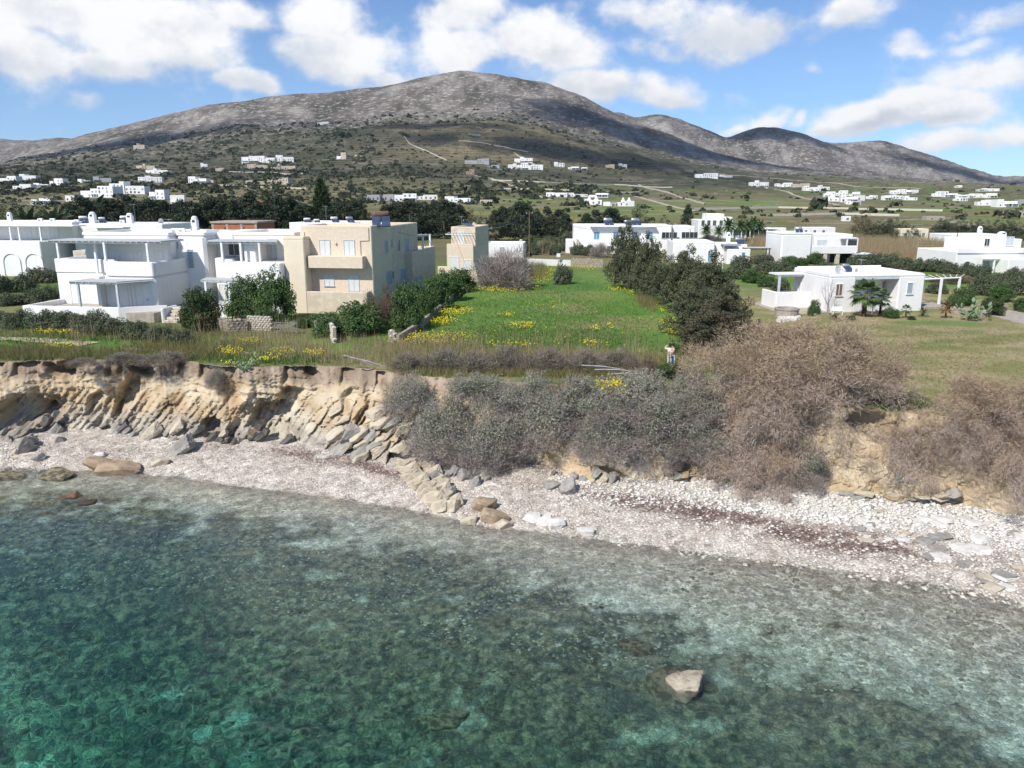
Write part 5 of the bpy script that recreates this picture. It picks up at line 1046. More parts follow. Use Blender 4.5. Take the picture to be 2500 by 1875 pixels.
E.opening('door', 'f', 1.3, zt + .1, 1.0, 2.0, 1.6, shutter_w)
E.box('stair_wall', beige, -1.6, -.02, .5, .9, -.4, 2.2, .05); MB().add([(xr + .01, 0, -.4), (xr + .9, 0, -.4), (xr + .01, 0, 3), (xr + .01, 1.2, -.4), (xr + .9, 1.2, -.4), (xr + .01, 1.2, 3)], [(0, 1, 2), (3, 5, 4), (0, 3, 4, 1), (1, 4, 5, 2), (0, 2, 5, 3)]).obj('buttress', beige, E.o)
# --- unfinished brick house
F_ = House('brick_house', 'unfinished red brick house with a concrete frame behind the white roofs', 521, 0, -6, P=Vector((atd(521, 600, 165).x, 165, ZF)))
xr = F_.X(627, 0, 7); zr = F_.Z(541); F_.box('wall', brickm, 0, xr, 0, 9, -.2, zr - .02, .02); F_.box('roof_slab', concrete, -.25, xr + .25, -.25, 9.2, zr - .35, zr + .05, .03); F_.box('floor_slab', concrete, -.12, xr + .12, -.12, 9.1, 3.9, 4.3, .03)
for k in range(4): xx = k * (xr - .5) / 3; F_.box('concrete_post', concrete, xx - .02, xx + .5, -.06, .4, -.2, zr - .3, .02)
for p in (548, 588): F_.box('window', dark, F_.X(p, 0, 6), F_.X(p, 0, 6) + .8, -.02, .1, 5.3, 6.4, 0)
# --- roofs behind the beige house
Gh = House('white_house', 'low white house whose roof with water heaters shows behind the beige house', 620, 0, -6, P=Vector((atd(625, 600, 128).x, 128, ZF)))
Gh.block(white, 0, Gh.X(760, 0, 7), 0, 10, -.2, Gh.Z(566), .3, .1); Gh.block(white, Gh.X(707, 3, 7), Gh.X(882, 3, 7), 3, 14, -.2, Gh.Z(543, 5, 3), .3, .1); Gh.box('roof_slab', whitewood, .4, Gh.X(672, 0, 7), -1.2, 1, Gh.Z(562), Gh.Z(559.5), .02); Gh.opening('window', 'f', 2, Gh.Z(566) - 1.8, 1, 1, 0, shutter_w)
# --- small white building by the fig
Hs = House('white_shed', 'small plain white building behind the bare fig', 1186, 628, -5); Hs.block(white, 0, Hs.X(1278), 0, 7, -.2, Hs.Z(593), .25, .1); Hs.chimney(Hs.X(1271), 1, Hs.Z(593) - .1, .8, .3); Hs.opening('window', 'f', 3, 1.0, 1, 1.1, 0, shutter_g)
# --- long white two-storey house
J = House('white_house', 'long white two-storey house with blue shutters behind the cypress clump', 1400, 617, -3)
xr = J.X(1697); xm = J.X(1640); zr = J.Z(550); zm = J.Z(582, 5)
J.block(white, 0, xm, 0, 12, -.2, zr, .35, .1); J.block(white, xm - .01, xr, 1, 11, -.2, J.Z(553, xr), .35, .1); J.box('terrace', white, J.X(1435), J.X(1600), -3, .02, -.2, zm - .4, .1); J.box('eave', greywood, J.X(1440), J.X(1600), -1.2, .02, J.Z(554.5, 5, -1), J.Z(553, 5, -1), .02)
for p in (1450, 1497, 1543, 1580): J.opening('window', 'f', J.X(p), zm - .2, 1.2, 1.6, 0, shutter_b)
for p in (1614, 1632, 1664, 1684): J.opening('window', 'f', J.X(p, 1), zm + .1, 1.7, 1.3, 0 if p < 1640 else 1, dark, greywood)
for p in (1480, 1530, 1660, 1680): J.opening('window', 'f', J.X(p, 1), .6, 1.5, 1.1, -3 if p < 1600 else 1, dark, greywood)
for i in range(7): J.box('step', stonepale, .6 + i * .35, .9 + i * .35, -1.6, -.02, -.2, 3.2 - i * .4, .02)
J.box('stair_wall', white, -1.8, -.02, -1.8, 4, -.2, 3.0, .1)
# --- low white house right of it
K = House('white_house', 'low white house with a blue door right of the cypress clump', 1642, 641, -4)
xr = K.X(1828); K.block(white, 0, xr * .55, 0, 10, -.2, K.Z(590), .3, .1); K.block(white, xr * .5, xr, 1.2, 10, -.2, K.Z(597, xr, 1), .3, .1); K.block(white, K.X(1770), K.X(1826), -2.5, 1.3, -.2, K.Z(608, xr, -2), .3, .1)
K.chimney(K.X(1777, 3), 3, K.Z(592), 1.9, .4); K.box('roof_slab', greyrender, K.X(1762), K.X(1802), -2.8, 1.2, K.Z(600, 9, -2), K.Z(597, 9, -2), .03); K.opening('door', 'f', K.X(1730), .2, .8, 2.1, 0, shutter_b); K.opening('window', 'f', K.X(1746, 1.2), .8, .9, 1.3, 1.2, shutter_g); K.opening('window', 'f', K.X(1812, -2.5), 1.2, .6, 1.0, -2.5, shutter_b); K.opening('window', 'f', 2, 1, 1, 1.2, 0, shutter_b)
K.pergola([(xr - 1, -1), (xr + 4, -1), (xr + 4, 2), (xr - 1, 2)], K.Z(606, xr, -1), [(xr + 3.8, -.8), (xr + 3.8, 1.8)], -.2, polewood, reedroof)
# --- resort with arches
L = House('white_resort', 'white terraced resort with arches beside the date palms', 1703, 581, -2)
xr = L.X(1775); L.block(white, 0, xr, 0, 12, -.2, L.Z(537), .4, .1); L.block(white, L.X(1730), L.X(1772), 3, 11, L.Z(537) - .3, L.Z(522, 0, 3), .3, .1); L.box('wall', white, xr - .01, L.X(1905), 2, 10, -.2, L.Z(557, 9, 2), .1); L.block(white, L.X(1770), L.X(1800), 6, 12, L.Z(557, 9, 2) - .1, L.Z(530, 9, 6), .3, .1)
L.box('eave', greywood, xr, L.X(1900), .4, 2.1, L.Z(560, 9, 1), L.Z(558, 9, 1), .02)
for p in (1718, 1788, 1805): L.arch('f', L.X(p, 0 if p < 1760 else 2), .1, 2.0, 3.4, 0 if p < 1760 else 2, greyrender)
for p in (1712, 1726, 1740, 1756): L.opening('window', 'f', L.X(p), L.Z(550), .9, 1.5, 0, dark, greywood)
for p in (1826, 1842, 1858, 1876): L.opening('door', 'f', L.X(p, 2), .1, 1.5, 2.4, 2, dark, whitewood)
for i in range(6): L.box('post', whitewood, L.X(1790 + i * 21, .6) - .12, L.X(1790 + i * 21, .6) + .12, .5, .75, -.1, L.Z(560, 9, 1) + .01, .02)
# --- white two-storey house on the right
Mh = House('white_house', 'white two-storey house with a stone-pillared porch behind the bungalow', 1904, 645, 4)
xa = Mh.X(1982); zr = Mh.Z(568); zg = Mh.Z(617, 5); Mh.block(white, 0, xa, 0, 8, -.2, zr, .3, .25); xb = Mh.X(2088, 1)
Mh.block(white, Mh.X(1987, 3), Mh.X(2080, 3), 3, 10, zg - .1, Mh.Z(572, 5, 3), .3, .15); Mh.box('wall', white, xa - .01, Mh.X(2055, 1), 2.4, 9, -.2, zg, .1); Mh.box('terrace_slab', white, xa - .3, xb, .4, 9, zg - .25, zg + .02, .06); Mh.box('parapet', white, xa - .01, xb, .4, .7, zg - .02, Mh.Z(600, 8, .5), .08); Mh.box('parapet', white, xb - .3, xb + .003, .68, 8, zg - .02, Mh.Z(600, 8, .5) - .02, .08)
for p in (2016, 2047, 2086): Mh.box('stone_pillar', stonepale, Mh.X(p, .7) - .35, Mh.X(p, .7) + .35, .5, 1.2, -.2, zg - .2, .05)
Mh.opening('door', 'f', Mh.X(1994, 3), zg + .05, 1.9, 2.1, 3, greywood); Mh.opening('door', 'f', Mh.X(1960, 2), .1, 1.2, 2.3, 2.4, dark); Mh.opening('door', 'f', Mh.X(2030, 2), .1, 2.0, 2.3, 2.4, dark, greywood)
Mh.pergola([(Mh.X(2050, .6), .5), (Mh.X(2094, .6), .5), (Mh.X(2094, 3), 4), (Mh.X(2055, 3), 4)], Mh.Z(583, 8, .6), [(Mh.X(2067, .6), .62), (Mh.X(2092, .6), .62)], zg, whitewood, whitewood); Mh.box('porch_glass', dark, Mh.X(2068, .6), Mh.X(2091, .6), .53, .56, zg + 1.0, Mh.Z(584, 8, .6) - .2, 0)
Mh.pergola([(xb - .2, -.5), (Mh.X(2138), -.5), (Mh.X(2138), 4), (xb - .2, 4)], zg - .35, [(Mh.X(2134), -.3), (Mh.X(2134), 3.8)], -.2, stonepale, whitewood)
# --- bungalow
N = House('white_bungalow', 'white single-storey bungalow with a deep porch on the lawn', 2020, 763, 9)
xr = N.X(2257); zr = N.Z(672); pa, pb = N.X(2089), N.X(2195)
N.box('wall', white, 0, pa, 0, 8, -.2, zr - .25, .10); N.box('wall', white, pb, xr, 0, 8, -.2, zr - .25, .10); N.box('wall', white, pa - .005, pb + .005, 2.4, 7.99, -.2, zr - .26, .04); N.box('roof_slab', white, .0, xr, .0, 8.0, zr - .26, zr - .02, .06)
mb = MB(); mb.box(-.003, .3, .3, 8, zr - .1, zr + .18, .08); mb.box(xr - .3, xr + .003, .3, 8, zr - .1, zr + .05, .08); mb.box(.28, xr - .28, 7.7, 8.002, zr - .1, zr + .3, .08); mb.obj('parapet', white, N.o)
N.box('porch_beam', greywood, pa, pb, .02, .3, zr - .55, zr - .27, .02); N.box('porch_floor', concrete, pa, pb, .1, 2.5, -.2, .9, .02); N.box('porch_wall', white, pa, pb, .05, .25, .0, 1.15, .03)
N.opening('window', 'f', N.X(2042), N.Z(722), N.X(2057) - N.X(2042), 1.25, 0, brownwood, white); N.opening('window', 'f', N.X(2216), N.Z(721), N.X(2229) - N.X(2216), 1.2, 0, shutter_g, white); N.opening('door', 'f', N.X(2157, 2.4), .95, 1.15, 2.0, 2.4, shutter_g, brownwood); N.opening('window', 'f', N.X(2120, 2.4), 1.6, 1.1, 1.1, 2.4, shutter_g, brownwood)
ly = N.Yy(1955, 0, 2); N.opening('window', 'l', ly, 1.6, .5, 1.0, 0, shutter_w, white)
tw = N.X(1897, 3.5); N.box('terrace_wall', white, tw, -.02, 3.4, 3.7, -.2, N.Z(713, -4, 3.5), .06); N.box('terrace_wall', white, tw - .002, tw + .3, 3.68, 7, -.2, N.Z(713, -4, 3.5) - .01, .06)
pw = N.X(1901, 5.5); N.pergola([(pw, 5.5), (-.1, 5.5), (-.1, 8), (pw, 8)], N.Z(671, -2, 5.5), [(pw + .15, 5.6)], .3, greywood, whitewood)
N.pergola([(xr + .1, 2), (N.X(2360, 2.5), 3.6), (N.X(2362, 6), 6.6), (xr + .1, 6)], N.Z(681, xr, 2), [(N.X(2306, 2.2), 2.7), (N.X(2352, 3), 3.6)], -.2, whitewood); N.box('porch_floor', concrete, xr + .1, xr + 4.5, .6, 6, -.2, .25, .02)
# --- houses at the right edge
O = House('white_house', 'white two-storey house with a pergola at the right edge', 2338, 664, 6)
xr = O.X(2520); zg = O.Z(615); O.box('wall', white, 0, xr, .8, 12, -.2, zg, .1); O.block(white, O.X(2382, 3), O.X(2492, 3), 3, 12, zg - .05, O.Z(584, 8, 3), .3, .15); O.box('parapet', white, 0, xr, .6, .85, zg - .35, zg + .55, .08)
O.pergola([(O.X(2395, -1.5), -2), (O.X(2470, -1.5), -2), (O.X(2470, 1), .62), (O.X(2397, 1), .62)], O.Z(632, 6, -1.5), [(O.X(2398, -1.8), -1.8), (O.X(2430, -1.8), -1.8), (O.X(2467, -1.8), -1.8)], -.2, whitewood, whitewood)
for p in (2404, 2420, 2448): O.opening('door', 'f', O.X(p, .8), .2, 1.2, 2.2, .8, greywood, greywood)
O.opening('window', 'f', O.X(2452, 3), zg + .8, 1.4, 1.5, 3, greywood); O.opening('window', 'f', O.X(2400, 3), zg + .8, .9, 1.2, 3, dark); O.chimney(O.X(2440, 6), 6, O.Z(584, 8, 3), 1.2, .6); O.box('wall', white, O.X(2455, -3), O.X(2530, -3), -4, .8, -.2, 2.4, .1); O.opening('window', 'f', O.X(2360, .8), .8, .7, .9, .8, dark)
Ph = House('white_house', 'white house with turquoise shutters behind the right-edge house', 2322, 603, 4)
xr = Ph.X(2455); Ph.block(white, 0, xr, 0, 10, -.2, Ph.Z(573), .35, .1); Ph.chimney(Ph.X(2391, 4), 4, Ph.Z(573) - .2, 2.2, .5); Ph.box('wall', white, -3.2, -.02, 0, .3, -.2, Ph.Z(587), .05)
for p in (2296, 2309): Ph.box('gate_post', white, Ph.X(p) - .3, Ph.X(p) + .3, -.2, .4, -.2, Ph.Z(578), .05)
for p in (2351, 2370): Ph.opening('window', 'f', Ph.X(p), Ph.Z(589), 1.1, 1.0, 0, shutter_t); Ph.arch('f', Ph.X(p) - .05, Ph.Z(589), 1.2, 1.25, -.005, shutter_t)
# --- small buildings of the plain
SH = [(1889, 572, 30, 18, white, 'tiny white building right of the date palms'), (1955, 572, 85, 18, white, 'long low white building behind the two-storey house'), (2057, 540, 20, 12, white, 'small white hut in the green fields'), (2198, 585, 68, 28, cream, 'cream low building among the evergreens'), (2263, 538, 44, 10, concrete, 'long grey shed far off behind the evergreens'), (2466, 530, 60, 14, concrete, 'unfinished concrete building at the right edge'), (600, 508, 100, 20, brickm, 'half-built brick building behind the windbreak'), (640, 528, 80, 14, brickm, 'low brick wall building just right of the windbreak pines')]
for px, py, w_, h_, m_, lb in SH:
    p = G(px, py); k = mpp(p); h = House('small_building', lb, px, py, 2, 'building', P=p); h.block(m_, 0, w_ * k, 0, w_ * k * .5, -1, h_ * k, .25, .05)
    for j in range(max(1, int(w_ / 22))): h.opening('window', 'f', (j + .4) * 22 * k, h_ * k * .3, 6 * k, h_ * k * .35, 0, dark)
# --- far white houses, each a cluster of cubes
FAR = [(0, 446, 44, 15, 'w', 'first far white house from the left edge'), (48, 440, 40, 14, 'w', 'far white house at the left, second from the edge'), (30, 462, 46, 12, 'w', 'low far white house below the first pair at the left edge'), (82, 458, 34, 10, 'w', 'small flat far house left of the broad dark tree'), (124, 452, 36, 15, 'w', 'far white house beside the broad dark tree'), (228, 444, 42, 12, 'g', 'grey flat modern house on the left plain'), (190, 446, 30, 8, 'w', 'tiny white house left of the grey flat house'), (338, 446, 54, 16, 'w', 'stepped far white house left of the centre-left pair'), (460, 448, 46, 16, 'w', 'far white house standing alone above the windbreak'), (505, 448, 18, 8, 'c', 'tiny annex right of the lone far white house'),
       (334, 413, 46, 12, 'c', 'stone coloured villa on the left slope'), (356, 424, 56, 12, 'w', 'white villa just under the stone coloured one'), (196, 482, 90, 26, 'w', 'large stepped white building above the arched house'), (268, 474, 84, 30, 'w', 'tall stepped white building, right part of the big block'), (160, 492, 32, 14, 'w', 'small white house left of the large stepped building'), (366, 487, 40, 23, 'w', 'white cube house right of the large stepped building'), (417, 503, 33, 26, 'w', 'white cube house half hidden by the windbreak'), (80, 500, 44, 14, 'w', 'white house with a tilted roof behind the left trees'),
       (590, 396, 42, 14, 'w', 'left part of the hillside villa row'), (632, 398, 40, 16, 'w', 'middle part of the hillside villa row'), (674, 396, 42, 16, 'w', 'right part of the hillside villa row'), (604, 412, 50, 13, 'c', 'beige lower villa under the hillside row, left'), (660, 414, 60, 13, 'c', 'beige lower villa under the hillside row, right'), (653, 450, 55, 17, 'c', 'beige villa behind the Norfolk pine'), (600, 450, 46, 9, 'c', 'low colonnaded annex left of the beige villa'), (526, 418, 20, 8, 'c', 'tiny stone house left of the hillside villas'), (490, 408, 16, 9, 'w', 'tiny white chapel on the left slope'), (326, 364, 28, 13, 'c', 'stone ruin high on the left slope'), (775, 303, 28, 5, 'w', 'white hut high on the mountain'), (832, 388, 14, 15, 'c', 'square stone tower on the bushy slope'), (822, 388, 12, 6, 'w', 'tiny white annex beside the stone tower'), (866, 383, 20, 5, 'c', 'small ruin right of the stone tower'),
       (876, 490, 52, 14, 'g', 'grey concrete villa, left end of the row under the bushy slope'), (918, 490, 44, 15, 'g', 'dark grey villa beside the concrete one'), (963, 492, 54, 18, 'w', 'white and grey villa in the row under the bushy slope'), (1014, 488, 54, 11, 'w', 'low white house fourth in the row under the bushy slope'), (1086, 494, 64, 14, 'w', 'white house at the right end of the row under the bushy slope'), (1172, 497, 30, 8, 'c', 'small ruin right of the row under the bushy slope'), (1134, 399, 62, 10, 'g', 'long flat modern villa on the knoll'), (1256, 397, 44, 13, 'w', 'upper white house on the terraced knoll'), (1242, 413, 40, 13, 'w', 'lower white house on the terraced knoll, left'), (1272, 414, 54, 15, 'w', 'lower white house on the terraced knoll, right'), (1138, 426, 20, 12, 'b', 'small reddish stone house at the foot of the knoll'), (1190, 409, 30, 6, 'g', 'thin grey annex under the long modern villa'), (1355, 408, 24, 12, 'w', 'small white house right of the knoll houses'), (1388, 414, 26, 7, 'w', 'low pale house right of the knoll, left of a pair'), (1420, 415, 14, 6, 'w', 'tiny pale house right of the knoll, right of a pair'), (1478, 410, 22, 8, 'c', 'dim house in the shade right of the knoll'), (1510, 410, 20, 10, 'w', 'small white house last to the right below the knoll'), (1143, 331, 30, 5, 'g', 'low station building on top of the knoll'),
       (1333, 480, 52, 10, 'w', 'left third of the long white row on the field'), (1386, 481, 50, 10, 'w', 'middle third of the long white row on the field'), (1437, 482, 48, 10, 'w', 'right third of the long white row on the field'), (1425, 500, 44, 13, 'w', 'white house with cone chimneys below the long row, left'), (1474, 503, 38, 9, 'w', 'low white house below the long row, middle'), (1512, 504, 38, 13, 'w', 'white house with cone chimneys below the long row, right'),
       (1698, 434, 54, 11, 'w', 'left part of the white house high on the green slope'), (1752, 434, 38, 7, 'w', 'right wing of the white house high on the green slope'), (1836, 457, 44, 16, 'w', 'white house leading down to the village, with a stone wing'), (1893, 457, 40, 10, 'w', 'low white house left of the orange scar'), (1936, 456, 40, 8, 'c', 'beige house beside the orange scar'), (1962, 466, 40, 11, 'w', 'first house of the village cluster from the left'), (2000, 464, 26, 11, 'w', 'second house of the village cluster from the left'), (2012, 482, 26, 14, 'w', 'house on the left flank of the village cluster'), (2040, 478, 28, 12, 'w', 'house in the upper middle of the village cluster'), (2022, 492, 34, 12, 'w', 'lower left house of the village cluster'), (2052, 494, 40, 18, 'w', 'largest house in the middle of the village cluster'), (2078, 480, 24, 11, 'w', 'upper right house of the village cluster'), (2092, 490, 22, 12, 'w', 'right house of the village cluster'), (2066, 499, 32, 8, 'w', 'lowest house of the village cluster'), (2121, 486, 24, 9, 'w', 'small house just right of the village cluster'), (2158, 489, 18, 11, 'w', 'narrow house right of the village cluster'), (2178, 486, 28, 10, 'w', 'house in the second group right of the village, left'), (2208, 489, 30, 10, 'w', 'house in the second group right of the village, right'), (2174, 473, 36, 10, 'w', 'left half of the long house above the second group'), (2211, 473, 34, 9, 'w', 'right half of the long house above the second group'),
       (2277, 480, 26, 12, 'w', 'first house of the far right group'), (2305, 481, 34, 13, 'w', 'second house of the far right group'), (2340, 484, 22, 9, 'w', 'third house of the far right group'), (2366, 483, 34, 10, 'w', 'fourth house of the far right group'), (2402, 483, 32, 11, 'w', 'fifth house of the far right group'), (2389, 467, 46, 7, 'w', 'long low house above the far right group'), (2388, 502, 40, 13, 'w', 'lower left house of the right edge group'), (2434, 506, 50, 18, 'w', 'large white house of the right edge group'), (2486, 500, 26, 12, 'g', 'concrete skeleton at the right edge of the plain'), (2336, 491, 30, 8, 'w', 'low white house between the far right groups'), (2332, 458, 16, 5, 'w', 'tiny white hut far up on the right slope')]
wf = mat('far_whitewash', (.80, .79, .77), (.70, .69, .67), .08, .5, .85, .9); cfm = mat('far_pale_stone', (.55, .47, .37), (.46, .39, .30), .1, .4, .7, .9, .2, 2); bfm = mat('far_red_stone', (.36, .24, .18), (.30, .20, .15), .1, .4, .7, .9)
for q, (px, py, w_, h_, k, lb) in enumerate(FAR):
    p = hit(px + w_ / 2, py, 260.) or atd(px, py, 900); kk = mpp(p); p = Vector((p.x - w_ * kk / 2, p.y, p.z)); r = random.Random(q * 7 + 3); m_ = {'w': wf, 'c': cfm, 'g': greyrender, 'b': bfm}[k]
    W_, Hh = w_ * kk, max(h_ * kk, 2.6); dp = min(max(W_ * .5, 6.), 14); h = House('far_house', lb, 0, 0, r.uniform(-14, 14), 'house', P=p, group='far houses on the plain and slopes')
    n = 1 if W_ < 11 else (2 if W_ < 22 else 3); cuts = [0] + sorted(r.uniform(.28 + .3 * i / n, .42 + .45 * i / n) for i in range(n - 1)) + [1]; tall = r.randrange(n)
    for i in range(n):
        a, b = cuts[i] * W_, cuts[i + 1] * W_; hh = Hh if i == tall else Hh * r.uniform(.58, .85); yy = (0 if i == tall else r.uniform(-1.6, 1.6)); e = .02 * i
        h.box('wall', m_, a, b + .05, yy, dp + e, -4, hh, .12)
        if r.random() < .55: h.box('parapet', m_, a + .05, b - .05, yy + .05, yy + .3, hh - .05, hh + .35, .05)
        st = max(1, int(hh / 3.1)); nw = max(1, int((b - a) / 3.2))
        for f in range(st):
            for j in range(nw):
                if r.random() < .2: continue
                ww = r.choice((.9, 1.2, 1.7)); hw = r.choice((1.2, 1.5, 2.1)); xx = a + (j + .5) * (b - a) / nw - ww / 2; z0 = .5 + f * 3.05 + (1.5 - hw / 2) * .5
                if z0 + hw < hh - .2: h.box('window', r.choice((dark, dark, shutter_b, greyrender, brownwood)), xx, xx + ww, yy - .04, yy + .05, z0, z0 + hw, 0)
        if r.random() < .3 and k == 'w': h.box('porch_roof', m_, a + .3, b - .3, yy - 2.2, yy + .1, min(2.7, hh - .3), min(2.9, hh - .1), .03); [h.box('porch_post', m_, xx, xx + .3, yy - 2.1, yy - 1.8, -2, min(2.71, hh - .29), 0) for xx in (a + .4, (a + b) / 2, b - .7)]
    if 'cone' in lb:
        for xx in (.3, .7): MB().lathe([(1.9, Hh - .5), (.9, Hh + 1.4), (.35, Hh + 2.6)], 8, (W_ * xx, dp * .4)).obj('cone_chimney', m_, h.o)
# ---------------------------------------------------------------- rocks
import bmesh
def rock_mesh(name, seed, jit=.18, extra=10, m_=None, fine=0):
    """a stone cut by random planes out of a ball, chipped a little when fine"""
    r = np.random.RandomState(seed); N_ = [np.array(v, float) for v in ((1, 0, 0), (-1, 0, 0), (0, 1, 0), (0, -1, 0), (0, 0, 1), (0, 0, -1))]; Nn = unit(np.array(N_) + r.normal(size=(6, 3)) * jit); D_ = r.uniform(.40, .52, 6)
    Nn = np.concatenate([Nn, unit(r.normal(size=(extra, 3)))]); D_ = np.concatenate([D_, r.uniform(.46, .60, extra)])
    bm = bmesh.new(); bmesh.ops.create_icosphere(bm, subdivisions=4 if fine else 1, radius=1); A_ = unit(np.array([v.co for v in bm.verts])); dt = np.maximum(A_ @ Nn.T, .02); rad = (D_[None] / dt).min(1)
    if fine: rad = rad + .045 * fbm(A_[:, 0] * 2.4 + seed, A_[:, 1] * 2.4, A_[:, 2] * 2.4, 4) - .03 * np.exp(-(np.abs(fbm(A_[:, 0] * 2 + seed, A_[:, 1] * 2, A_[:, 2] * 2 + 4, 2)) / .05) ** 2)
    for v, q in zip(bm.verts, A_ * rad[:, None]): v.co = q
    me = bpy.data.meshes.new(name); bm.to_mesh(me); bm.free(); me.materials.append(m_); return me
def rock_mat(name, a, b, c):
    m_ = mat(name, a, b, 2.2, .4, .62, .92, .6, 9, c3=c, island=.0); return m_
slabg = mat('grey_slate_rock', (.33, .31, .28), (.24, .225, .205), 1.6, .4, .62, .9, .6, 7); slabp = mat('pale_beige_rock', (.52, .455, .35), (.40, .345, .26), 1.3, .42, .64, .9, .6, 7)
slabb = mat('brown_weathered_rock', (.38, .29, .195), (.25, .185, .125), 1.5, .4, .62, .9, .7, 7); slabw = mat('white_limestone', (.66, .635, .59), (.52, .49, .445), 2, .42, .64, .9, .4, 8); slabd = mat('dark_wet_rock', (.125, .11, .095), (.075, .07, .06), 2, .4, .62, .6, .6, 8, spec=.4)
wetr = mat('reddish_sunken_rock', (.20, .115, .075), (.13, .085, .06), 2, .4, .62, .8, .6, 6); sunk = mat('algae_covered_rock', (.26, .22, .14), (.09, .08, .055), 4.5, .42, .58, .9, .8, 5)
RM = {k: [rock_mesh('rock', 900 + 11 * i + j, .22 if k != 'w' else .16, 9, m_, 2) for j in range(5)] for i, (k, m_) in enumerate({'g': slabg, 'p': slabp, 'b': slabb, 'w': slabw, 'd': slabd, 'r': wetr, 's': sunk, 'm': mat('grey_brown_boulder', (.44, .385, .30), (.27, .225, .165), 2.2, .42, .62, .9, .8, 7)}.items())}
def rock(k, P, dims, tilt, yaw, name, parent=None, label=None, group=None, cat='rock', spin=0.):
    v = RM[k]; o = link(name, v[rnd.randrange(len(v))], parent, label, cat if label else None, group, loc=P, scale=dims)
    o.rotation_euler = (spin, tilt, yaw); return o
def shore(px, py):                                      # a point of beach or shallow seabed
    p = at(px, py, 0.)
    for _ in range(6): p = at(px, py, shore_z(p.x, p.y))
    return p
rr = random.Random(21)
def slabs(n, x0, x1, y0, y1, k, size, name='rock_slab', onface=False, thin=.45, lean=-.75):
    for i in range(n):
        px = rr.uniform(x0, x1); t = (px - x0) / (x1 - x0); py = rr.uniform(0, 1); py = y0 + (y1 - y0) * py
        p = cliffpt(px, py) if onface else shore(px, py); L = rr.uniform(*size); kk = rr.choice(k)
        if onface: p.y -= .25 + rr.uniform(-.25, .15)
        rock(kk, p, (L, L * rr.uniform(.55, .9), L * thin * rr.uniform(.7, 1.3)), lean + rr.uniform(-.22, .22), rr.uniform(-.5, .5), name, cliff, spin=rr.uniform(-.35, .35))
# broken ends of the tilted beds at the foot of the cliff
slabs(5, -10, 150, 1062, 1104, 'ggd', (.8, 1.7)); slabs(4, 0, 140, 1010, 1060, 'gd', (.7, 1.4), onface=True); slabs(6, 320, 440, 1040, 1092, 'ggp', (.7, 1.5), onface=True); slabs(6, 240, 330, 1035, 1062, 'gd', (.5, 1.1), onface=True); slabs(8, 470, 600, 1050, 1088, 'gpd', (.6, 1.3), onface=True)
slabs(6, 600, 730, 1030, 1082, 'dgb', (.6, 1.2), onface=True); slabs(20, 770, 960, 1000, 1122, 'pppg', (1.0, 2.0), onface=True, thin=.3, lean=-.55); slabs(16, 880, 1040, 960, 1120, 'p', (.8, 1.6), onface=True, thin=.35, lean=-.5)
slabs(20, 1060, 1230, 1105, 1165, 'gdgp', (.6, 1.3)); slabs(8, 1130, 1200, 1135, 1185, 'g', (.5, 1.1)); slabs(12, 1340, 1500, 1148, 1188, 'ggp', (.5, 1.1), onface=True); slabs(26, 1640, 1850, 1150, 1190, 'pgb', (.4, .9), onface=True, thin=.3, lean=-.15); slabs(44, 1990, 2330, 1200, 1236, 'ppbg', (.5, 1.1), onface=True, thin=.22, lean=-.12)
# the rib of pale blocks running down into the water
for i in range(15):
    t = i / 14; p = shore(985 + 100 * t + rr.uniform(-12, 12), 1138 + 100 * t); p.z += .12; rock('p', p, (1.7 - .5 * t, 1.1, .75), -.35, rr.uniform(-.9, -.5), 'rock_slab', cliff)
for i in range(12):
    t = i / 11; p = shore(1040 + 72 * t + rr.uniform(-9, 9), 1130 + 110 * t); p.z += .15; rock('p' if i % 4 else 'g', p, (1.3 - .3 * t, .8, .8), -.3, rr.uniform(-1., -.6), 'rock_slab', cliff)
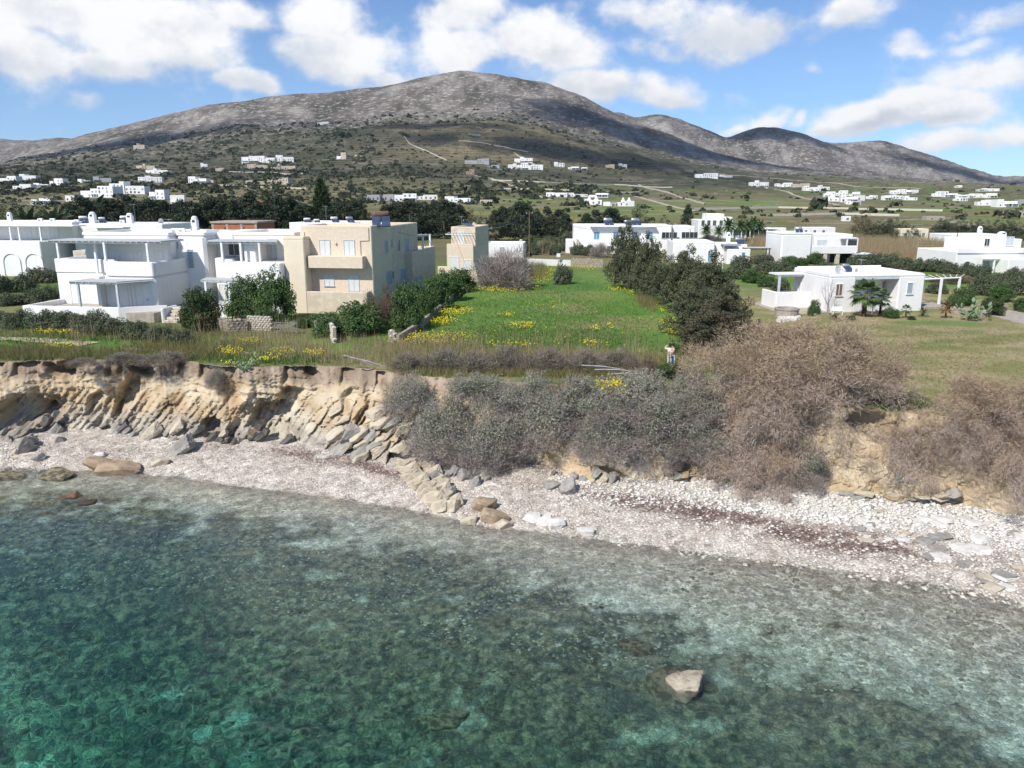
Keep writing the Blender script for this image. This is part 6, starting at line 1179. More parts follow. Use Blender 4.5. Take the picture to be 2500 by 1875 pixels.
# single rocks
BL = [(445, 1100, (2.3, 1.4, 1.2), 'g', 'large grey pointed slab standing on the beach at the cliff foot', -.7), (60, 1090, (1.7, .9, .9), 'g', 'dark grey pointed slab at the far left foot of the cliff', -.7), (240, 1140, (2.6, 1.3, .8), 'b', 'brown weathered rock lying in the shallows, left of a pair', .1), (300, 1152, (2.5, 1.5, 1.05), 'b', 'brown layered rock in the shallows, right of a pair', .1), (392, 1132, (1.3, .8, .5), 'p', 'small beige rock right of the brown pair', -.2), (245, 1115, (.8, .6, .5), 'w', 'small pale stone behind the brown pair', 0.),
      (30, 1120, (1.4, 1., .9), 'p', 'pale rock in the shallows at the left edge', -.3), (95, 1122, (1.0, .8, .5), 'g', 'grey flat rock in the shallows near the left edge', .1), (140, 1170, (2.0, 1.2, .8), 's', 'greenish sunken rock near the left edge', .1), (30, 1172, (1.6, 1., .7), 's', 'greenish sunken rock at the left edge', 0.), (178, 1222, (1.1, .8, .7), 'r', 'reddish half sunken stone off the left beach', .1), (215, 1240, (1., .8, .6), 'r', 'second reddish stone, farther from the left beach', 0.),
      (1182, 1244, (1.35, .9, 1.0), 'b', 'brown block at the water line, topmost of its group', .1), (1205, 1268, (1.5, .9, .8), 'b', 'brown rock below the topmost block', .2), (1228, 1285, (.9, .7, .5), 'p', 'beige stone at the lower end of the brown group', 0.), (1145, 1275, (.9, .7, .5), 'p', 'beige stone in the water left of the brown group', 0.), (1192, 1222, (.7, .5, .4), 'w', 'small white stone on top of the brown block', 0.),
      (1302, 1268, (1.1, .8, .5), 'w', 'white flat rock at the water line, left of three', .1), (1332, 1276, (1.0, .7, .6), 'w', 'white flat rock at the water line, middle of three', -.2), (1358, 1284, (1.1, .8, .7), 'w', 'white rock at the water line, right of three', .1), (1430, 1300, (1.0, .8, .35), 'w', 'pale sunken slab right of the white rocks', 0.), (1347, 1190, (.95, .8, .7), 'g', 'rounded grey boulder on the pebbles, left of two', 0.), (1388, 1202, (1.2, .9, .85), 'g', 'rounded grey boulder on the pebbles, right of two', .1),
      (1560, 1612, (1.2, 1.0, .7), 's', 'dark sunken rock behind the lone boulder', .1), (2150, 1585, (.5, .4, .3), 'w', 'round white stone on the seabed at the right', 0.), (1095, 1810, (1.4, 1.1, .7), 's', 'dark sunken boulder near the bottom of the photo', .1)]
for px, py, dm, k, lb, tl in BL: p = shore(px, py); p.z += dm[2] * .18; rock(k, p, dm, tl, rr.uniform(-.5, .5), 'boulder' if max(dm) > 1.2 else 'stone', None, lb)
p = at(1672, 1660, .1); o = rock('m', (p.x, p.y, -.34), (1.45, 1.25, 1.15), .25, .8, 'boulder', None, 'big lone grey-beige boulder rising out of the water', spin=.3)
p = at(1640, 1690, -.9); rock('s', (p.x, p.y, -1.4), (2.2, 2.0, 1.5), .2, .2, 'boulder', None, 'sunken brown foot of rock under the lone boulder')
LB = sorted(rr.uniform(2080, 2560) for _ in range(64))
for i in range(64):                                     # flat limestone blocks on the right-hand beach
    px = LB[i]; t = rr.random(); py0, py1 = np.interp(px, (2080, 2300, 2560), (1232, 1250, 1290)), np.interp(px, (2080, 2300, 2560), (1300, 1420, 1490)); p = shore(px, py0 + (py1 - py0) * t); L = rr.uniform(.35, 1.25) * (1 if px > 2250 else .7)
    rock(rr.choice('wwwpg'), (p.x, p.y, p.z + .02), (L, L * rr.uniform(.6, .9), L * rr.uniform(.14, .26)), rr.uniform(-.12, .12), rr.uniform(0, 6.28), 'limestone_block', None, '%s flat limestone block from the left strewn on the right-hand beach' % nth(i), 'flat limestone blocks on the right-hand beach')
# pebbles, too many to count
def pebbles(name, n, rowr, size, m_, seed, label, xr=(-.9, .9), under=False):
    r = np.random.RandomState(seed); m_x = r.uniform(*xr, n); t = r.uniform(*rowr, n); yw_ = ywat(m_x)
    y = np.where(t >= 0, yw_ + (ybase(m_x) - yw_) * t, yw_ + t * (yw_ - 14.)); x = m_x * y; off_ = np.maximum(yw_ - y, 0)
    z = .92 * np.maximum(t, 0) ** .8 - (.075 * off_ + .045 * np.maximum(off_ - 5, 0) + .03 * np.maximum(off_ - 14, 0))
    s_ = size * np.exp(np.clip(r.normal(size=n) * .42, -1, .75)) * (.75 + .5 * sstep(x, -5, 20)); base = np.array([(1, 0, 0), (.3, .95, .1), (-.8, .6, 0), (-.8, -.6, .05), (.3, -.95, 0), (.15, .1, .75), (-.1, -.1, -.6)])
    a = r.uniform(0, 6.28, n); ca, sa = np.cos(a), np.sin(a); B_ = base[None] * (1 + r.uniform(-.25, .25, (n, 7, 3))) * s_[:, None, None] * (1, .75, .6)
    V = np.stack([B_[..., 0] * ca[:, None] - B_[..., 1] * sa[:, None], B_[..., 0] * sa[:, None] + B_[..., 1] * ca[:, None], B_[..., 2]], -1) + np.stack([x, y, z + s_ * .15], 1)[:, None]
    f = np.array([(i, (i + 1) % 5, 5) for i in range(5)] + [((i + 1) % 5, i, 6) for i in range(5)]); F = (f[None] + 7 * np.arange(n)[:, None, None]).reshape(-1, 3)
    link(name, mesh(name, V.reshape(-1, 3), F, m_, False), kind='stuff', label=label, cat='pebbles')
peb = mat('beach_pebbles', (.62, .565, .50), (.52, .46, .40), .5, .4, .6, .85, c3=(.70, .655, .60), island=1.); pebw = mat('white_cobbles', (.66, .63, .58), (.56, .52, .47), .6, .4, .6, .85, c3=(.72, .69, .64), island=1.); pebd = mat('sunken_stones', (.44, .40, .31), (.33, .30, .22), .35, .4, .6, .9, c3=(.66, .63, .54), island=.9); pebs = mat('dark_seabed_cobbles', (.20, .175, .115), (.30, .26, .18), .5, .4, .6, .9, c3=(.12, .115, .08), island=.9)
pebbles('beach_pebbles', 9500, (-.02, 1.05), .072, peb, 71, 'pale pink and white pebbles of the beach'); pebbles('shallow_stones', 8000, (-.42, .0), .085, pebd, 72, 'mixed stones in the clear shallows'); pebbles('white_cobbles', 3800, (.55, 1.05), .095, pebw, 74, 'white cobbles at the top of the right-hand beach', (.05, .95)); pebbles('seabed_cobbles', 7000, (-1., -.25), .10, pebs, 73, 'dark weedy cobbles covering the seabed', (-.9, .15))
def wrack():
    r = np.random.RandomState(75); n = 14000; m_x = r.uniform(-.9, .7, n); t = wrow(m_x) + r.normal(size=n) * .09; yw_ = ywat(m_x); y = yw_ + (ybase(m_x) - yw_) * t; x = m_x * y; k = WRA(x) * sstep(fbm(x / 3, y / 1.5, 3, 3), -.45, .1) > r.uniform(size=n); x, y, t = x[k], y[k], t[k]
    P = np.stack([x, y, .92 * np.maximum(t, 0) ** .8 + .03], 1); V, F = spikes(P, unit(np.stack([r.normal(size=len(P)), r.normal(size=len(P)) * .5, .15 + 0 * x], 1)), .22, .018, r)
    link('dry_seagrass', mesh('dry_seagrass', V, F, mat('dry_seagrass', (.16, .10, .085), (.24, .17, .14), .8, .4, .6, .95, c3=(.10, .06, .055), island=.8)), kind='stuff', label='brown dried seagrass washed up in bands along the beach', cat='seagrass')
wrack()
# ---------------------------------------------------------------- walls, gate, poles, small things
STN = [rock_mesh('stone', 1300 + j, .16, 4, stonem) for j in range(6)]; STP = [rock_mesh('stone', 1320 + j, .16, 4, stonepale) for j in range(6)]
def stone_wall(label, pts, h, sl, meshes, fade=0.):
    P = [Vector(p) for p in pts]; e = thing('dry_stone_wall', label, 'wall', P[0])
    for a, b in zip(P[:-1], P[1:]):
        L = (b - a).length; d = (b - a) / L; n = max(1, int(L / sl)); yaw = math.atan2(d.y, d.x); rows_ = max(2, int(h / (sl * .62)))
        core = MB(); nrm = Vector((-d.y, d.x, 0)); q = [a + nrm * .13, b + nrm * .13, b - nrm * .13, a - nrm * .13]; core.prism([(v.x - P[0].x, v.y - P[0].y) for v in q], -.3, h * .9); core.obj('wall_core', stonem, e)
        for j in range(rows_):
            for i in range(n):
                if fade and rr.random() < fade * j / rows_: continue
                c = a + d * ((i + .5 + (j % 2) * .5 + rr.uniform(-.1, .1)) * L / n) - P[0]; o = link('stone', meshes[rr.randrange(6)], e, loc=(c.x, c.y, (j + .42) * h / rows_), scale=(sl * rr.uniform(.85, 1.15), .42, h / rows_ * rr.uniform(.95, 1.2))); o.rotation_euler = (rr.uniform(-.1, .1), rr.uniform(-.1, .1), yaw + rr.uniform(-.1, .1))
g_ = lambda px, py: Vector((at(px, py, ZF).x, at(px, py, ZF).y, ZF))
stone_wall('long dry stone wall in shade along the left side of the meadow', [g_(972, 838), g_(1030, 800), g_(1090, 745), g_(1150, 700)], .8, .5, STN, .25)
stone_wall('pale stone garden wall beside the wicker gate', [g_(606, 806), g_(664, 808)], 1.45, .32, STP); stone_wall('shaded stone wall below the white base wall', [g_(512, 800), g_(560, 812), g_(604, 808)], 1.3, .36, STN, .2); stone_wall('tumbled pale stone wall overgrown by bushes', [g_(772, 818), g_(800, 808), g_(818, 838)], 1.5, .36, STP, .5); stone_wall('stub of stone pillar at the near end of the long wall', [g_(950, 836), g_(966, 837)], 1.2, .36, STP)
stone_wall('thick brown stone wall at the back of the meadow', [g_(1394, 651), g_(1472, 653)], 1.6, .55, STN, .15); stone_wall('low stone wall before the garden shrubs at the far right', [g_(2320, 765), g_(2400, 775), g_(2455, 760)], .8, .5, STN, .2)
e = thing('white_fence', 'low white picket wall at the back of the meadow', 'fence', g_(1288, 646)); b = g_(1392, 650) - g_(1288, 646)
for i in range(40): c = b * (i / 39); MB().box(-.09, .09, -.06, .06, -.2, 1.15, .02).obj('picket', white, e, loc=c)
for z in (.35, .9): MB().tube([(0, .08, z), (b.x, b.y + .08, z)], .05, 4).obj('rail', white, e)
e = thing('wicker_gate', 'rickety grey gate of poles and twigs between stone walls', 'gate', g_(672, 815)); W2 = (g_(726, 815) - g_(672, 815)).x
for i in range(9): MB().tube([(i * W2 / 8, 0, -.1), (i * W2 / 8 + rr.uniform(-.1, .1), 0, rr.uniform(1.1, 1.6))], .028, 5).obj('upright', greybark, e)
for z in (.25, .55, .85, 1.1): MB().tube([(-.1, .03, z + rr.uniform(-.1, .1)), (W2 + .1, .03, z + rr.uniform(-.1, .1))], .028, 5).obj('rail', greybark, e)
for s_ in (0, 1): MB().tube([(0, -.04, .1 + s_ * .9), (W2, -.04, 1.0 - s_ * .9)], .025, 5).obj('brace', greybark, e)
def pole(px, py, top, label, m_=polewood, r_=.13, arm=True):
    p = g_(px, py); k = mpp(p); h = (py - top) * k * 1.02; e = thing('utility_pole', label, 'pole', p); MB().tube([(0, 0, -.4), (0, 0, h)], [r_, r_ * .7], 8).obj('shaft', m_, e)
    if arm:
        MB().box(-.7, .7, -.06, .06, h - .55, h - .42).obj('crossarm', m_, e)
        for x_ in (-.6, 0, .6): MB().lathe([(.05, h - .42), (.07, h - .34), (.03, h - .26)], 6, (x_, 0)).obj('insulator', white, e)
    return p + Vector((0, 0, h - .3))
t1 = pole(1292, 628, 520, 'tall wooden utility pole behind the meadow'); t2 = pole(1637, 632, 546, 'brown utility pole beside the long white house'); t3 = pole(2331, 622, 570, 'dark leaning pole left of the right-edge house', arm=False); pole(2182, 618, 585, 'yellow wooden post in the reed bed', straw, .07, False); pole(2226, 630, 588, 'left of two thin pale poles in the reed bed', steel, .06, False); pole(2237, 630, 584, 'right of two thin pale poles in the reed bed', steel, .06, False); pole(1764, 655, 602, 'thin pale post right of the cypress clump', whitewood, .06, False); pole(1752, 648, 604, 'short pale post beside the low white house', whitewood, .05, False); pole(1682, 622, 562, 'thin wooden pole before the long white house', polewood, .08, False); pole(1002, 605, 525, 'wooden pole behind the beige house', polewood, .1, False); t5 = pole(475, 600, 508, 'wooden pole before the windbreak', polewood, .12); pole(1945, 590, 535, 'thin pole behind the two-storey white house', polewood, .09, False)
def wire(name, a, b, sag, label): MB().tube([a.lerp(b, t) - Vector((0, 0, sag * 4 * t * (1 - t))) for t in np.linspace(0, 1, 13)], .022, 3, cap=False).obj(name, dark, None, label=label, cat='wire')
wire('power_line', E.w(3, 3, E.Z(557, 0, 2)), t1, 1.2, 'overhead wire from the beige tower to the tall pole'); wire('power_line', t1, t2, 2.5, 'overhead wire between the tall pole and the brown pole'); wire('power_line', D.w(8, 8, 9), E.w(1, 2, E.Z(560, 0, 2)), 1.0, 'overhead wire between the beige house and the beige tower'); wire('stay_wire', t1, t1 + Vector((9, -3, -9.6)), 0, 'slanting stay wire of the tall pole')
def heater(loc, s_, rz, label, tank=steel, frame=steel):
    e = thing('solar_water_heater', label, 'water heater', loc, R(rz), 'solar water heaters on the roofs', (s_, s_, s_)); mb = MB()
    mb.tube([(-.75, .45, 1.15), (-.68, .45, 1.15), (.68, .45, 1.15), (.75, .45, 1.15)], [.18, .28, .28, .18], 12).obj('tank', tank, e, True)
    f = MB()
    for x_ in (-.6, .6): f.tube([(x_, .6, -.1), (x_, .45, 1.0)], .03, 4); f.tube([(x_, -1.0, -.1), (x_, .5, .92)], .03, 4); f.tube([(x_, -1.0, .02), (x_, .6, .02)], .03, 4)
    f.obj('stand', frame, e)
    for x_ in (-.42, .42):
        c = MB(); d = Vector((0, 1.45, .95)).normalized(); o_ = Vector((x_, -1.0, .08)); n = Vector((0, -d.z, d.y))
        V = [o_ + Vector((sx_ * .38, 0, 0)) + d * t + n * u for sx_ in (-1, 1) for t in (0, 1.62) for u in (0, .08)]; c.add(V, [(0, 1, 3, 2), (4, 6, 7, 5), (0, 4, 5, 1), (2, 3, 7, 6), (0, 2, 6, 4), (1, 5, 7, 3)]); c.obj('panel', panelglass, e)
def roof(h, px, y, z): return h.w(h.X(px, y, z), y, z)
zA = A.Z(546, 4, 6); zD = D.Z(550, 1, 1.6) - .3; zG = Gh.Z(543, 5, 3) - .35; zJ = J.Z(550) - .35
for h, px, y, z, s_, rz, lb, tk in [(A, 205, 8, zA, 1.25, 40, 'water heater with white tank, leftmost on the arched house roof', white), (A, 226, 10, zA, 1.1, 40, 'water heater with white tank, second on the arched house roof', white), (A, 250, 10, zA, 1.0, 40, 'water heater with white tank, third on the arched house roof', white), (A, 306, 9, zA, 1.3, 40, 'water heater with white tank on the right roof of the arched house', white),
                                (Gh, 752, 4.5, zG, 1.1, 35, 'water heater left of two on the roof behind the beige house', white), (Gh, 775, 5, zG, .9, 35, 'small water heater beside the left one behind the beige house', white), (Gh, 818, 9, zG, 1.2, 35, 'tall water heater in the middle of the roof behind the beige house', white), (Gh, 855, 10, zG, 1.2, 35, 'water heater at the right of the roof behind the beige house', steel), (D, 931, 5, zD, 1.9, 10, 'large water heater with a rusty tank on the beige house', rustm), (E, 1142, 3, E.Z(553, 0, 2) - .3, 1.4, 60, 'water heater with yellowish panel on the beige tower', dark),
                                (J, 1485, 4, zJ, 2.0, 10, 'water heater at the left of the long white roof', steel), (J, 1533, 4, zJ, 1.5, 10, 'water heater in the middle of the long white roof', steel), (J, 1552, 3, zJ, 2., 10, 'water heater right of the middle one on the long white roof', steel), (N, 2068, 4, N.Z(672) - .05, .95, 15, 'water heater on the bungalow roof', steel), (Mh, 1950, 4, Mh.Z(568) - .35, 1.3, -10, 'solar panel heater on the left roof of the two-storey white house', steel), (K, 1806, 4, K.Z(597, 9, 1) - .3, 1.6, 10, 'blue solar heater on the low white house', steel)]: heater(roof(h, px, y, z), s_ * .66, rz, lb, tk)
def dish(loc, r_, label, rz=0.):
    e = thing('satellite_dish', label, 'dish', loc, rz); n = 14; V = [(0, -.05, .5)] + [(r_ * math.cos(6.283 * k / n), -.05 - .18 * r_ * j, .5 + r_ * .95 * math.sin(6.283 * k / n)) for j in (1,) for k in range(n)]
    MB().add(V, [(0, 1 + k, 1 + (k + 1) % n) for k in range(n)] + [(0, 1 + (k + 1) % n, 1 + k) for k in range(n)]).obj('reflector', white, e); MB().tube([(0, 0, -.1), (0, .05, .5)], .04, 5).obj('mast', steel, e); MB().tube([(0, -.1, .2), (0, -.5, .5)], .02, 4).obj('feed_arm', steel, e)
dish(roof(N, 2043, 2, N.Z(672)), .48, 'white satellite dish on the bungalow roof', .4); dish(roof(B, 477, 11, B.Z(567, 6, 9.6) - .2), .5, 'white satellite dish beside the chimney of the pergola house', .5); dish(roof(E, 1158, 2.5, E.Z(553, 0, 2) - .1), .3, 'small dish on the beige tower', -.6); dish(roof(A, 392, 9, zA - .2), .55, 'satellite dish edge-on at the right end of the arched house', 1.1)
def antenna(loc, h, label):
    e = thing('antenna', label, 'antenna', loc); MB().tube([(0, 0, -.2), (0, 0, h)], .025, 4).obj('mast', steel, e)
    for i in range(5): MB().tube([(-.45 + .08 * i, -.5 + i * .25, h - .1), (.45 - .08 * i, -.5 + i * .25, h - .1)], .015, 3).obj('rod', steel, e)
    MB().tube([(0, -.55, h - .1), (0, .6, h - .1)], .015, 3).obj('boom', steel, e)
antenna(roof(A, 331, 8, zA), 3.2, 'television antenna on the arched house'); antenna(roof(B, 415, 12, 8.5), 1.6, 'low antenna on the pergola house roof'); antenna(roof(N, 2100, 3, N.Z(672)), 1.5, 'antenna on the bungalow roof'); antenna(roof(Gh, 797, 8, zG), 3., 'antenna on the roof behind the beige house'); antenna(roof(E, 1127, 2.5, E.Z(553, 0, 2) - .2), 1.8, 'antenna on the beige tower')
for h, px, y, z, lb in [(A, 99, 5.5, A.Z(541, 0, 5) - .1, 'air conditioning box, left of two on the arched house'), (A, 129, 5.5, A.Z(541, 0, 5) - .1, 'air conditioning box, right of two on the arched house'), (A, 188, 8, zA, 'air conditioning box left of the water heaters'), (A, 299, 7, zA, 'air conditioning box below the right water heater'), (B, 428, 11, B.Z(567, 6, 9.6) - .25, 'air conditioning box, left of two by the pergola house chimney'), (B, 445, 11, B.Z(567, 6, 9.6) - .25, 'air conditioning box, right of two by the pergola house chimney'), (N, 2090, 2.5, N.Z(672), 'air conditioning box on the bungalow roof'), (K, 1715, 1, 1.0, 'air conditioning box beside the low white house')]:
    e = thing('air_conditioner', lb, 'air conditioner', roof(h, px, y, z), h.rz); MB().box(-.42, .42, -.16, .16, -.05, .6, .03).obj('casing', whitewood, e); MB().lathe([(.2, 0), (.2, .02)], 12).obj('fan_grille', greyrender, e); c = e.children[1]; c.rotation_euler = (R(90), 0, 0); c.location = (-.1, -.16, .28)
# sign, well, driveway, paths
e = thing('sign', 'small white notice board on a thin post behind the meadow', 'sign', g_(1363, 650)); MB().tube([(0, 0, -.2), (0, 0, 2.4)], .04, 5).obj('post', steel, e); MB().box(-.35, .35, -.06, -.03, 1.7, 2.35).obj('board', whitewood, e)
e = thing('stone_well', 'round white well ring on the lawn before the bungalow', 'well', g_(1920, 772)); MB().lathe([(1.25, -.2), (1.25, .75), (1.32, .78), (1.32, .9), (1.0, .9), (1.0, .5)], 20).obj('ring', concrete, e); MB().lathe([(1.02, .62), (.2, .66)], 16).obj('lid', steel, e)
for i in range(26): p = g_(1900 + i * 2, 780 + rr.uniform(-4, 6)); rock('w', (p.x, p.y, ZF + .08), (rr.uniform(.3, .6),) * 3, rr.uniform(-.4, .4), rr.uniform(0, 6), 'loose_stone', None, '%s white stone from the left in the loose heap by the round well' % nth(i), 'white stones heaped by the well')
def sheet(name, pts, m_, z=.03):
    P = [at(px, py, ZF) for px, py in pts]; link(name, MB().prism([(p.x, p.y) for p in P], ZF - .15, ZF + z + .08).mesh(name, m_), kind='structure')
sheet('driveway', [(1838, 742), (1900, 724), (1990, 728), (2025, 764), (1985, 768), (1880, 758)], concrete); sheet('lane', [(2395, 766), (2460, 758), (2560, 780), (2560, 800), (2470, 786)], concrete)
pathm = mat('sandy_path', (.50, .42, .30), (.40, .33, .23), .8, .4, .6, .95, .4, 6)
def path(px, wd):
    P = [at(a, b, ZF) for a, b in px]; V, F = [], []
    for i, p in enumerate(P):
        d = (P[min(i + 1, len(P) - 1)] - P[max(i - 1, 0)]).normalized(); n = Vector((-d.y, d.x, 0)); w_ = wd * rr.uniform(.7, 1.2)
        for s_ in (-1, 1): q = p + n * w_ * s_; V.append((q.x, q.y, gz(q.x, q.y) + .05))
    for i in range(len(P) - 1): F.append((2 * i, 2 * i + 1, 2 * i + 3, 2 * i + 2))
    link('dirt_path', mesh('dirt_path', V, F, pathm), kind='structure')
path([(-60, 826), (0, 829), (40, 828), (80, 830), (120, 833), (160, 836), (195, 838), (220, 841)], .95); path([(300, 852), (350, 855), (400, 858), (450, 859), (500, 861), (560, 862), (620, 864)], .5)
bench = thing('garden_bench', 'white bench at the foot of the bungalow wall', 'bench', g_(2044, 768)); MB().box(-.6, .6, -.2, .2, .4, .46, .01).obj('seat', whitewood, bench); MB().box(-.6, .6, .18, .22, .46, .85, .01).obj('backrest', whitewood, bench)
for x_ in (-.5, .5): MB().box(x_ - .04, x_ + .04, -.18, .2, -.05, .4).obj('leg', whitewood, bench)
rail = thing('handrail', 'thin grey handrail along the ramp left of the bungalow', 'railing', g_(1830, 745)); q = [g_(1830, 745) - g_(1830, 745), g_(1920, 728) - g_(1830, 745), g_(1990, 742) - g_(1830, 745)]
MB().tube([v + Vector((0, 0, 1.0)) for v in q], .03, 5).obj('rail', steel, rail)
for v in q + [q[0].lerp(q[1], .5)]: MB().tube([v, v + Vector((0, 0, 1.0))], .03, 5).obj('post', steel, rail)
# dead branches and a plank on the cliff edge
for px, py, L, yaw, lb in [(1470, 918, 3.2, -.2, 'bundle pole lying across the saltbushes, upper'), (1500, 926, 3.0, -.12, 'bundle pole lying across the saltbushes, middle'), (1530, 935, 2.4, -.05, 'bundle pole lying across the saltbushes, lower'), (1398, 975, 1.7, .35, 'single bleached stick on the saltbushes'), (905, 905, 3., -.5, 'bleached branch sliding over the cliff lip'), (880, 900, 2.6, -.6, 'second bleached branch on the cliff lip')]:
    p = cliffpt(px, py); d = Vector((math.cos(yaw), .1, math.sin(yaw) * .6)) * L / 2; o = MB().tube([-d, Vector((0, 0, .08)), d], [.06, .06, .03], 5).obj('dead_branch', twig_white, None, label=lb, cat='branch', loc=(p.x, p.y - .6, p.z + .75))
# far tracks and field walls draped over the land
def drape(name, px, wd, m_, up, label=None, cat=None, group=None, hgt=0.):
    P = [hit(a, b, 300.) for a, b in px]; P = [p for p in P if p]; Q = []
    for a, b in zip(P[:-1], P[1:]):
        n = max(2, int((b - a).length / 12)); Q += [a.lerp(b, t / n) for t in range(n)]
    Q.append(P[-1]); Q = [Vector((p.x + 1.2 * pn(p.x / 30, p.y / 30), p.y, 0)) for p in Q]; V, F = [], []
    for i, p in enumerate(Q):
        d = (Q[min(i + 1, len(Q) - 1)] - Q[max(i - 1, 0)]); d.z = 0; d.normalize(); n = Vector((-d.y, d.x, 0))
        for s_ in (-1, 1): q = p + n * wd * s_; z = gz(q.x, q.y); V += [(q.x, q.y, z - .6), (q.x, q.y, z + up + hgt)]
    for i in range(len(Q) - 1): k = 4 * i; F += [(k + 1, k + 5, k + 7, k + 3), (k, k + 4, k + 5, k + 1), (k + 2, k + 3, k + 7, k + 6)]
    link(name, mesh(name, V, F, m_), None, label, cat, group, None if label else 'structure')
trk = mat('pale_earth_track', (.46, .40, .31), (.38, .32, .24), .2, .4, .6, .95)
for t in ([(1160, 428), (1200, 436), (1235, 448), (1262, 458), (1300, 473), (1345, 489)], [(1545, 478), (1590, 490), (1640, 504), (1700, 517)], [(1255, 372), (1285, 388), (1318, 410)], [(1868, 456), (1930, 472), (2000, 491), (2050, 503)], [(864, 398), (872, 388), (884, 380)], [(1745, 425), (1900, 436), (2050, 448), (2250, 462)]): drape('dirt_track', t, 2.2, trk, .35)
WL = [([(1200, 440), (1330, 446), (1500, 452), (1640, 458)], 'upper field wall crossing the slope below the knoll'), ([(1230, 462), (1400, 466), (1560, 470)], 'middle field wall crossing the slope below the knoll'), ([(1560, 452), (1640, 474), (1720, 500)], 'field wall running down the right-hand green slope'), ([(1690, 512), (1900, 508), (2100, 512), (2300, 516)], 'long field wall across the plain at the right'), ([(1880, 528), (2060, 524), (2200, 528)], 'near field wall across the plain at the right'), ([(520, 452), (640, 458), (760, 462)], 'field wall behind the windbreak'), ([(130, 462), (230, 458), (330, 456)], 'field wall among the far left houses'), ([(560, 420), (660, 421), (740, 424)], 'pale retaining wall under the hillside villas'), ([(1120, 345), (1190, 352), (1290, 372)], 'stone wall down the right side of the knoll'), ([(985, 330), (1000, 352), (1090, 392)], 'stone wall down the left side of the knoll')]
for t, lb in WL: drape('field_wall', t, .45, stonepale, 0., lb, 'wall', 'far field walls', 1.3)
# ---------------------------------------------------------------- the couple
skin = mat('skin', (.50, .31, .22), (.45, .27, .19), 8, .4, .6, .6); tan = mat('tan_jacket', (.56, .40, .29), (.49, .34, .24), 9, .4, .6, .9, .3, 30); blue = mat('blue_track_trousers', (.035, .06, .32), (.03, .05, .26), 8, .4, .6, .8); pale = mat('cream_clothes', (.66, .62, .56), (.58, .54, .48), 9, .4, .6, .9, .3, 30); shoe = mat('white_shoes', (.7, .7, .7), (.6, .6, .6), 9, .4, .6, .7); hairm = mat('dark_hair', (.025, .018, .015), (.045, .032, .026), 20, .4, .6, .7)
def figure(label, loc, rz, J, E_, top, bottom, cuts, hair, extra):
    me = bpy.data.meshes.new('body'); names = list(J); me.from_pydata([J[k][0] for k in names], [(names.index(a), names.index(b)) for a, b in E_], [])
    o = bpy.data.objects.new('tmp', me); COL.objects.link(o); md = o.modifiers.new('s', 'SKIN'); 
    sv = me.skin_vertices[0].data
    for i, k in enumerate(names): sv[i].radius = (J[k][1],) * 2 if not isinstance(J[k][1], tuple) else J[k][1]; sv[i].use_root = (k == 'pelvis')
    o.modifiers.new('d', 'SUBSURF').levels = 1; o.modifiers['d'].render_levels = 1
    ev = o.evaluated_get(bpy.context.evaluated_depsgraph_get()); nm = bpy.data.meshes.new_from_object(ev); bpy.data.objects.remove(o)
    nm.name = 'body'; nm.materials.clear(); [nm.materials.append(m_) for m_ in (skin, top, bottom, shoe)]
    for f in nm.polygons:
        f.use_smooth = True; c = f.center; j = min(names, key=lambda k: (Vector(J[k][0]) - c).length - (J[k][1] if not isinstance(J[k][1], tuple) else J[k][1][0]))
        f.material_index = 0 if j in ('neck', 'head', 'crown', 'nose', 'ear1', 'ear2') or j[:2] in ('ha', 'fi') else 3 if j[:3] in ('ank', 'toe') else 2 if j[:3] in ('hip', 'kne', 'shi', 'pel') and c.z < cuts else 1
    e = thing('person', label, 'person', loc, rz); link('body', nm, e); hb = MB()
    hb.lathe([(r_, z) for r_, z in ((.085, -.10), (.112, -.02), (.115, .05), (.08, .115), (.02, .135))], 12, (0, 0)); h = hb.obj('hair', hairm, e, True); h.location = hair[0]; h.rotation_euler = hair[1]; h.scale = hair[2]
    for nm_, V, F, m_ in extra: MB().add(V, F).obj(nm_, m_, e)
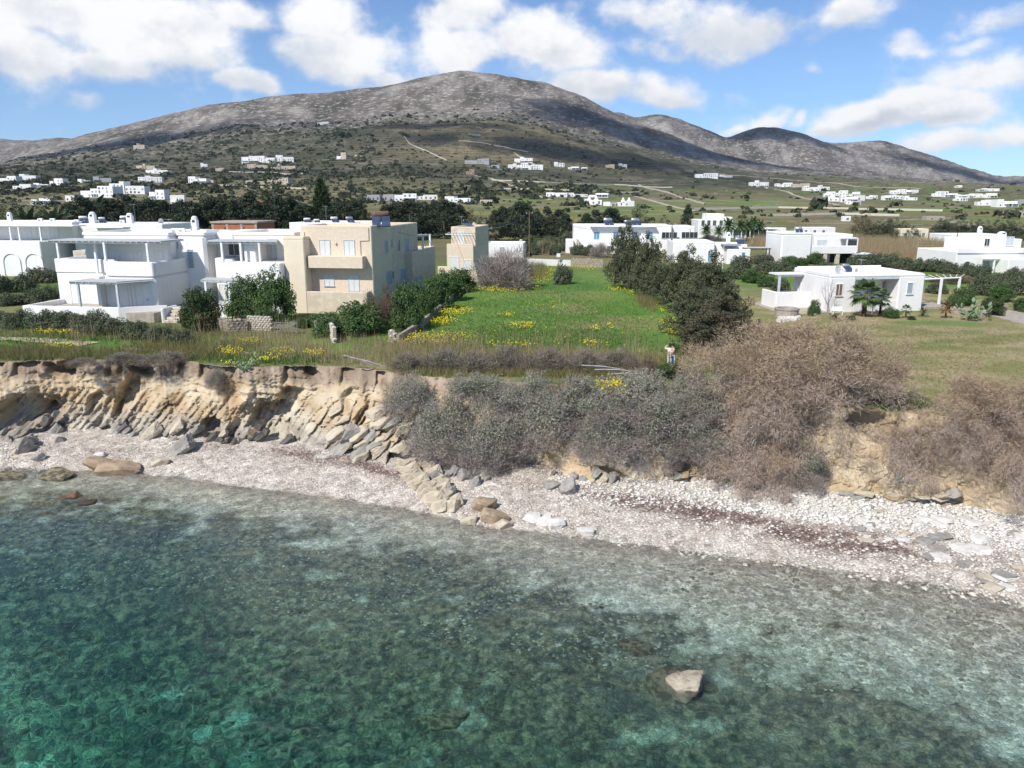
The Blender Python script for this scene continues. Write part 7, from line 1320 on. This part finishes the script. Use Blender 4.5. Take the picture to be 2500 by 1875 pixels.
def limbs(f, arms, lean, h, hip=.10):
    J = {'pelvis': ((0, 0, .93 * h), (.13, .16)), 'waist': ((lean * .3, 0, 1.08 * h), (.12, .15)), 'chest': ((lean * .7, 0, 1.32 * h), (.125, .18)), 'neck': ((lean, 0, 1.47 * h), .055), 'head': ((lean * 1.35, 0, 1.58 * h), .088), 'crown': ((lean * 1.4, 0, 1.68 * h), .085), 'nose': ((lean * 1.35 - .105, 0, 1.59 * h), .018)}
    E_ = [('pelvis', 'waist'), ('waist', 'chest'), ('chest', 'neck'), ('neck', 'head'), ('head', 'crown'), ('head', 'nose')]
    for i, s_ in enumerate((-1, 1)):
        J.update({'hip%d' % i: ((0, s_ * hip, .88 * h), .10), 'knee%d' % i: ((-.02 + .03 * i, s_ * hip * 1.1, .49 * h), .072), 'shin%d' % i: ((0, s_ * hip * 1.1, .28 * h), .062), 'ankle%d' % i: ((.02, s_ * hip * 1.15, .08), .05), 'toe%d' % i: ((-.15, s_ * hip * 1.3, .04), .04)})
        E_ += [('pelvis', 'hip%d' % i), ('hip%d' % i, 'knee%d' % i), ('knee%d' % i, 'shin%d' % i), ('shin%d' % i, 'ankle%d' % i), ('ankle%d' % i, 'toe%d' % i)]
        sh, el_, wr, ha = arms[i]; J.update({'shoulder%d' % i: (sh, .085), 'elbow%d' % i: (el_, .062), 'wrist%d' % i: (wr, .042), 'hand%d' % i: (ha, .038)}); E_ += [('chest', 'shoulder%d' % i), ('shoulder%d' % i, 'elbow%d' % i), ('elbow%d' % i, 'wrist%d' % i), ('wrist%d' % i, 'hand%d' % i)]
        d = (Vector(ha) - Vector(wr)).normalized(); sd = d.cross(Vector((.2, .1, 1))).normalized()
        for k in range(5):
            off_ = sd * (k - 2) * .019; L = (.05, .075, .082, .076, .06)[k] if k else .055; base = Vector(ha) + off_ + d * (.02 if k else -.03) + (sd * -.022 if k == 0 else Vector()); tip = base + d * L + Vector((0, 0, -.02)) + (sd * -.03 if k == 0 else Vector())
            J['fb%d%d' % (i, k)] = (tuple(base), .010); J['fi%d%d' % (i, k)] = (tuple(tip), .009); E_ += [('hand%d' % i, 'fb%d%d' % (i, k)), ('fb%d%d' % (i, k), 'fi%d%d' % (i, k))]
    return J, E_
p1 = g_(1643, 895); p2 = g_(1634, 893); p1.z = gz(p1.x, p1.y); p2.z = gz(p2.x, p2.y)
J, E_ = limbs(-1, [((-.04, -.20, 1.40), (-.16, -.27, 1.16), (-.38, -.17, 1.14), (-.45, -.14, 1.15)), ((-.04, .20, 1.40), (-.14, .27, 1.14), (-.36, .15, 1.10), (-.43, .10, 1.10))], -.06, 1.0)
figure('person in a tan jacket and blue track trousers hugging a companion at the meadow edge', p1, .15, J, E_, tan, blue, .92, ((-.07, 0, 1.70), (0, .25, 0), (1.02, .95, 1.)), [('jacket_hem', [(x_ * .165, y_ * .20, z) for z in (.84, .93) for x_, y_ in [(math.cos(k * .5236), math.sin(k * .5236)) for k in range(12)]], [(k, (k + 1) % 12, 12 + (k + 1) % 12, 12 + k) for k in range(12)], tan), ('side_stripe', [(-.03, -.205, .12), (.03, -.205, .12), (.03, -.212, .86), (-.03, -.212, .86)], [(0, 1, 2, 3)], shoe)])
J, E_ = limbs(-1, [((.02, -.18, 1.33), (-.02, -.40, 1.28), (-.05, -.30, 1.50), (-.05, -.22, 1.56)), ((.03, .18, 1.33), (.16, .22, 1.15), (.30, .10, 1.12), (.36, .06, 1.12))], .05, .96)
figure('person in cream clothes with dark hair leaning on the one in the tan jacket', p2, -1.9, J, E_, pale, pale, .9, ((.075, 0, 1.62), (0, -.2, 0), (1.02, 1., 1.15)), [])
# ---------------------------------------------------------------- clouds overhead, whose shade lies on the hills
cm_ = bpy.data.materials.new('cloud'); cm_.use_nodes = True; n_ = NT(cm_.node_tree)
n_.a('ShaderNodeOutputMaterial', {0: n_.a('ShaderNodeMixShader', {0: .80, 1: n_.a('ShaderNodeMixShader', {0: .5, 1: n_.a('ShaderNodeBsdfDiffuse', {0: (.9, .9, .9)}), 2: n_.a('ShaderNodeBsdfTranslucent', {0: (.9, .9, .92)})}), 2: n_.a('ShaderNodeBsdfTransparent')})})
def cloud(px, py, w_, d_, label, seed, alt=1150.):
    r = np.random.RandomState(seed); g = hit(px, py, 600.); t = (alt - g.z) / -SUN.z; c = g - SUN * t; V0, F0 = [], []
    bm = bmesh.new(); bmesh.ops.create_icosphere(bm, subdivisions=2, radius=1); base = np.array([v.co for v in bm.verts]); tri = np.array([[v.index for v in f.verts] for f in bm.faces]); bm.free()
    for k in range(46):
        o = np.array((np.clip(r.normal() * .42, -1, 1) * w_, np.clip(r.normal() * .42, -1, 1) * d_, r.uniform(0, .25) * d_)); s_ = min(w_, d_) * r.uniform(.25, .6); B_ = base * s_ * (1 + .3 * fbm(base[:, 0] * 2 + k, base[:, 1] * 2, base[:, 2] * 2, 3))[:, None] * (1.3, 1.1, .6); V0.append(B_ + o); F0.append(tri + len(base) * k)
    link('cloud', mesh('cloud', np.concatenate(V0), np.concatenate(F0), cm_, True), None, label, 'cloud', 'cumulus clouds overhead', loc=c)
cloud(1340, 366, 420, 110, 'long cumulus overhead shading the slope right of the knoll', 1); cloud(1110, 305, 330, 60, 'thin cumulus overhead shading the hill above the knoll', 2); cloud(1720, 375, 420, 190, 'broad cumulus overhead shading the right flank of the mountain', 3); cloud(1850, 318, 300, 190, 'small cumulus overhead shading the dark rounded hill', 4); cloud(2380, 430, 400, 110, 'small cumulus overhead shading the foot of the right-hand hill', 5); cloud(1560, 330, 330, 130, 'cumulus overhead shading the saddle right of the peak', 7); cloud(330, 350, 500, 140, 'cumulus overhead shading the left slope', 6)
# ---------------------------------------------------------------- the air between
hz = bpy.data.materials.new('thin_haze'); hz.use_nodes = True; n_ = NT(hz.node_tree)
pv = n_.a('ShaderNodeVolumePrincipled', {'Color': (.80, .88, 1.0), 'Density': .000040, 'Anisotropy': .25}); n_.a('ShaderNodeOutputMaterial', {1: pv.outputs[0]})
link('haze', MB().box(-5400, 5400, -90, 5400, -10.5, 640).mesh('haze', hz), kind='stuff', label='thin bluish air between the shore and the hills', cat='haze')
